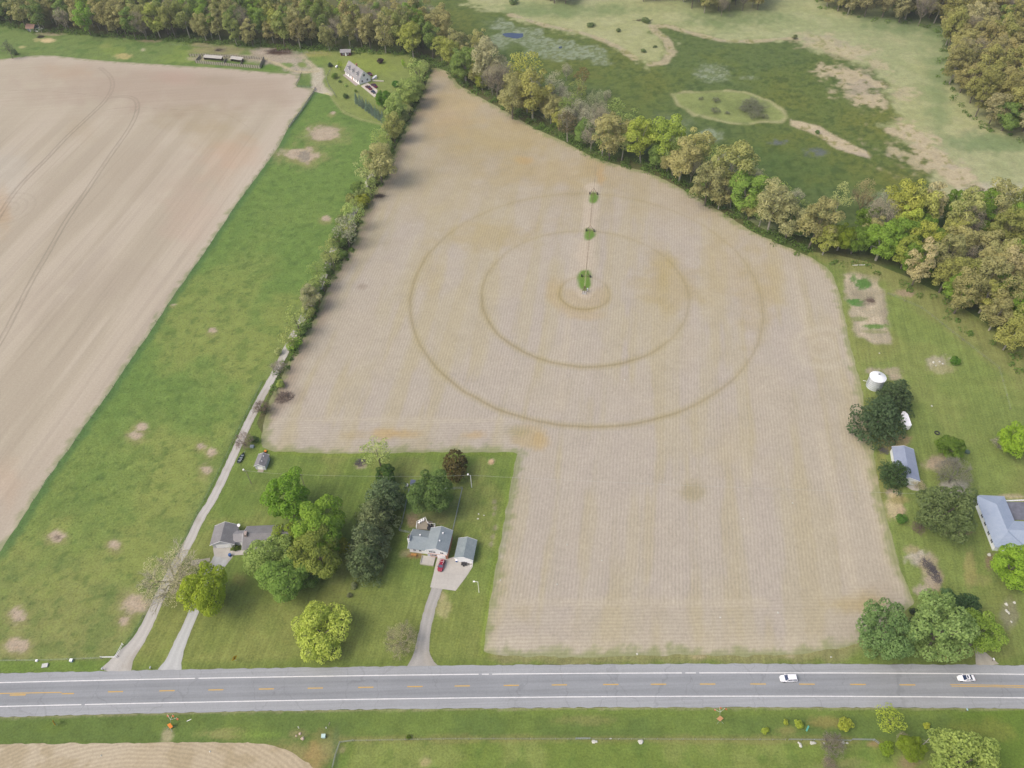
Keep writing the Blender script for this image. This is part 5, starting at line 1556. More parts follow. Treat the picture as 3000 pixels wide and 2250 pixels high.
# ------------------------------------------------------------------ built things
class MB:
    def __init__(s): s.v = []; s.f = []

    def add(s, V, Fc):
        b0 = len(s.v); s.v += [tuple(q) for q in V]; s.f += [tuple(b0 + i for i in q) for q in Fc]; return s

    def box(s, x0, x1, y0, y1, z0, z1):
        V = [(x, y, z) for z in (z0, z1) for y in (y0, y1) for x in (x0, x1)]
        return s.add(V, [(0, 2, 3, 1), (4, 5, 7, 6), (0, 1, 5, 4), (2, 6, 7, 3), (0, 4, 6, 2), (1, 3, 7, 5)])

    def tube(s, a, b, r0, r1=None, n=6, cap=True):
        r1 = r0 if r1 is None else r1
        V, Fq = tube_seg(np.array(a, float), np.array(b, float), r0, r1, n)
        Fq = [tuple(q) for q in Fq]
        if cap: Fq += [tuple(range(n))[::-1], tuple(range(n, 2 * n))]
        return s.add(V, Fq)

    def prism(s, poly, axis, t0, t1):
        """outline in the plane across an axis, pushed along it"""
        n = len(poly)
        def pt(p, t): return (t, p[0], p[1]) if axis == 'x' else (p[0], t, p[1]) if axis == 'y' else (p[0], p[1], t)
        V = [pt(p, t0) for p in poly] + [pt(p, t1) for p in poly]
        return s.add(V, [tuple(range(n))[::-1], tuple(range(n, 2 * n))] + [(i, (i + 1) % n, n + (i + 1) % n, n + i) for i in range(n)])

    def quad(s, a, b, c, d): return s.add([a, b, c, d], [(0, 1, 2, 3)])

    def slabquad(s, a, b, c, d, t):
        """a sloping plate of thickness t below its top corners"""
        T = [a, b, c, d]; Bq = [(p[0], p[1], p[2] - t) for p in T]
        return s.add(T + Bq, [(0, 1, 2, 3), (7, 6, 5, 4), (0, 4, 5, 1), (1, 5, 6, 2), (2, 6, 7, 3), (3, 7, 4, 0)])

    def build(s, name, m, parent=None, smooth=False, bevel=0.0):
        me = bpy.data.meshes.new(name)
        me.from_pydata(s.v, [], s.f); me.update()
        bm = bmesh.new(); bm.from_mesh(me); bmesh.ops.recalc_face_normals(bm, faces=bm.faces[:])
        if bevel:
            bmesh.ops.bevel(bm, geom=bm.edges[:], offset=bevel, segments=2, affect='EDGES', clamp_overlap=True)
        bm.to_mesh(me); bm.free()
        if smooth:
            for p in me.polygons: p.use_smooth = True
        me.materials.append(m)
        o = bpy.data.objects.new(name, me); link(o, parent)
        return o


def thing(name, label, cat, loc=(0, 0, 0), rz=0.0, group=None, rot=None):
    o = bpy.data.objects.new(name, None); link(o)
    o.empty_display_size = .5
    o.location = loc; o.rotation_euler = rot or (0, 0, rz)
    tag(o, label, cat, group)
    return o


def dup(root, loc, rz, label, group=None):
    def cp(o, par):
        c = o.copy(); COL.objects.link(c); c.parent = par
        for ch in o.children: cp(ch, c)
        return c
    r_ = cp(root, None); r_.location = loc; r_.rotation_euler = (0, 0, rz); r_["label"] = label
    if group: r_["group"] = group
    return r_


def shingle(name, c1, c2, sc=3.0, rib=None):
    if name in MATS: return MATS[name]
    m, nt, N, L, b = nodes_of(name)
    tc = N.new("ShaderNodeTexCoord"); p = tc.outputs["Object"]
    f = math_n(nt, 'ADD', math_n(nt, 'MULTIPLY', noise_n(nt, p, sc, 5, .7), .6), math_n(nt, 'MULTIPLY', noise_n(nt, p, .45, 3), .4))
    c = mixrgb(nt, c1, c2, ramp_n(nt, f, .35, .65))
    if rib:
        sx = N.new("ShaderNodeSeparateXYZ"); L.new(p, sx.inputs[0])
        w = math_n(nt, 'SINE', math_n(nt, 'MULTIPLY', sx.outputs[0 if rib == 'x' else 1], 2 * PI / .45))
        c = mixrgb(nt, c, np.asarray(c1) * .72, ramp_n(nt, w, .75, 1.0, 0, .8))
    L.new(c, b.inputs["Base Color"]); b.inputs["Roughness"].default_value = .8 if not rib else .5
    b.inputs["Specular IOR Level"].default_value = .2
    MATS[name] = m
    return m


M_WHITE = mat("white_siding", (.84, .84, .86), .6, var=.04, scale=2)
M_TRIM = mat("white_trim", (.86, .86, .87), .5, var=.03)
M_BRICK = mat("red_brick", C(214, 152, 124), .85, var=.2, scale=6)
M_GLASS = mat("window_glass", C(70, 76, 96), .15, var=.2, spec=.6)
M_LTGREY = mat("grey_siding", (.52, .53, .58), .6, var=.05)
M_DARK = mat("dark_metal", C(64, 62, 66), .6, var=.2)
M_STEEL = mat("galvanised_steel", C(176, 182, 188), .4, .3, var=.1)
M_WOOD = mat("weathered_wood", C(176, 164, 148), .9, var=.15, scale=4)
M_WOODD = mat("old_dark_wood", C(112, 100, 88), .9, var=.2, scale=4)
M_ROOFB = shingle("blue_grey_shingles", C(146, 156, 164), C(170, 178, 182))
M_ROOFG = shingle("grey_shingles", C(136, 132, 134), C(164, 160, 162))
M_ROOFGL = shingle("light_grey_shingles", C(158, 154, 156), C(180, 174, 176))
M_ROOFT = shingle("metal_roof", C(160, 168, 192), C(176, 184, 206), .8, 'y')
M_ROOFT2 = shingle("ribbed_blue_roof", C(178, 190, 214), C(194, 204, 224), .8, 'y')
M_RUB = mat("tyre_rubber", C(44, 44, 46), .8)
M_RIM = mat("wheel_rim", C(170, 172, 178), .4, .4)
M_ORANGE = mat("safety_orange", C(250, 150, 60), .6, var=.06)
M_YELLOW = mat("sign_yellow", C(238, 190, 40), .6, var=.06)
M_STONE = mat("pale_stone", C(216, 206, 190), .9, var=.15)
M_BLUE = mat("blue_plastic", C(70, 110, 176), .5)


def gable(root, x0, x1, y0, y1, ze, zr, axis, wall, roof, over=.4, t=.16, trim=None, names=("wall", "roof")):
    """walls with gable ends and an overhanging pitched roof; ridge runs along axis"""
    if axis == 'y':
        xm = (x0 + x1) / 2
        MB().prism([(x0, 0), (x1, 0), (x1, ze), (xm, zr - .02), (x0, ze)], 'y', y0, y1).build(names[0], wall, root)
        k = (zr - ze) / (xm - x0)
        r_ = MB()
        e0, e1 = ze - k * over + t, zr + t
        r_.prism([(x0 - over, e0), (xm, e1), (x1 + over, e0), (x1 + over, e0 - t), (xm, e1 - t), (x0 - over, e0 - t)], 'y', y0 - over, y1 + over)
    else:
        ym = (y0 + y1) / 2
        MB().prism([(y0, 0), (y1, 0), (y1, ze), (ym, zr - .02), (y0, ze)], 'x', x0, x1).build(names[0], wall, root)
        k = (zr - ze) / (ym - y0)
        r_ = MB()
        e0, e1 = ze - k * over + t, zr + t
        r_.prism([(y0 - over, e0), (ym, e1), (y1 + over, e0), (y1 + over, e0 - t), (ym, e1 - t), (y0 - over, e0 - t)], 'x', x0 - over, x1 + over)
    ro = r_.build(names[1], roof, root)
    if trim is not None:
        f_ = MB()
        if axis == 'y':
            for yy in (y0 - over - .06, y1 + over):
                for sx, ex in ((x0 - over, xm), (xm, x1 + over)):
                    za, zb = (e0, e1) if sx < ex and ex == xm else (e1, e0)
                    f_.prism([(sx, za - t * 1.4), (ex, zb - t * 1.4), (ex, zb + .03), (sx, za + .03)], 'y', yy, yy + .06)
        else:
            for xx in (x0 - over - .06, x1 + over):
                for sy, ey in ((y0 - over, ym), (ym, y1 + over)):
                    za, zb = (e0, e1) if ey == ym else (e1, e0)
                    f_.prism([(sy, za - t * 1.4), (ey, zb - t * 1.4), (ey, zb + .03), (sy, za + .03)], 'x', xx, xx + .06)
        f_.build("fascia", trim, root)
    return ro


def window(root, face, c, z, w, h, at):
    """face 'x' or 'y': the wall it lies in, at: that wall's plane, sign: outward"""
    pos, sg = at
    def bx(m_, u0, u1, z0, z1, d0, d1):
        a, b_ = sorted((pos + sg * d0, pos + sg * d1))
        return m_.box(u0, u1, a, b_, z0, z1) if face == 'y' else m_.box(a, b_, u0, u1, z0, z1)
    fr = MB()
    for u0, u1, z0, z1 in ((c - w / 2 - .07, c + w / 2 + .07, z - .08, z), (c - w / 2 - .07, c + w / 2 + .07, z + h, z + h + .08), (c - w / 2 - .07, c - w / 2, z, z + h), (c + w / 2, c + w / 2 + .07, z, z + h), (c - .03, c + .03, z, z + h)):
        bx(fr, u0, u1, z0, z1, .0, .06)
    o = fr.build("window", M_TRIM, root)
    g = MB(); bx(g, c - w / 2, c + w / 2, z, z + h, .005, .03); g.build("pane", M_GLASS, o)
    return o


def door(root, face, c, w, h, at, m_=None, name="door", panels=0):
    pos, sg = at
    a, b_ = sorted((pos, pos + sg * .06))
    d = MB()
    d.box(c - w / 2, c + w / 2, a, b_, .02, h) if face == 'y' else d.box(a, b_, c - w / 2, c + w / 2, .02, h)
    for i in range(panels):
        z = .02 + (h - .02) * (i + .5) / panels
        a2, b2 = sorted((pos + sg * .06, pos + sg * .08))
        for j in range(4):
            u = c - w / 2 + w * (j + .5) / 4
            d.box(u - w * .10, u + w * .10, a2, b2, z - .18, z + .18) if face == 'y' else d.box(a2, b2, u - w * .1, u + w * .1, z - .18, z + .18)
    o = d.build(name, m_ or M_TRIM, root)
    hd_ = MB()
    a3, b3 = sorted((pos + sg * .08, pos + sg * .13))
    u = c + w * .38
    hd_.box(u - .06, u + .06, a3, b3, 1.0, 1.08) if face == 'y' else hd_.box(a3, b3, u - .06, u + .06, 1.0, 1.08)
    hd_.build("handle", M_DARK, o)
    return o


def vent(root, x, y, z, r=.16):
    MB().tube((x, y, z - .25), (x, y, z + .25), r, r, 8).tube((x, y, z + .25), (x, y, z + .33), r * 1.5, r * 1.5, 8).build("roof_vent", M_TRIM, root)


# ---- white split level house
H = thing("split_level_house", "white split level house with blue grey roof and brick lower storey by the concrete pad", "house", (-29.2, 133.3, 0), R(-10.3))
gable(H, 0, 6.6, 0, 7.6, 4.5, 6.1, 'y', M_WHITE, M_ROOFB, .45, .16, M_TRIM)
gable(H, -6.2, -.02, .8, 7.5, 2.8, 4.5, 'x', M_WHITE, M_ROOFB, .4, .16, M_TRIM, ("wing_wall", "wing_roof"))
b_ = MB(); b_.box(.3, 6.66, -.08, -.003, 0, 2.2); b_.box(6.603, 6.68, -.08, 7.6, 0, 4.3); b_.build("brick_facing", M_BRICK, H)
door(H, 'y', 4.6, 2.7, 2.1, (-.085, -1), name="garage_door", panels=3)
door(H, 'y', .55, .9, 2.05, (-.085, -1), m_=M_LTGREY)
for c, z, w in ((1.2, 2.8, 1.0), (2.3, 2.8, 1.0), (4.9, 2.8, 1.0), (2.2, 1.0, 1.8)):
    window(H, 'y', c, z, w, .9, (-.005 if z > 2.3 else -.085, -1))
for c in (-4.5, -2.6): window(H, 'y', c, 1.2, .8, .9, (.795, -1))
ch = MB().box(-6.95, -6.22, 2.4, 4.0, 0, 5.4).build("chimney", M_WHITE, H)
MB().box(-6.85, -6.32, 2.5, 3.9, 5.4, 5.62).build("flue", M_WOODD, ch)
vent(H, -3.2, 4.6, 4.8); vent(H, 4.3, 5.6, 6.0); vent(H, 3.9, 2.6, 6.15)
# porch terrace in front
MB().box(-1.7, 2.6, -3.2, -.1, 0, .45).build("terrace", concrete, H)
tw = MB(); tw.box(-1.85, 2.6, -3.36, -3.202, 0, .75); tw.box(-1.86, -1.705, -3.36, -.1, 0, .75); tw.build("terrace_wall", M_STONE, H)
# deck behind
deck_px = [(1220, 1550), (1222, 1532), (1247, 1519), (1252, 1532), (1257, 1539), (1275, 1538), (1273, 1552)]
D = thing("timber_deck", "pale timber deck with white railing behind the white split level house", "deck", (0, 0, 0))
dp = [U(px, py, 1.0) for px, py in deck_px]
MB().prism([(p.x, p.y) for p in dp], 'z', .85, 1.0).build("deck_floor", M_WOOD, D)
rl = MB()
for i in range(len(dp) - 1):
    a, b2 = dp[i], dp[i + 1]
    rl.tube((a.x, a.y, 1.95), (b2.x, b2.y, 1.95), .06); rl.tube((a.x, a.y, 1.2), (b2.x, b2.y, 1.2), .04)
    n_ = max(2, int((b2 - a).length / .5))
    for k_ in range(n_ + 1):
        q = a.lerp(b2, k_ / n_); rl.tube((q.x, q.y, .6 if k_ in (0, n_) else 1.0), (q.x, q.y, 1.98), .045 if k_ in (0, n_) else .022, n=4)
rl.build("railing", M_TRIM, D)
st_ = MB()
s0 = U(1254, 1533, 1.0)
for k_ in range(4): st_.box(s0.x + k_ * .35, s0.x + .33 + k_ * .35, s0.y - .1, s0.y + 1.2, 0, .8 - k_ * .2)
st_.build("steps", M_WOOD, D)


def chair(name, label, loc, rz, m_, group=None):
    t = thing(name, label, "chair", loc, rz, group)
    MB().box(-.3, .3, -.3, .3, .38, .46).build("seat", m_, t)
    MB().prism([(.26, .44), (.34, .44), (.48, 1.0), (.42, 1.0)], 'x', -.3, .3).build("backrest", m_, t)
    for sx in (-.27, .27):
        for sy in (-.26, .26): MB().tube((sx, sy, 0), (sx, sy, .4), .03, n=4).build("leg", m_, t)
    return t


M_BLK = mat("black_fabric", C(48, 48, 54), .8)
for i, (px, py, lb) in enumerate(((1228, 1533, "leftmost of three white chairs along the deck railing"), (1234, 1529, "middle of three white chairs along the deck railing"), (1240, 1526, "rightmost white chair along the deck railing"))):
    p = U(px, py, 1.0); chair("deck_chair", lb, p, R(-30), M_TRIM, "white chairs on the deck")
for px, py, lb in ((1257, 1541, "left of two black chairs on the small deck corner"), (1266, 1542, "right of two black chairs on the small deck corner")):
    p = U(px, py, 1.0); chair("patio_chair", lb, p, R(20), M_BLK, "black chairs on the deck")
p = U(1259, 1551, 2.9)
um = thing("patio_umbrella", "open black patio umbrella at the house end of the deck", "umbrella", (p.x, p.y + .6, 1.0))
MB().tube((0, 0, 0), (0, 0, 2.3), .03).build("pole", M_STEEL, um)
MB().tube((0, 0, 1.85), (0, 0, 2.3), 1.0, .05, 8).build("canopy", M_BLK, um)

# ---- detached garage
H = thing("detached_garage", "small white detached garage with weathered blue grey roof at the pad edge", "garage", (-20.0, 131.1, 0), R(-9.8))
gable(H, 0, 5.5, 0, 6.7, 2.7, 3.9, 'y', M_WHITE, shingle("worn_blue_shingles", C(138, 150, 156), C(166, 174, 176), 1.2), .4, .15, M_TRIM)
door(H, 'y', 2.9, 3.9, 2.2, (-.005, -1), name="garage_door", panels=3)
p = U(1338, 1645)
bn = thing("wheelie_bin", "blue wheelie bin with white lid at the detached garage corner", "bin", p, R(-10))
MB().prism([(-.28, 0), (.28, 0), (.34, 1.0), (-.34, 1.0)], 'y', -.3, .35).build("body", M_BLUE, bn, bevel=.03)
MB().box(-.36, .36, -.34, .4, 1.0, 1.08).build("lid", M_TRIM, bn)
for sx in (-.25, .25): MB().tube((sx - .04, .34, .12), (sx + .04, .34, .12), .12, n=8).build("wheel", M_RUB, bn)
p = U(1363, 1654)
tr_ = thing("small_trailer", "low dark flatbed trailer parked in front of the detached garage", "trailer", p, R(-8))
MB().box(-1.3, .5, -.6, .6, .4, .5).build("bed", M_DARK, tr_)
MB().tube((.5, 0, .42), (2.1, 0, .42), .06).tube((.5, -.5, .42), (1.3, 0, .42), .05).tube((.5, .5, .42), (1.3, 0, .42), .05).build("drawbar", M_DARK, tr_)
for sy in (-.7, .7): MB().tube((-.4, sy - .1, .3), (-.4, sy + .1, .3), .3, n=12).build("wheel", M_RUB, tr_)
p = U(1382, 1655)
ld = thing("white_rack", "white ladder rack standing at the right edge of the concrete pad", "rack", p, R(-10))
for sx in (-.3, .3): MB().tube((sx, -.8, 0), (sx, .8, .9), .05).build("rail", M_TRIM, ld)
for k_ in range(5): MB().tube((-.3, -.7 + k_ * .35, .06 + k_ * .2), (.3, -.7 + k_ * .35, .06 + k_ * .2), .035).build("rung", M_TRIM, ld)

# ---- grey ranch house under the trees
H = thing("ranch_house", "long low grey roofed ranch house half hidden under the yard trees", "house", (-100.3, 139.0, 0), R(.6))
gable(H, 0, 7.2, 0, 6.5, 2.7, 4.7, 'y', M_LTGREY, M_ROOFG, .5, .16, M_TRIM, ("garage_wall", "garage_roof"))
gable(H, 7.25, 10.9, .7, 4.5, 2.65, 4.0, 'x', M_LTGREY, M_ROOFGL, .3, .15, None, ("link_wall", "link_roof"))
gable(H, 11, 25, -2.2, 5.9, 2.7, 4.9, 'x', M_LTGREY, M_ROOFG, .5, .16, M_TRIM)
door(H, 'y', 3.6, 4.9, 2.15, (-.005, -1), name="garage_door", panels=4)
window(H, 'y', 13.5, 1.0, 1.6, 1.1, (-2.205, -1)); window(H, 'y', 18, 1.0, 1.6, 1.1, (-2.205, -1)); window(H, 'y', 22, 1.0, 1.6, 1.1, (-2.205, -1))
door(H, 'y', 9.4, .95, 2.05, (.695, -1))
MB().box(11.2, 12.1, .9, 2.4, 0, 5.9).build("chimney", mat("pink_brick", C(188, 168, 162), .9), H)
vent(H, 21.5, .8, 4.7, .2)
ds = thing("satellite_dish", "white round satellite dish on the back roof corner of the ranch garage", "dish", U(701, 1541, 3.2))
MB().tube((0, 0, 0), (0, 0, .5), .04).build("mast", M_STEEL, ds)
MB().tube((0, -.05, .6), (0, -.25, .75), .55, .5, 12).build("dish", M_TRIM, ds)
p = U(675, 1629)
b2 = thing("recycling_bin", "round blue bin at the corner of the ranch house driveway", "bin", p)
MB().tube((0, 0, 0), (0, 0, 1.0), .42, .5, 12).build("body", M_BLUE, b2); MB().tube((0, 0, 1.0), (0, 0, 1.1), .53, .5, 12).build("lid", M_BLUE, b2)

# ---- grey garden shed
H = thing("garden_shed", "grey garden shed with white double door beside the gravel lane", "shed", (-92.6, 171.0, 0), R(-6.5))
gable(H, 0, 3.7, 0, 4.8, 2.3, 3.3, 'y', M_LTGREY, M_ROOFG, .25, .12, M_TRIM)
door(H, 'y', 1.85, 1.9, 1.9, (-.005, -1), name="double_door", panels=2)
MB().prism([(-.1, 0), (-1.2, 0), (-.1, .28)], 'x', .8, 2.9).build("ramp", M_WOOD, H)
vent(H, 2.5, 1.4, 3.15, .1); vent(H, 2.4, 3.6, 3.2, .1)
p = U(777, 1327)
g = thing("garden_tractor", "orange garden machine poking out behind the grey shed", "tractor", p, R(80))
MB().box(-.9, .9, -.45, .45, .35, .7).build("body", M_ORANGE, g, bevel=.05)
MB().box(-.7, -.2, -.3, .3, .7, 1.0).build("seat", M_BLK, g); MB().tube((.2, 0, .7), (0, 0, 1.2), .03).tube((-.1, -.25, 1.2), (.1, .25, 1.2), .03).build("steering_bar", M_ORANGE, g)
for sx, r_ in ((-.6, .38), (.65, .26)):
    for sy in (-.5, .5): MB().tube((sx, sy - .1, r_), (sx, sy + .1, r_), r_, n=12).build("wheel", M_RUB, g)
p = U(707, 1344)
bt = thing("small_boat", "narrow dark camouflage boat on the grass between lane and garden shed", "boat", p, R(-14))
hull = MB()
prof = [(-2.2, .55), (-1.2, .75), (.4, .72), (1.6, .42), (2.4, .05)]
V = []; n_ = len(prof)
for y, hw in prof: V += [(-hw, y, .75), (-hw * .6, y, .15), (hw * .6, y, .15), (hw, y, .75)]
Fq = []
for i in range(n_ - 1):
    for j in range(3): a = i * 4 + j; Fq.append((a, a + 1, a + 5, a + 4))
Fq.append((0, 3, 2, 1))
hull.add(V, Fq).build("hull", mat("camo_hull", C(96, 108, 112), .7, var=.45, scale=2.5), bt)
for y in (-1.3, 0, 1.1): MB().box(-.62, .62, y - .18, y + .18, .55, .62).build("bench", mat("boat_bench", C(150, 160, 164), .7), bt)
MB().tube((-.5, -.4, .25), (.5, -.4, .25), .06).tube((0, 2.3, .3), (0, 3.4, .3), .05).build("trailer_frame", M_STEEL, bt)
for sx in (-.85, .85): MB().tube((sx - .08, -.4, .28), (sx + .08, -.4, .28), .28, n=10).build("wheel", M_RUB, bt)
p = U(739, 1310); bx_ = MB().box(-.7, .7, -.6, .6, 0, .8).build("white_tank", mat("dull_white_plastic", C(196, 202, 212), .5), None, bevel=.12)
bx_.location = p; tag(bx_, "pale plastic tank under the rusty bare tree by the lane", "tank")

# ---- metal barn, grain bin, camper, blue roofed house on the right
H = thing("metal_barn", "white metal barn with plain blue grey roof at the field edge", "barn", (131.2, 156.2, 0), R(-12))
gable(H, 0, 7.0, 0, 13.6, 2.7, 3.9, 'y', mat("barn_sheet", (.70, .74, .76), .5, var=.04), M_ROOFT, .25, .1, M_TRIM)
door(H, 'y', 4.7, 3.4, 2.5, (-.005, -1), m_=mat("barn_door_white", (.74, .78, .80), .5), name="sliding_door")
slab("concrete_apron", [(2648, 1421), (2690, 1423), (2694, 1439), (2672, 1436)], 0, .06, concrete)
p = U(2560, 1131)
H = thing("grain_bin", "round galvanised steel grain bin with shiny conical roof", "grain bin", p)
w_ = MB()
for k_ in range(6): w_.tube((0, 0, k_ * .87), (0, 0, k_ * .87 + .8), 2.92, 2.92, 32, False); w_.tube((0, 0, k_ * .87 + .8), (0, 0, k_ * .87 + .87), 2.98, 2.98, 32, False)
M_BIN = mat("bin_steel", (.56, .60, .65), .45, .1, var=.08, scale=.8)
w_.build("wall", M_BIN, H)
rf = MB(); 
for k_ in range(24):
    a0, a1 = k_ * PI / 12, (k_ + 1) * PI / 12
    rf.quad((3.1 * math.cos(a0), 3.1 * math.sin(a0), 5.15), (3.1 * math.cos(a1), 3.1 * math.sin(a1), 5.15), (.4 * math.cos(a1), .4 * math.sin(a1), 6.5), (.4 * math.cos(a0), .4 * math.sin(a0), 6.5))
    rf.tube((3.1 * math.cos(a0), 3.1 * math.sin(a0), 5.18), (.4 * math.cos(a0), .4 * math.sin(a0), 6.53), .035, n=4)
rf.build("roof", mat("bright_roof_steel", (.78, .80, .83), .4, .1, var=.04), H)
MB().tube((0, 0, 6.45), (0, 0, 6.7), .45, .4, 12).build("cap", M_STEEL, H)
MB().box(-.4, .4, -3.02, -2.9, .4, 1.8).build("hatch", M_STEEL, H)
la = MB()
for sx in (-.2, .2): la.tube((-2.98 - .1, sx, .3), (-2.98 - .1, sx, 5.3), .03, n=4)
for k_ in range(14): la.tube((-3.08, -.2, .5 + k_ * .35), (-3.08, .2, .5 + k_ * .35), .02, n=4)
la.build("ladder", M_STEEL, H)
au = thing("grain_auger", "thin pale auger arm beside the grain bin", "auger", U(2538, 1120), R(10))
MB().tube((0, 0, .6), (-1.6, .2, 1.2), .09).build("tube", M_TRIM, au)
p = U(2648, 1240)
H = thing("camper_trailer", "white camper trailer with angled ends tucked beside the dark pine", "camper", p, R(-6))
MB().prism([(-1.2, -3.0), (-.6, -3.5), (.6, -3.5), (1.2, -3.0), (1.2, 2.2), (.45, 3.5), (-.45, 3.5), (-1.2, 2.2)], 'z', .5, 2.7).build("body", mat("camper_white", (.86, .86, .88), .35, var=.03), H, bevel=.06)
MB().box(1.2, 1.24, -1.2, .4, 1.5, 2.1).build("window", M_GLASS, H); MB().box(-.3, .3, -1.0, -.4, 2.7, 2.85).build("roof_hatch", M_TRIM, H)
MB().tube((0, 3.4, .5), (0, 4.6, .5), .06).build("drawbar", M_STEEL, H)
for sx in (-1.15, 1.15): MB().tube((sx - .1, -.3, .34), (sx + .1, -.3, .34), .34, n=12).build("wheel", M_RUB, H)

A, B_ = U(2907, 1613), U(2851, 1467)
yx = (B_ - A); rz = math.atan2(-yx.x, yx.y); Lw = yx.length
H = thing("blue_roofed_house", "white house with ribbed pale blue metal hip roof at the right edge", "house", A, rz)
W_ = 8.6
def hip(root, x0, x1, y0, y1, ze, zr, axis, roof, over=.5, name="roof", hip0=True, hip1=True):
    x0 -= over; x1 += over; y0 -= over; y1 += over
    if axis == 'y':
        xm = (x0 + x1) / 2; h = (x1 - x0) / 2
        a = (xm, y0 + (h if hip0 else 0), zr); b2 = (xm, y1 - (h if hip1 else 0), zr)
        c = [(x0, y0, ze), (x1, y0, ze), (x1, y1, ze), (x0, y1, ze)]
        V = c + [a, b2]; Fq = [(0, 1, 4), (1, 2, 5, 4), (2, 3, 5), (3, 0, 4, 5), (3, 2, 1, 0)]
    else:
        ym = (y0 + y1) / 2; h = (y1 - y0) / 2
        a = (x0 + (h if hip0 else 0), ym, zr); b2 = (x1 - (h if hip1 else 0), ym, zr)
        c = [(x0, y0, ze), (x1, y0, ze), (x1, y1, ze), (x0, y1, ze)]
        V = c + [a, b2]; Fq = [(0, 1, 5, 4), (1, 2, 5), (2, 3, 4, 5), (3, 0, 4), (3, 2, 1, 0)]
    return MB().add(V, Fq).build(name, roof, root)
M_WBL = mat("bluish_white_siding", (.76, .80, .85), .6, var=.03)
MB().box(0, W_, 0, Lw, 0, 2.8).build("wall", M_WBL, H)
hip(H, 0, W_, 0, Lw, 2.8, 4.7, 'y', M_ROOFT2)
MB().box(W_ + .01, W_ + 18, 1.0, 9.5, 0, 2.8).build("wing_wall", M_WBL, H)
M_ROOFT3 = shingle("ribbed_blue_roof_wing", C(178, 190, 214), C(194, 204, 224), .8, 'x')
hip(H, W_ - 3.8, W_ + 18, 1.0, 9.5, 2.83, 4.65, 'x', M_ROOFT3, .5, "wing_roof", False, True)
for y in (2.5, 5.5, 9.0, 12.0, Lw - 2.2): window(H, 'x', y, 1.1, 1.3, 1.1, (-.005, -1))
MB().box(W_ + 4, W_ + 5, 4.6, 5.4, 4.2, 5.3).build("chimney", M_BRICK, H)
slab("slate_patio", [(2935, 1471), (3060, 1471), (3060, 1525), (2962, 1523)], 0, .08, mat("slate_flags", C(128, 128, 140), .9, var=.25, scale=.6))
kb = MB(); a, b2 = U(2934, 1469), U(3060, 1469); kb.box(a.x, b2.x, a.y - .12, a.y + .12, 0, .5)
k_ = kb.build("low_wall", M_TRIM); tag(k_, "low white wall along the back of the slate patio", "wall")

# ---- farmhouse at the top
H = thing("farmhouse", "white gabled farmhouse with grey roof and three dormers at the top", "house", (-86.9, 461.2, 0), R(36))
gable(H, 0, 8.0, 0, 17.2, 3.0, 7.6, 'y', M_WHITE, M_ROOFGL, .4, .2, M_TRIM)
for y in (3.4, 8.4, 13.4):
    dm = MB().prism([(y - .8, 4.4), (y + .8, 4.4), (y + .8, 5.6), (y, 6.5), (y - .8, 5.6)], 'x', .75, 3.2).build("dormer", M_WHITE, H)
    MB().prism([(y - 1.0, 5.5), (y, 6.65), (y + 1.0, 5.5), (y + 1.0, 5.38), (y, 6.5), (y - 1.0, 5.38)], 'x', .6, 3.4).build("dormer_roof", M_ROOFGL, dm)
    MB().box(.70, .75, y - .4, y + .4, 4.6, 5.5).build("pane", M_GLASS, dm)
window(H, 'y', 4.0, 4.2, 1.2, 1.3, (-.005, -1)); window(H, 'y', 2.2, 1.0, 1.1, 1.2, (-.005, -1)); window(H, 'y', 5.8, 1.0, 1.1, 1.2, (-.005, -1))
for y in (2, 5, 11.5, 15): window(H, 'x', y, .9, 1.0, 1.4, (-.005, -1))
door(H, 'x', 8.3, 1.0, 2.1, (-.005, -1), m_=M_BRICK)
MB().box(4.6, 5.4, 9.5, 10.3, 6.5, 8.3).build("chimney", M_BRICK, H)
slab("paved_terrace", [(1004, 220), (1014, 215), (1053, 247), (1043, 252)], 0, .12, mat("terrace_paving", C(186, 172, 166), .9))
slab("farm_drive", [(1057, 252), (1076, 242), (1106, 264), (1104, 278), (1097, 285), (1090, 279)], 0, .10, mat("pale_concrete", C(222, 210, 198), .9, var=.06))
a, b2 = U(1092, 238), U(1124, 239)
sw_ = MB(); sw_.tube((a.x, a.y, .3), (b2.x, b2.y, .3), .45, .45, 6); o = sw_.build("garden_wall", M_STONE); tag(o, "low pale stone wall running right from the farmhouse gable", "wall")
p = U(1097, 230)
o = MB().prism([(-1.6, 0), (1.4, 0), (1.6, 1.6), (-.4, .9)], 'y', -.8, .8).build("cellar_hatch", M_LTGREY); o.location = p; o.rotation_euler = (0, 0, R(30)); tag(o, "pale grey sloping hatch beside the farmhouse gable end", "hatch")
H = thing("red_shed", "small dark red shed with grey roof and white windows behind the farmhouse", "shed", U(999, 164), R(-1))
MR = mat("barn_red", C(96, 50, 58), .8)
gable(H, 0, 6.4, 0, 4.0, 2.3, 3.4, 'x', MR, M_ROOFGL, .35, .14)
window(H, 'y', 1.6, .8, .9, 1.0, (-.005, -1)); window(H, 'y', 4.7, .8, .9, 1.0, (-.005, -1)); door(H, 'y', 3.2, 1.0, 2.0, (-.005, -1))
H = thing("red_roofed_shed", "weathered shed with faded red roof at the wood edge, top left", "shed", U(80, 92), R(-14))
gable(H, 0, 6.0, 0, 5.0, 2.4, 4.2, 'x', mat("blue_grey_boards", C(140, 140, 164), .8, var=.2), shingle("faded_red_roof", C(168, 132, 120), C(186, 150, 136)), .4, .14)
door(H, 'y', 3.0, 1.6, 2.0, (-.005, -1), m_=M_LTGREY)

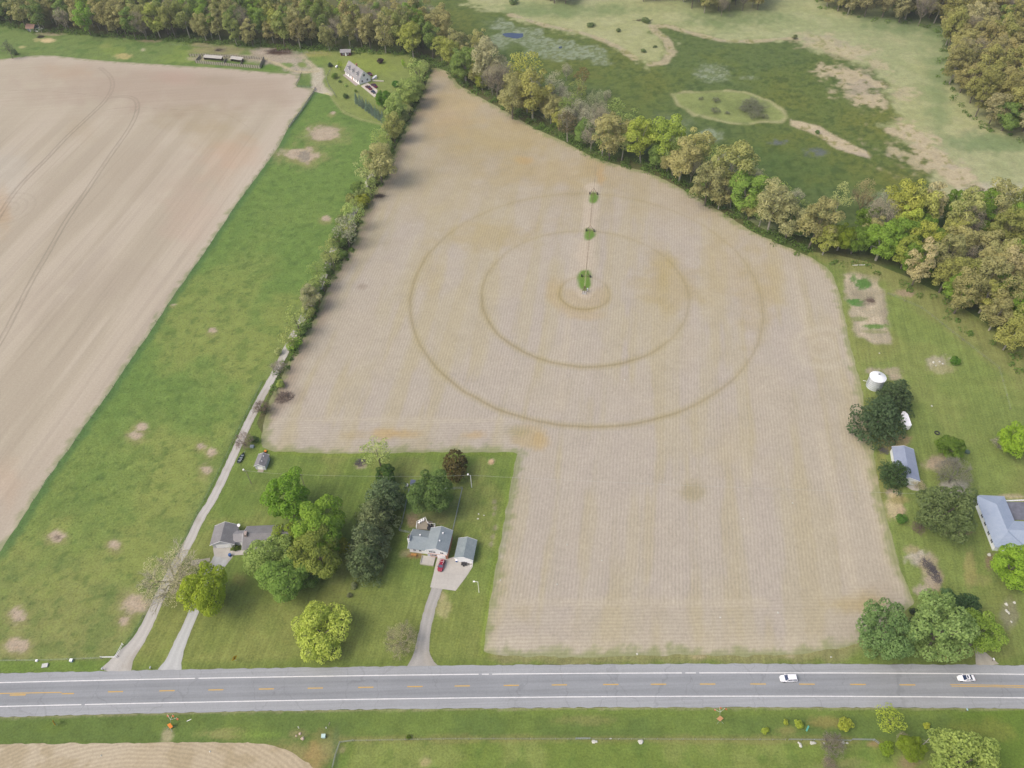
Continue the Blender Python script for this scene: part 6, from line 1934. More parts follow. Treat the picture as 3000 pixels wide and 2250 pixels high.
# ---- paddock: board fences and two low shelters
def board_fence(pts, label, h=1.7, step=2.0, gap=.45, name="board_fence"):
    P = [U(*q) for q in pts]
    t = thing(name, label, "fence", P[0]); o0 = P[0]
    pn = MB(); po = MB()
    for a, b2 in zip(P[:-1], P[1:]):
        L_ = (b2 - a).length; n_ = max(1, int(L_ / step)); d = (b2 - a) / n_
        u = d.normalized(); nrm = Vector((-u.y, u.x, 0)) * .04
        for k_ in range(n_):
            q = a + d * k_ - o0; e = q + d
            po.box(q.x - .09, q.x + .09, q.y - .09, q.y + .09, 0, h + .1)
            q2 = q + u * gap; e2 = e - u * gap * .2
            pn.add([tuple(q2 + nrm), tuple(e2 + nrm), tuple(e2 - nrm), tuple(q2 - nrm)] + [tuple(v + Vector((0, 0, h))) for v in (q2 + nrm, e2 + nrm, e2 - nrm, q2 - nrm)], [(0, 1, 2, 3), (4, 5, 6, 7), (0, 1, 5, 4), (1, 2, 6, 5), (2, 3, 7, 6), (3, 0, 4, 7)])
    pn.build("boards", mat("pale_fence_boards", C(196, 186, 170), .9, var=.12), t); po.build("posts", M_WOODD, t)
    return t


board_fence([(573, 185), (640, 191), (700, 196), (762, 201)], "front board fence of the paddock facing the tilled field", 2.0, 1.5, .4)
board_fence([(555, 166), (600, 165), (680, 169), (775, 175)], "rear board fence of the paddock along the meadow", 1.8, 1.6, .5)
board_fence([(775, 176), (763, 201)], "dark right end fence of the paddock", 2.4, 1.6, .1)
board_fence([(589, 168), (574, 184)], "short left end fence of the paddock", 1.8, 1.6, .2)
board_fence([(664, 172), (657, 190)], "cross fence between the shelter pen and the grass pen", 1.6, 1.6, .2)
board_fence([(712, 174), (706, 193)], "second cross fence in the right half of the paddock", 1.6, 1.6, .2)
for px0, py0, px1, lb in ((599, 176, 650, "longer low shelter with pale roof inside the paddock"), (677, 180, 709, "shorter low shelter with pale roof inside the paddock")):
    a, b2 = U(px0, py0), U(px1, py0 + 4)
    L_ = (b2 - a).length
    t = thing("cattle_shelter", lb, "shelter", a, math.atan2((b2 - a).y, (b2 - a).x), "low shelters in the paddock")
    MB().slabquad((-.3, -.3, 1.9), (L_ + .3, -.3, 1.9), (L_ + .3, 2.6, 2.5), (-.3, 2.6, 2.5), .12).build("roof", mat("pale_tin_roof", C(204, 196, 188), .6), t)
    w_ = MB(); w_.box(0, L_, 2.2, 2.35, 0, 2.2); w_.box(0, .15, 0, 2.2, 0, 1.75); w_.box(L_ - .15, L_, 0, 2.2, 0, 1.75); w_.build("wall", M_WOODD, t)
    for k_ in range(4): q = L_ * k_ / 3; MB().box(q - .08, q + .08, 0, .16, 0, 1.85).build("post", M_WOODD, t)


def post_fence(pts, label, step=4.0, h=1.2, r=.06, mp=None, wires=(.5, 1.05), wr=.018, name="wire_fence", rails=False, mw=None):
    P = [U(*q) for q in pts]; o0 = P[0]
    t = thing(name, label, "fence", o0)
    po = MB(); wi = MB()
    for a, b2 in zip(P[:-1], P[1:]):
        n_ = max(1, int((b2 - a).length / step))
        for k_ in range(n_ + (1 if b2 is P[-1] else 0)):
            q = a.lerp(b2, k_ / n_) - o0
            po.tube((q.x, q.y, 0), (q.x + random.uniform(-.05, .05), q.y + random.uniform(-.05, .05), h * random.uniform(.92, 1.08)), r, n=5)
        for z in wires:
            wi.tube(tuple(a - o0 + Vector((0, 0, z))), tuple(b2 - o0 + Vector((0, 0, z))), wr, n=4, cap=False)
    po.build("posts", mp or M_WOOD, t); wi.build("rails" if rails else "wires", mw or M_STEEL, t)
    return t


post_fence([(100, 1465), (199, 1322), (312, 1164), (443, 969), (592, 752), (741, 535), (840, 385)], "old post and wire fence dividing tilled field and pasture", 5, 1.2, .07, M_WOODD)
post_fence([(348, 1924), (385, 1872), (420, 1812), (470, 1720), (530, 1610), (580, 1505), (640, 1388), (700, 1262), (770, 1120)], "wire fence running up the pasture side of the gravel lane", 5, 1.2, .06, M_WOODD)
post_fence([(0, 1938), (150, 1936), (298, 1930)], "wire fence at the road end of the pasture", 4, 1.2, .05, M_WOOD)
post_fence([(298, 1929), (341, 1928), (362, 1890)], "white rail corner fence beside the lane mouth", 2.6, 1.3, .08, M_TRIM, (.6, 1.2), .06, "rail_fence", True, M_TRIM)
post_fence([(1037, 2172), (1300, 2167), (1700, 2167), (2000, 2168), (2300, 2169)], "long wire fence with thin pale posts south of the road", 3.4, 1.3, .05, mat("pale_posts", C(186, 180, 164), .8))
post_fence([(975, 2252), (984, 2215), (997, 2177), (1037, 2172)], "grey rail corner fence beside the south stubble field", 2.6, 1.35, .08, mat("grey_rail", C(160, 164, 150), .7), (.6, 1.25), .075, "rail_fence", True, mat("grey_rail", C(160, 164, 150)))
post_fence([(1687, 2166), (1728, 2166)], "short silver gate rail in the long south fence", 2, 1.3, .07, M_STEEL, (.5, 1.2), .06, "rail_fence", True, M_STEEL)
post_fence([(2310, 2169), (2420, 2170), (2490, 2172)], "silver pipe rail behind the white boulders in the south fence", 3, 1.2, .06, M_STEEL, (.6, 1.15), .05, "rail_fence", True, M_STEEL)
post_fence([(2495, 2169), (2558, 2170), (2592, 2196)], "bent silver pipe rail right of the grey bare bush", 3, 1.3, .08, M_STEEL, (.6, 1.25), .075, "rail_fence", True, M_STEEL)
post_fence([(1170, 1556), (1177, 1540), (1199, 1437), (1355, 1433), (1326, 1560)], "chain link fence round the yard behind the split level house", 2.4, 1.4, .05, M_STEEL, (.15, .4, .65, .9, 1.15, 1.4), .022, "chain_link_fence", False, M_STEEL)
post_fence([(1170, 1556), (1206, 1564)], "short chain link return fence meeting the house chimney side", 2.0, 1.4, .05, M_STEEL, (.15, .4, .65, .9, 1.15, 1.4), .022, "chain_link_fence", False, M_STEEL)
post_fence([(970, 205), (960, 222), (956, 232), (962, 250), (985, 285)], "dark post fence beside the farm track bend", 2.6, 1.3, .1, M_WOODD, (.5, 1.1), .05)
post_fence([(868, 251), (884, 216)], "short post fence on the left of the small grass triangle", 2.2, 1.3, .1, M_WOODD, (.5, 1.1), .05)
post_fence([(872, 256), (922, 259)], "short post fence along the bottom of the small grass triangle", 2.4, 1.3, .09, M_WOODD, (.5, 1.1), .05)
post_fence([(926, 262), (905, 295), (886, 325), (862, 355), (847, 375)], "dense dark post fence between farm track and tilled field", 1.6, 1.6, .16, M_WOODD, (.4, .8, 1.2), .08)
post_fence([(840, 207), (930, 211)], "wire fence across the farmyard below the muddy yard", 3, 1.2, .08, M_WOOD)
post_fence([(2600, 862), (2700, 905), (2790, 975), (2880, 1045), (2925, 1080), (2948, 1160), (2958, 1200)], "thin pale fence curving round the right lawn", 5, 1.1, .07, M_WOOD)
post_fence([(500, 133), (680, 145), (790, 152), (960, 160)], "wire fence along the wood edge behind the farmyard", 4.0, 1.5, .08, M_WOOD)

# ---- poles, wires, lamp
def power_pole(base, h, label, arm=True, lamp=False, m_=None, r=.13):
    t = thing("power_pole", label, "pole", base)
    MB().tube((0, 0, 0), (0, 0, h), r, r * .7, 8).build("pole", m_ or M_WOOD, t)
    if arm: MB().box(-.9, .9, -.06, .06, h - .5, h - .38).build("crossarm", M_WOODD, t); MB().tube((0, 0, h - .4), (0, 0, h - .1), .08, .05, 6).build("insulator", M_TRIM, t)
    if lamp:
        MB().tube((0, 0, h - .8), (-.9, .6, h - .2), .05).build("lamp_arm", M_STEEL, t)
        MB().tube((-.9, .6, h - .35), (-.9, .6, h - .05), .34, .22, 10).build("lamp_head", M_TRIM, t)
    return t


P1, P2p, P3 = U(737, 1418), U(895, 1430), U(1382, 1428)
power_pole(P1, 8.0, "wooden pole with white yard light near the garden shed", True, True)
power_pole(P2p, 8.0, "slim wooden pole behind the round bright green maple", True)
power_pole(P3, 7.2, "white pole with lamp right of the linden in the fenced yard", False, True, M_TRIM)
PE = U(3075, 1500)
power_pole(PE, 8.0, "power pole beyond the slate patio at the right edge", True)
def wire(a, b2, label, sag, r=.022):
    w_ = MB(); pr = None
    for k_ in range(17):
        t = k_ / 16; q = a.lerp(b2, t); q = q - a; q.z -= sag * 4 * t * (1 - t)
        if pr is not None: w_.tube(tuple(pr), tuple(q), r, n=4, cap=False)
        pr = q
    o = w_.build("overhead_wire", mat("wire_aluminium", C(206, 206, 200), .5)); o.location = a
    tag(o, label, "wire", "wires of the power line")


top = lambda p, h: Vector((p.x, p.y, h))
wire(top(P1, 7.9), top(P2p, 7.9), "wire span from the yard light pole to the maple pole", .4)
wire(top(P2p, 7.9), top(P3, 7.1), "wire span over the pine row to the white pole", .8)
wire(top(P3, 7.1), top(PE, 8.4), "longest wire span crossing the stubble field", 1.2)
p = U(1403.5, 1736)
lp = thing("yard_lamp", "thin white lamp post on the lawn right of the concrete pad", "lamp post", p)
MB().tube((0, 0, 0), (0, 0, 6.8), .09, .07, 8).build("post", M_TRIM, lp)
MB().tube((0, 0, 6.7), (-1.0, .1, 6.95), .05).build("arm", M_TRIM, lp); MB().box(-1.5, -.9, -.1, .3, 6.85, 7.0).build("lamp_head", M_TRIM, lp)

# ---- centre pivot irrigation machine
dirp = (U(1744, 510) - PIV); dirp.z = 0; dirp.normalize()
rz = math.atan2(dirp.y, dirp.x)
H = thing("irrigation_pivot", "long centre pivot irrigation boom on wheeled towers in the stubble field", "irrigation machine", (PIV.x, PIV.y, 0), rz)
pivm = mat("pivot_pipe", C(214, 200, 160), .5, .1, var=.12, scale=.3); pivd = mat("pivot_rusty", C(140, 118, 96), .7, var=.2)
MB().box(-1.1, 1.1, -1.1, 1.1, 0, .15).build("pivot_pad", concrete, H)
fr = MB()
for sx in (-1, 1):
    for sy in (-1, 1): fr.tube((sx, sy, .15), (sx * .25, sy * .25, 3.7), .08)
fr.tube((0, 0, .1), (0, 0, 3.9), .12); fr.build("pivot_tower", pivd, H)
MB().box(.5, 1.1, -1.5, -1.0, .8, 2.0).build("control_panel", M_LTGREY, H)
RR = [0, R0, R1, R2_]
zp = 3.6
for i in range(3):
    a, b2 = RR[i], RR[i + 1]
    L_ = b2 - a
    arch = lambda t: zp + .9 * math.sin(PI * t)
    pp = MB(); ts = MB(); n_ = 14
    for k_ in range(n_):
        t0, t1 = k_ / n_, (k_ + 1) / n_
        pp.tube((a + L_ * t0, 0, arch(t0)), (a + L_ * t1, 0, arch(t1)), .09, n=6, cap=False)
        zl0 = arch(t0) - .9 * math.sin(PI * t0); zl1 = arch(t1) - .9 * math.sin(PI * t1)
        for sy in (-1, 1):
            ts.tube((a + L_ * t0, sy * .55 * math.sin(PI * t0), zl0), (a + L_ * t1, sy * .55 * math.sin(PI * t1), zl1), .02, n=4, cap=False)
            if k_: ts.tube((a + L_ * t0, 0, arch(t0)), (a + L_ * t0, sy * .55 * math.sin(PI * t0), zl0), .025, n=4, cap=False)
    pp.build("pipe", pivm if i == 0 else pivd, H); ts.build("truss", pivm if i == 0 else pivd, H)
    tw = MB()
    for sy in (-1.9, 1.9):
        tw.tube((b2, sy, .6), (b2 - .1, 0, zp), .07); tw.tube((b2, sy, .6), (b2, sy * .35, 1.9), .05)
    tw.tube((b2, -1.9, .6), (b2, 1.9, .6), .08)
    to = tw.build("wheel_tower", pivd, H)
    for sy in (-1.9, 1.9): MB().tube((b2 - .0, sy - .18, .62), (b2 - .0, sy + .18, .62), .62, n=16).build("wheel", M_RUB, to)
oh = MB(); ee = (U(1744, 508) - PIV).length
oh.tube((R2_, 0, zp), (ee, 0, zp - .3), .07); oh.tube((R2_, 0, zp + 1.2), (ee, 0, zp - .25), .02, n=4); oh.tube((R2_, 0, zp), (R2_, 0, zp + 1.2), .04)
oh.build("end_boom", pivd, H)
# drop hoses
dh = MB()
for k_ in range(30):
    x_ = 2 + k_ * (R2_ - 4) / 29
    dh.tube((x_, 0, zp), (x_, .1, 1.6), .012, n=4)
dh.build("drop_hoses", pivd, H)
# ------------------------------------------------------------------ vehicles
def car(label, px, py, rz, paint, kind="sedan", L_=4.7, W_=1.82, sunroof=False, rack=False, name="car", group=None, cat="car", at=None):
    p = U(px, py) if at is None else Vector(at)
    t = thing(name, label, cat, p, rz, group)          # local +x is the front
    h = W_ / 2
    # stations along the car: x, half width at waist, height of waist
    if kind == "sedan":
        st = [(-.5, .74, .62), (-.47, .9, .84), (-.34, .97, .92), (-.1, 1, .93), (.14, 1, .91), (.3, .97, .86), (.44, .86, .74), (.5, .6, .58)]
        roof = [(-.33, .90, .90), (-.16, .74, 1.42), (.02, .74, 1.45), (.20, .88, .90)]
    elif kind == "suv":
        st = [(-.5, .82, .75), (-.47, .95, 1.0), (-.3, 1, 1.03), (0, 1, 1.02), (.2, 1, 1.0), (.34, .97, .96), (.46, .86, .84), (.5, .62, .66)]
        roof = [(-.47, .88, 1.0), (-.40, .76, 1.62), (.06, .77, 1.68), (.24, .90, .98)]
    else:   # pickup
        st = [(-.5, .93, .95), (-.48, .97, 1.02), (-.1, 1, 1.02), (.0, 1, 1.05), (.2, 1, 1.05), (.36, .97, 1.02), (.47, .9, .92), (.5, .75, .72)]
        roof = [(-.10, .9, 1.04), (-.07, .8, 1.74), (.09, .8, 1.76), (.21, .92, 1.04)]
    z0 = .28
    V, Fq = [], []
    for x, w_, z in st:
        y = h * w_
        V += [(x * L_, -y * .86, z0), (x * L_, -y, z0 + .22), (x * L_, -y * .97, z - .05), (x * L_, -y * .86, z), (x * L_, y * .86, z), (x * L_, y * .97, z - .05), (x * L_, y, z0 + .22), (x * L_, y * .86, z0)]
    n_ = len(st)
    for i in range(n_ - 1):
        for j in range(8):
            a = i * 8 + j; b2 = i * 8 + (j + 1) % 8; Fq.append((a, b2, b2 + 8, a + 8))
    Fq += [tuple(range(8))[::-1], tuple(range((n_ - 1) * 8, n_ * 8))]
    bd = MB().add(V, Fq).build("body", paint, t, smooth=False)
    # roof shell, pillars and glass
    (xa, wa, za), (xb, wb, zb), (xc, wc, zc_), (xd, wd, zd) = roof
    rs = MB().prism([(xb * L_, -h * wb), (xc * L_, -h * wc), (xc * L_ + .12, 0), (xc * L_, h * wc), (xb * L_, h * wb), (xb * L_ - .06, 0)], 'z', zb - .06, zb + .02)
    for sy in (-1, 1):
        rs.tube((xa * L_, sy * h * wa, za - .03), (xb * L_, sy * h * wb, zb - .02), .06, n=5); rs.tube((xd * L_, sy * h * wd, zd - .03), (xc * L_, sy * h * wc, zb - .02), .05, n=5)
        xm = (xb + xc) / 2 * L_; rs.tube((xm, sy * h * .93, .95), (xm, sy * h * wb, zb - .02), .05, n=5)
    rs.build("roof", paint, t)
    g = .97
    ws = MB().quad((xd * L_, -h * wd * g, zd), (xd * L_, h * wd * g, zd), (xc * L_, h * wc * g, zb - .05), (xc * L_, -h * wc * g, zb - .05)); ws.build("windscreen", M_CARGLASS, t)
    MB().quad((xa * L_, -h * wa * g, za), (xb * L_, -h * wb * g, zb - .05), (xb * L_, h * wb * g, zb - .05), (xa * L_, h * wa * g, za)).build("rear_window", M_CARGLASS, t)
    for sy in (-1, 1):
        MB().quad((xa * L_ + .05, sy * h * wa, za), (xd * L_ - .05, sy * h * wd, zd), (xc * L_, sy * h * wc, zb - .06), (xb * L_, sy * h * wb, zb - .06)).build("side_window", M_CARGLASS, t)
    if sunroof: MB().box((xb + (xc - xb) * .45) * L_, (xc - .015) * L_, -h * .5, h * .5, zb + .02, zb + .035).build("sunroof", M_CARGLASS, t)
    if rack:
        rk = MB()
        for sy in (-1, 1): rk.tube((xb * L_ + .2, sy * h * .62, zb + .10), (xc * L_ - .2, sy * h * .62, zb + .10), .035, n=5)
        for q in (.15, .45): x_ = (xb + (xc - xb) * q) * L_; rk.tube((x_, -h * .62, zb + .11), (x_, h * .62, zb + .11), .03, n=5)
        rk.build("roof_rack", M_TRIM if rack == "w" else M_STEEL, t)
    if kind == "pickup":
        MB().box(-.47 * L_, -.12 * L_, -h * .82, h * .82, 1.025, 1.035).build("bed_cover", M_BLK, t)
    for sx in (.31, -.31):
        for sy in (-1, 1):
            wh = MB().tube((sx * L_, sy * (h - .2), .33), (sx * L_, sy * (h + .02), .33), .33, n=14).build("wheel", M_RUB, t)
            MB().tube((sx * L_, sy * (h + .015), .33), (sx * L_, sy * (h + .035), .33), .2, n=10).build("rim", M_RIM, wh)
    for sy in (-1, 1):
        MB().box(.445 * L_, .47 * L_, sy * h * .62 - .2, sy * h * .62 + .2, .68, .80).build("headlight", M_LAMP, t)
        MB().box(-.50 * L_ - .01, -.48 * L_, sy * h * .62 - .18, sy * h * .62 + .18, .64, .78).build("tail_light", M_TAIL, t)
        MB().box(xd * L_ - .35, xd * L_ - .15, sy * (h * .98 + .1) - .1, sy * (h * .98 + .1) + .1, zd, zd + .14).build("mirror", paint, t)
    return t


M_CARGLASS = mat("car_glass", C(52, 66, 100), .12, var=.1, spec=.7)
M_LAMP = mat("lamp_lens", C(220, 224, 230), .2); M_TAIL = mat("tail_lens", C(150, 30, 30), .3)
def paintm(n, c): return mat(n, c, .25, .05, var=.02, spec=.6)
PW = paintm("white_car_paint", (.84, .85, .88)); PR = paintm("crimson_car_paint", C(168, 34, 62)); PM = paintm("maroon_truck_paint", C(112, 34, 48)); PG = paintm("dark_grey_paint", C(74, 74, 84))
car("white minivan with roof rack driving on the far lane", 2309, 1990, R(180), PW, "suv", 4.95, 1.95, rack="w", name="minivan", cat="minivan")
car("white sedan with dark sunroof beside the double yellow line", 2828, 1989, R(179), PW, "sedan", 4.85, 1.85, sunroof=True, name="sedan")
car("crimson red hatchback with roof rails parked on the concrete pad", 1293.5, 1659, R(-103), PR, "suv", 4.3, 1.8, rack="w", name="hatchback")
car("maroon pickup nearest the spruces on the farmhouse drive", 1081, 260, R(-52), PM, "pickup", 5.6, 2.0, name="pickup_truck", group="maroon pickups at the farmhouse", cat="pickup")
car("maroon pickup on the lawn side of the farmhouse drive", 1097, 254, R(-52), PM, "pickup", 5.4, 2.0, name="pickup_truck", group="maroon pickups at the farmhouse", cat="pickup")
car("small dark car at the end of the farmhouse drive", 1094, 272, R(-50), PG, "sedan", 3.6, 1.7, name="parked_car")
car("white car beside the red roofed shed, top left", 107, 92, R(-30), PW, "suv", 4.8, 1.9, name="parked_car")
car("dark red car half hidden behind the farmhouse", 1084, 219, R(-52), PM, "sedan", 4.6, 1.8, name="parked_car")
car("white van at the wood edge right of the white car, top left", 117, 88, R(30), PW, "suv", 4.6, 1.9, name="parked_van", cat="van")

# ------------------------------------------------------------------ signs and roadside things
def diamond_sign(px, py, label, m_, size=1.0, rz=0.0, h=1.6, tilt=0.0, name="road_sign"):
    t = thing(name, label, "sign", U(px, py), rz)
    MB().box(-.04, .04, -.04, .04, 0, h + size * .4).build("post", M_STEEL, t)
    s_ = size * .707
    MB().prism([(-s_, h + s_ * .2), (0, h - s_ * .8), (s_, h + s_ * .2), (0, h + s_ * 1.2)], 'y', -.075, -.045).build("plate", m_, t)
    MB().prism([(-s_ * .2, h + s_ * .2), (0, h - s_ * .25), (s_ * .2, h + s_ * .2), (0, h + s_ * .65)], 'y', -.085, -.077).build("mark", M_BLK, t)
    return t


diamond_sign(692, 1936, "yellow diamond warning sign on the verge left of the curved drive", M_YELLOW, 1.5, R(55), 1.8)
diamond_sign(168, 2124, "yellow diamond warning sign south of the road at the left", M_YELLOW, 1.5, R(-55), 1.8)
diamond_sign(2763, 1934, "yellow warning sign beneath the big willows by the road", M_YELLOW, 1.8, R(60), 1.9)


def work_sign(px, py, label, m_, rz, flagm):
    """fold-up work sign leaning back on a low stand, with three flags"""
    t = thing("work_sign", label, "sign", U(px, py), rz, "folding orange work signs south of the road")
    lg = MB()
    for sx in (-1, 1):
        for sy in (-1, 1): lg.tube((sx * .9, sy * .8, .02), (0, 0, .7), .035, n=5)
    lg.tube((0, 0, .6), (0, 1.5, 2.8), .035, n=5)
    lg.build("stand", M_STEEL, t)
    s_ = .95
    d = Vector((0, .55, .83)).normalized(); c = Vector((0, .25, 1.15))
    q = [c + Vector((-s_, 0, 0)), c - d * s_, c + Vector((s_, 0, 0)), c + d * s_]
    nrm = Vector((0, -.83, .55)) * .03
    MB().add([tuple(v + nrm * 1.5) for v in q] + [tuple(v + nrm * .5) for v in q], [(0, 1, 2, 3), (7, 6, 5, 4), (0, 4, 5, 1), (1, 5, 6, 2), (2, 6, 7, 3), (3, 7, 4, 0)]).build("plate", m_, t)
    for k_, (dx, dy, dz) in enumerate(((-1.5, .9, .3), (.1, 1.2, .6), (1.6, .9, .3))):
        fl = MB(); b0 = Vector((0, 1.4, 2.7)); e = b0 + Vector((dx, dy, dz))
        fl.tube(tuple(b0), tuple(e), .025, n=4)
        f0 = fl.build("flag", M_TRIM, t)
        MB().add([tuple(e), tuple(e + Vector((.5, -.1, -.25))), tuple(e + Vector((.45, -.5, -.35))), tuple(e + Vector((-.05, -.42, -.1)))] + [tuple(e + v + Vector((0, 0, -.02))) for v in (Vector((0, 0, 0)), Vector((.5, -.1, -.25)), Vector((.45, -.5, -.35)), Vector((-.05, -.42, -.1)))],
                 [(0, 1, 2, 3), (7, 6, 5, 4), (0, 4, 5, 1), (1, 5, 6, 2), (2, 6, 7, 3), (3, 7, 4, 0)]).build("cloth", flagm, f0)
    return t


M_FLAG = mat("flag_orange", C(232, 130, 84), .7)
work_sign(501, 2133, "bright orange folding work sign with flags at the left roadside", M_ORANGE, R(-18), M_FLAG)
work_sign(2108, 2112, "faded peach orange work sign with flags at the right roadside", mat("faded_orange", C(228, 172, 124), .7), R(2), M_FLAG)
t = thing("teal_sign", "small teal street sign slanting south of the road on the right", "sign", U(2362, 2140), R(52))
MB().box(-.04, .04, -.04, .04, 0, 1.5).build("post", M_STEEL, t)
MB().add([(-.85, -.2, 1.35), (.85, -.2, 1.35), (.85, .25, 1.65), (-.85, .25, 1.65), (-.85, -.2, 1.31), (.85, -.2, 1.31), (.85, .25, 1.61), (-.85, .25, 1.61)], [(0, 1, 2, 3), (7, 6, 5, 4), (0, 4, 5, 1), (1, 5, 6, 2), (2, 6, 7, 3), (3, 7, 4, 0)]).build("plate", mat("teal_plate", C(120, 212, 190), .5), t)


def mailbox(px, py, label, m_, rz=0):
    t = thing("mailbox", label, "mailbox", U(px, py), rz, None)
    MB().box(-.06, .06, -.06, .06, 0, 1.05).build("post", M_WOODD, t)
    MB().prism([(-.16, 1.05), (.16, 1.05), (.16, 1.25), (.1, 1.36), (-.1, 1.36), (-.16, 1.25)], 'y', -.3, .3).build("box", m_, t)


mailbox(304, 1963, "dark mailbox left of the gravel lane mouth", M_LTGREY); mailbox(444, 1960, "mailbox between the lane mouth and the ranch drive", M_LTGREY)
mailbox(2907, 1936, "white mailbox right of the dirt drive by the willows", M_TRIM); mailbox(2829, 2083, "pale blue mailbox across the road on the right", mat("pale_blue_box", C(190, 224, 232), .5))


def boxthing(name, px, py, label, cat, m_, w_, d_, h_, rz=0, group=None, bev=.05):
    o = MB().box(-w_ / 2, w_ / 2, -d_ / 2, d_ / 2, 0, h_).build(name, m_, None, bevel=bev)
    o.location = U(px, py); o.rotation_euler = (0, 0, rz); tag(o, label, cat, group); return o


def compound(name, px, py, label, cat, m1, m2, w_, d_, h_, rz=0):
    t = thing(name, label, cat, U(px, py), rz)
    MB().box(-w_ / 2, w_ / 2, -d_ / 2, d_ / 2, 0, h_ * .86).build("cabinet", m1, t, bevel=.04); MB().box(-w_ / 2 - .06, w_ / 2 + .06, -d_ / 2 - .06, d_ / 2 + .06, h_ * .86, h_).build("lid", m2, t); return t


compound("utility_cabinet", 949, 2159, "pale mint utility cabinet by the south field corner", "cabinet", mat("mint_metal", C(206, 232, 226), .5), mat("mint_lid", C(216, 240, 234), .5), 1.0, .9, 1.0)
compound("culvert_marker", 133, 1951, "flat whitish concrete block on the pasture verge", "block", mat("white_concrete", C(224, 222, 216), .8), mat("white_concrete", C(224, 222, 216)), 1.6, 1.1, .5, R(8))
compound("meter_box", 211, 1937, "small pale blue box on the pasture road fence", "box", mat("pale_blue_metal", C(196, 216, 236), .5), M_TRIM, .7, .8, .9)
compound("white_marker", 109, 1937, "small white marker box left on the pasture road fence", "box", M_TRIM, M_TRIM, .5, .5, .6)


def stake(px, py, label, h, lean, m_, r=.07):
    o = MB().tube((0, 0, 0), (lean[0], lean[1], h), r, r * .9, 6).build("marker_post", m_); o.location = U(px, py); tag(o, label, "post")


stake(876, 2134, "white plastic marker post left of the mint cabinet", 1.3, (0, 0), M_TRIM, .09); stake(956, 2134, "white marker post right above the mint cabinet", 1.0, (.1, 0), M_TRIM, .1)
stake(963, 2125, "leaning pale marker post above the mint cabinet", .9, (.4, .5), M_WOOD, .08)
stake(547, 2113, "pale board lying right of the bright orange work sign", .1, (1.2, .5), M_TRIM, .09)
stake(2835, 1959, "thin pale stick lying on the road shoulder above the sedan", .08, (1.2, .3), M_WOOD, .05); stake(2862, 1949, "thin pinkish stick at the dirt drive mouth", .08, (1.5, -.5), M_WOOD, .05)
stake(2497, 777, "white pipe lying at the field corner near the wood", .3, (5.5, -.4), M_TRIM, .12)
stake(2804, 1548, "white rod lying left of the blue roofed house", .2, (2.9, 0), M_TRIM, .07)
# broken white trunk south of the road
t = thing("dead_tree", "broken whitish dead trunk standing right of the dense green small tree", "tree", U(2697, 2188))
MB().tube((0, 0, 0), (.9, .6, 4.2), .16, .07, 6).tube((.5, .35, 2.6), (1.9, .1, 3.2), .06, .03, 5).tube((.6, .4, 3.2), (-.6, .8, 3.4), .05, .02, 5).tube((.9, .6, 4.2), (1.4, 1.2, 5.2), .06, .02, 5).build("trunk", mat("bleached_wood", C(206, 202, 190), .8), t)


def rock(px, py, r_, label, m_=None, group=None, name="boulder"):
    rr = np.random.default_rng(int(px * 7 + py))
    bm = bmesh.new(); bmesh.ops.create_icosphere(bm, subdivisions=2, radius=1)
    k_ = rr.uniform(.8, 1.2, 3)
    for v in bm.verts:
        n_ = 1 + .18 * math.sin(3 * v.co.x + px) + .14 * math.sin(4 * v.co.y + py) + rr.normal(0, .04)
        v.co = Vector((v.co.x * k_[0], v.co.y * k_[1], max(v.co.z, -.3) * .75 * k_[2])) * n_ * r_
    me = bpy.data.meshes.new(name); bm.to_mesh(me); bm.free(); me.materials.append(m_ or M_STONE)
    o = bpy.data.objects.new(name, me); link(o); p = U(px, py); o.location = (p.x, p.y, r_ * .2); tag(o, label, "rock", group)


M_PINK = mat("pink_rock", C(222, 198, 180), .9); M_WROCK = mat("white_rock", C(226, 222, 210), .9)
for px, py, r_, lb in ((879, 2150, .55, "upper pinkish boulder left of the mint cabinet"), (886, 2164, .6, "lower pinkish boulder left of the mint cabinet"), (868, 2156, .35, "small pale stone beside the pinkish boulders"),
                       (1739, 2173, .55, "left white boulder by the short silver gate"), (1746, 2173, .5, "right white boulder by the short silver gate"), (1877, 2174, .85, "large pale boulder on the south fence line"), (1789, 2164, .3, "small white stone between the silver gate and the large boulder"),
                       (2378, 2177, .55, "left of the two joined white boulders at the pipe rail"), (2385, 2177, .6, "right of the two joined white boulders at the pipe rail"), (2345, 2184, .65, "white boulder below the left end of the pipe rail"), (2340, 2176, .4, "grey white stone above the boulder at the pipe rail"),
                       (2414, 2177, .35, "small white stone beside the grey bare bush"), (2469, 2176, .65, "white boulder right of the grey bare bush"), (2481, 2177, .4, "small white stone right of the bare bush boulder"),
                       (2947, 1771, .6, "upper left white rock of the gravel bed"), (2971, 1766, .55, "upper right white rock of the gravel bed"), (2948, 1790, .55, "middle white rock of the gravel bed"), (2955, 1796, .5, "white rock in the centre of the gravel bed"), (2963, 1822, .4, "lowest white rock of the gravel bed"),
                       (2734, 1062, .6, "left white stone of the stone ring on the right lawn"), (2752, 1060, .5, "upper stone of the stone ring on the right lawn"), (2742, 1072, .4, "lower stone of the stone ring on the right lawn"), (2762, 1066, .45, "right stone of the stone ring on the right lawn"),
                       (2897, 1626, .7, "white stones heap by the corner of the blue roofed house"), (2576, 1035, .35, "single pale stone in the grass above the grain bin"), (2730, 1190, .5, "pale stone on the wide right lawn")):
    rock(px, py, r_ * .78, lb, M_PINK if "pink" in lb else M_WROCK)
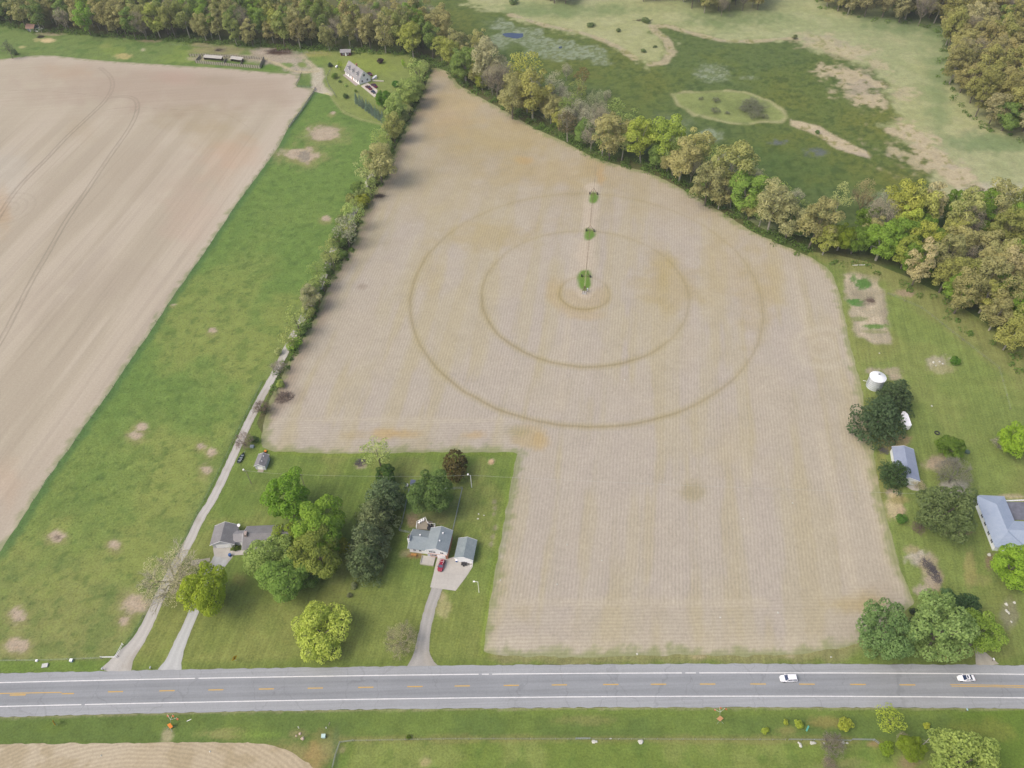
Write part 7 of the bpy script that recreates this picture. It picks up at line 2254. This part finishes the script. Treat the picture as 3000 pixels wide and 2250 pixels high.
for i, (px, py, lb) in enumerate(((1661, 1596, "white scrap on the lower stubble field, upper one of the pair"), (1632, 1712, "round white scrap on the lower left stubble field"), (1466, 1700, "pale scrap near the lawn edge of the stubble field"), (1763, 1642, "faint pale scrap in the lower stubble field middle"),
                                  (2322, 1474, "white scrap on the right part of the stubble field"), (2178, 1520, "tiny white scrap right of the field middle"), (2110, 1809, "tiny white scrap on the headland rows"), (2279, 1795, "tiny white scrap right of the headland middle"),
                                  (1866, 1916, "white scrap at the bottom edge of the stubble field"), (2435, 1925, "white scrap on the verge at the lower right field edge"), (297, 2214, "white scrap on the south stubble rows at the left"), (615, 2202, "white scrap on the south stubble rows near the bend"),
                                  (1418, 1510, "topmost white flower tuft right of the fenced yard"), (1400, 1520, "white flower tuft below the topmost one on the lawn"), (1402, 1506, "small white tuft beside the fenced yard"), (1830, 1113, "tiny white scrap in the pivot circle"))):
    rock(px, py, .26, lb, M_WROCK, None, "white_scrap")


def brush_pile(px, py, w_, d_, h_, label, n_, m_, rz=0, stick=2.0):
    rr = np.random.default_rng(int(px)); mb = MB()
    for _ in range(n_):
        a = rr.uniform(0, 6.28); q = rr.uniform(0, 1) ** .6
        c = np.array([math.cos(a) * q * w_ / 2, math.sin(a) * q * d_ / 2, h_ * (1 - q) * rr.uniform(.2, 1)])
        d = unit(np.array([rr.normal(), rr.normal(), rr.normal() * .35])) * stick * rr.uniform(.3, .6)
        mb.tube(c - d, c + d, rr.uniform(.03, .07), .02, 4, False)
    o = mb.build("brush_pile", m_); o.location = U(px, py); o.rotation_euler = (0, 0, rz); tag(o, label, "brush pile")


M_BR = mat("dead_branches", C(138, 120, 108), .9, var=.25); M_BRG = mat("grey_branches", C(112, 106, 110), .9, var=.3); M_BRD = mat("dark_branches", C(96, 84, 76), .9, var=.3)
brush_pile(832, 1165, 7.5, 6, 2.0, "big brown heap of dead branches on the field edge by the lane", 190, M_BR, 0, 3.0)
brush_pile(1110, 575, 6.5, 3.2, 1.3, "dark flat heap of branches on the upper hedgerow field edge", 150, M_BRD, 0, 2.4)
brush_pile(2727, 1672, 3.6, 9.5, 1.5, "long grey heap of cut branches on the dirt of the right yard", 260, M_BRG, R(14), 2.0)
brush_pile(1056, 1356, 4.2, 3.6, 1.3, "grey bonfire heap near the thin pale tree on the lawn", 120, M_BRG, 0, 1.8)
brush_pile(2550, 882, 3.6, 3.0, 1.0, "grey brown brush heap in the garden plots", 90, M_BR, 0, 1.6)
brush_pile(2690, 1548, 4.5, 5, 1.2, "brown brush heap under the wide dark green tree", 110, M_BR, 0, 2.2)
brush_pile(642, 147, 5, 3, 1.0, "dark ash and branch heap in the bare patch behind the paddock", 80, M_BRD, 0, 1.8)
brush_pile(120, 109, 5, 4, 2.2, "dark heap beside the sand patch at the top left", 150, M_BRD, 0, 2.0)
brush_pile(1885, 60, 13, 3, .7, "low dark debris line above the sandy shore hook", 110, M_BRD, 0, 2.4)
brush_pile(2590, 1322, 3.5, 3.2, 1.0, "grey scrap heap between the pine and the metal barn", 80, M_BRG, 0, 1.8)
rk = MB()
for k_ in range(14):
    a = k_ * 2 * PI / 14
    rk.box(math.cos(a) * .75 - .16, math.cos(a) * .75 + .16, math.sin(a) * .75 - .16, math.sin(a) * .75 + .16, 0, .35)
o = rk.build("fire_ring", M_DARK); o.location = U(2745, 1269); tag(o, "small dark fire ring on the wide right lawn", "fire ring")
o = MB().tube((0, 0, 0), (0, 0, .5), .95, .9, 14).build("water_trough", mat("green_trough", C(92, 112, 92), .6)); o.location = U(2833, 1325); tag(o, "round green trough right of the round deep green tree", "trough")
t = thing("dog_kennel", "little lean-to with dark blue roof beside the linden", "kennel", U(1203, 1424), R(-8))
MB().box(0, 1.5, 0, 1.4, 0, 1.2).build("wall", M_LTGREY, t); MB().slabquad((-.1, -.1, 1.25), (1.7, -.1, 1.25), (1.7, 1.6, 1.7), (-.1, 1.6, 1.7), .08).build("roof", mat("slate_blue_roof", C(104, 112, 140), .7), t)
t = thing("pet_crate", "small white box left of the dark blue lean-to", "box", U(1192, 1424)); MB().box(-.45, .45, -.45, .45, 0, .7).build("crate", M_TRIM, t, bevel=.05); MB().box(-.5, .5, -.5, .5, .7, .8).build("lid", M_LTGREY, t)
t = thing("bench", "small white and yellow garden bench left of the lime green maple", "bench", U(532, 1760), R(10))
MB().box(-.7, .7, -.35, .35, .4, .5).build("seat", M_YELLOW, t); MB().box(-.7, .7, .3, .4, .5, 1.0).build("backrest", M_TRIM, t)
for sx in (-.6, .6): MB().box(sx - .06, sx + .06, -.3, .3, 0, .4).build("leg", M_TRIM, t)
t = thing("garden_table", "orange brown garden table under the left wing windows of the white house", "table", U(1213, 1628), R(-10))
MB().box(-.9, .9, -.4, .4, .68, .76).build("tabletop", mat("orange_wood", C(200, 146, 84), .8), t)
for sx in (-.8, .8):
    for sy in (-.3, .3): MB().box(sx - .05, sx + .05, sy - .05, sy + .05, 0, .68).build("leg", mat("orange_wood", C(200, 146, 84)), t)
t = thing("tree_stump", "pale cut stump on the lawn near the field corner", "stump", U(1440, 1353)); MB().tube((0, 0, 0), (0, 0, .4), .95, .8, 12).build("stump", mat("fresh_wood", C(216, 184, 146), .9), t)
t = thing("propane_tank", "white rounded tank at the front of the farm lawn", "tank", U(987, 198), R(70))
MB().tube((-.9, 0, .8), (.9, 0, .8), .55, .55, 12).tube((-1.2, 0, .8), (-.9, 0, .8), .25, .55, 12).tube((.9, 0, .8), (1.2, 0, .8), .55, .25, 12).build("tank", M_TRIM, t); MB().box(-.7, -.5, -.4, .4, 0, .4).box(.5, .7, -.4, .4, 0, .4).build("feet", M_STEEL, t)
# ------------------------------------------------------------------ faint air haze
m = bpy.data.materials.new("air"); m.use_nodes = True
nt = m.node_tree; N = nt.nodes
N.remove(N["Principled BSDF"])
pv = N.new("ShaderNodeVolumePrincipled")
pv.inputs["Color"].default_value = (.93, .96, 1.0, 1); pv.inputs["Density"].default_value = 0.00012
pv.inputs["Anisotropy"].default_value = .2
nt.links.new(pv.outputs[0], N["Material Output"].inputs["Volume"])
hz = MB().box(-2700, 2700, -1500, 3300, -1.6, 235).build("haze", m)
tag(hz, "thin pale air over the whole landscape", "haze", None, "stuff")
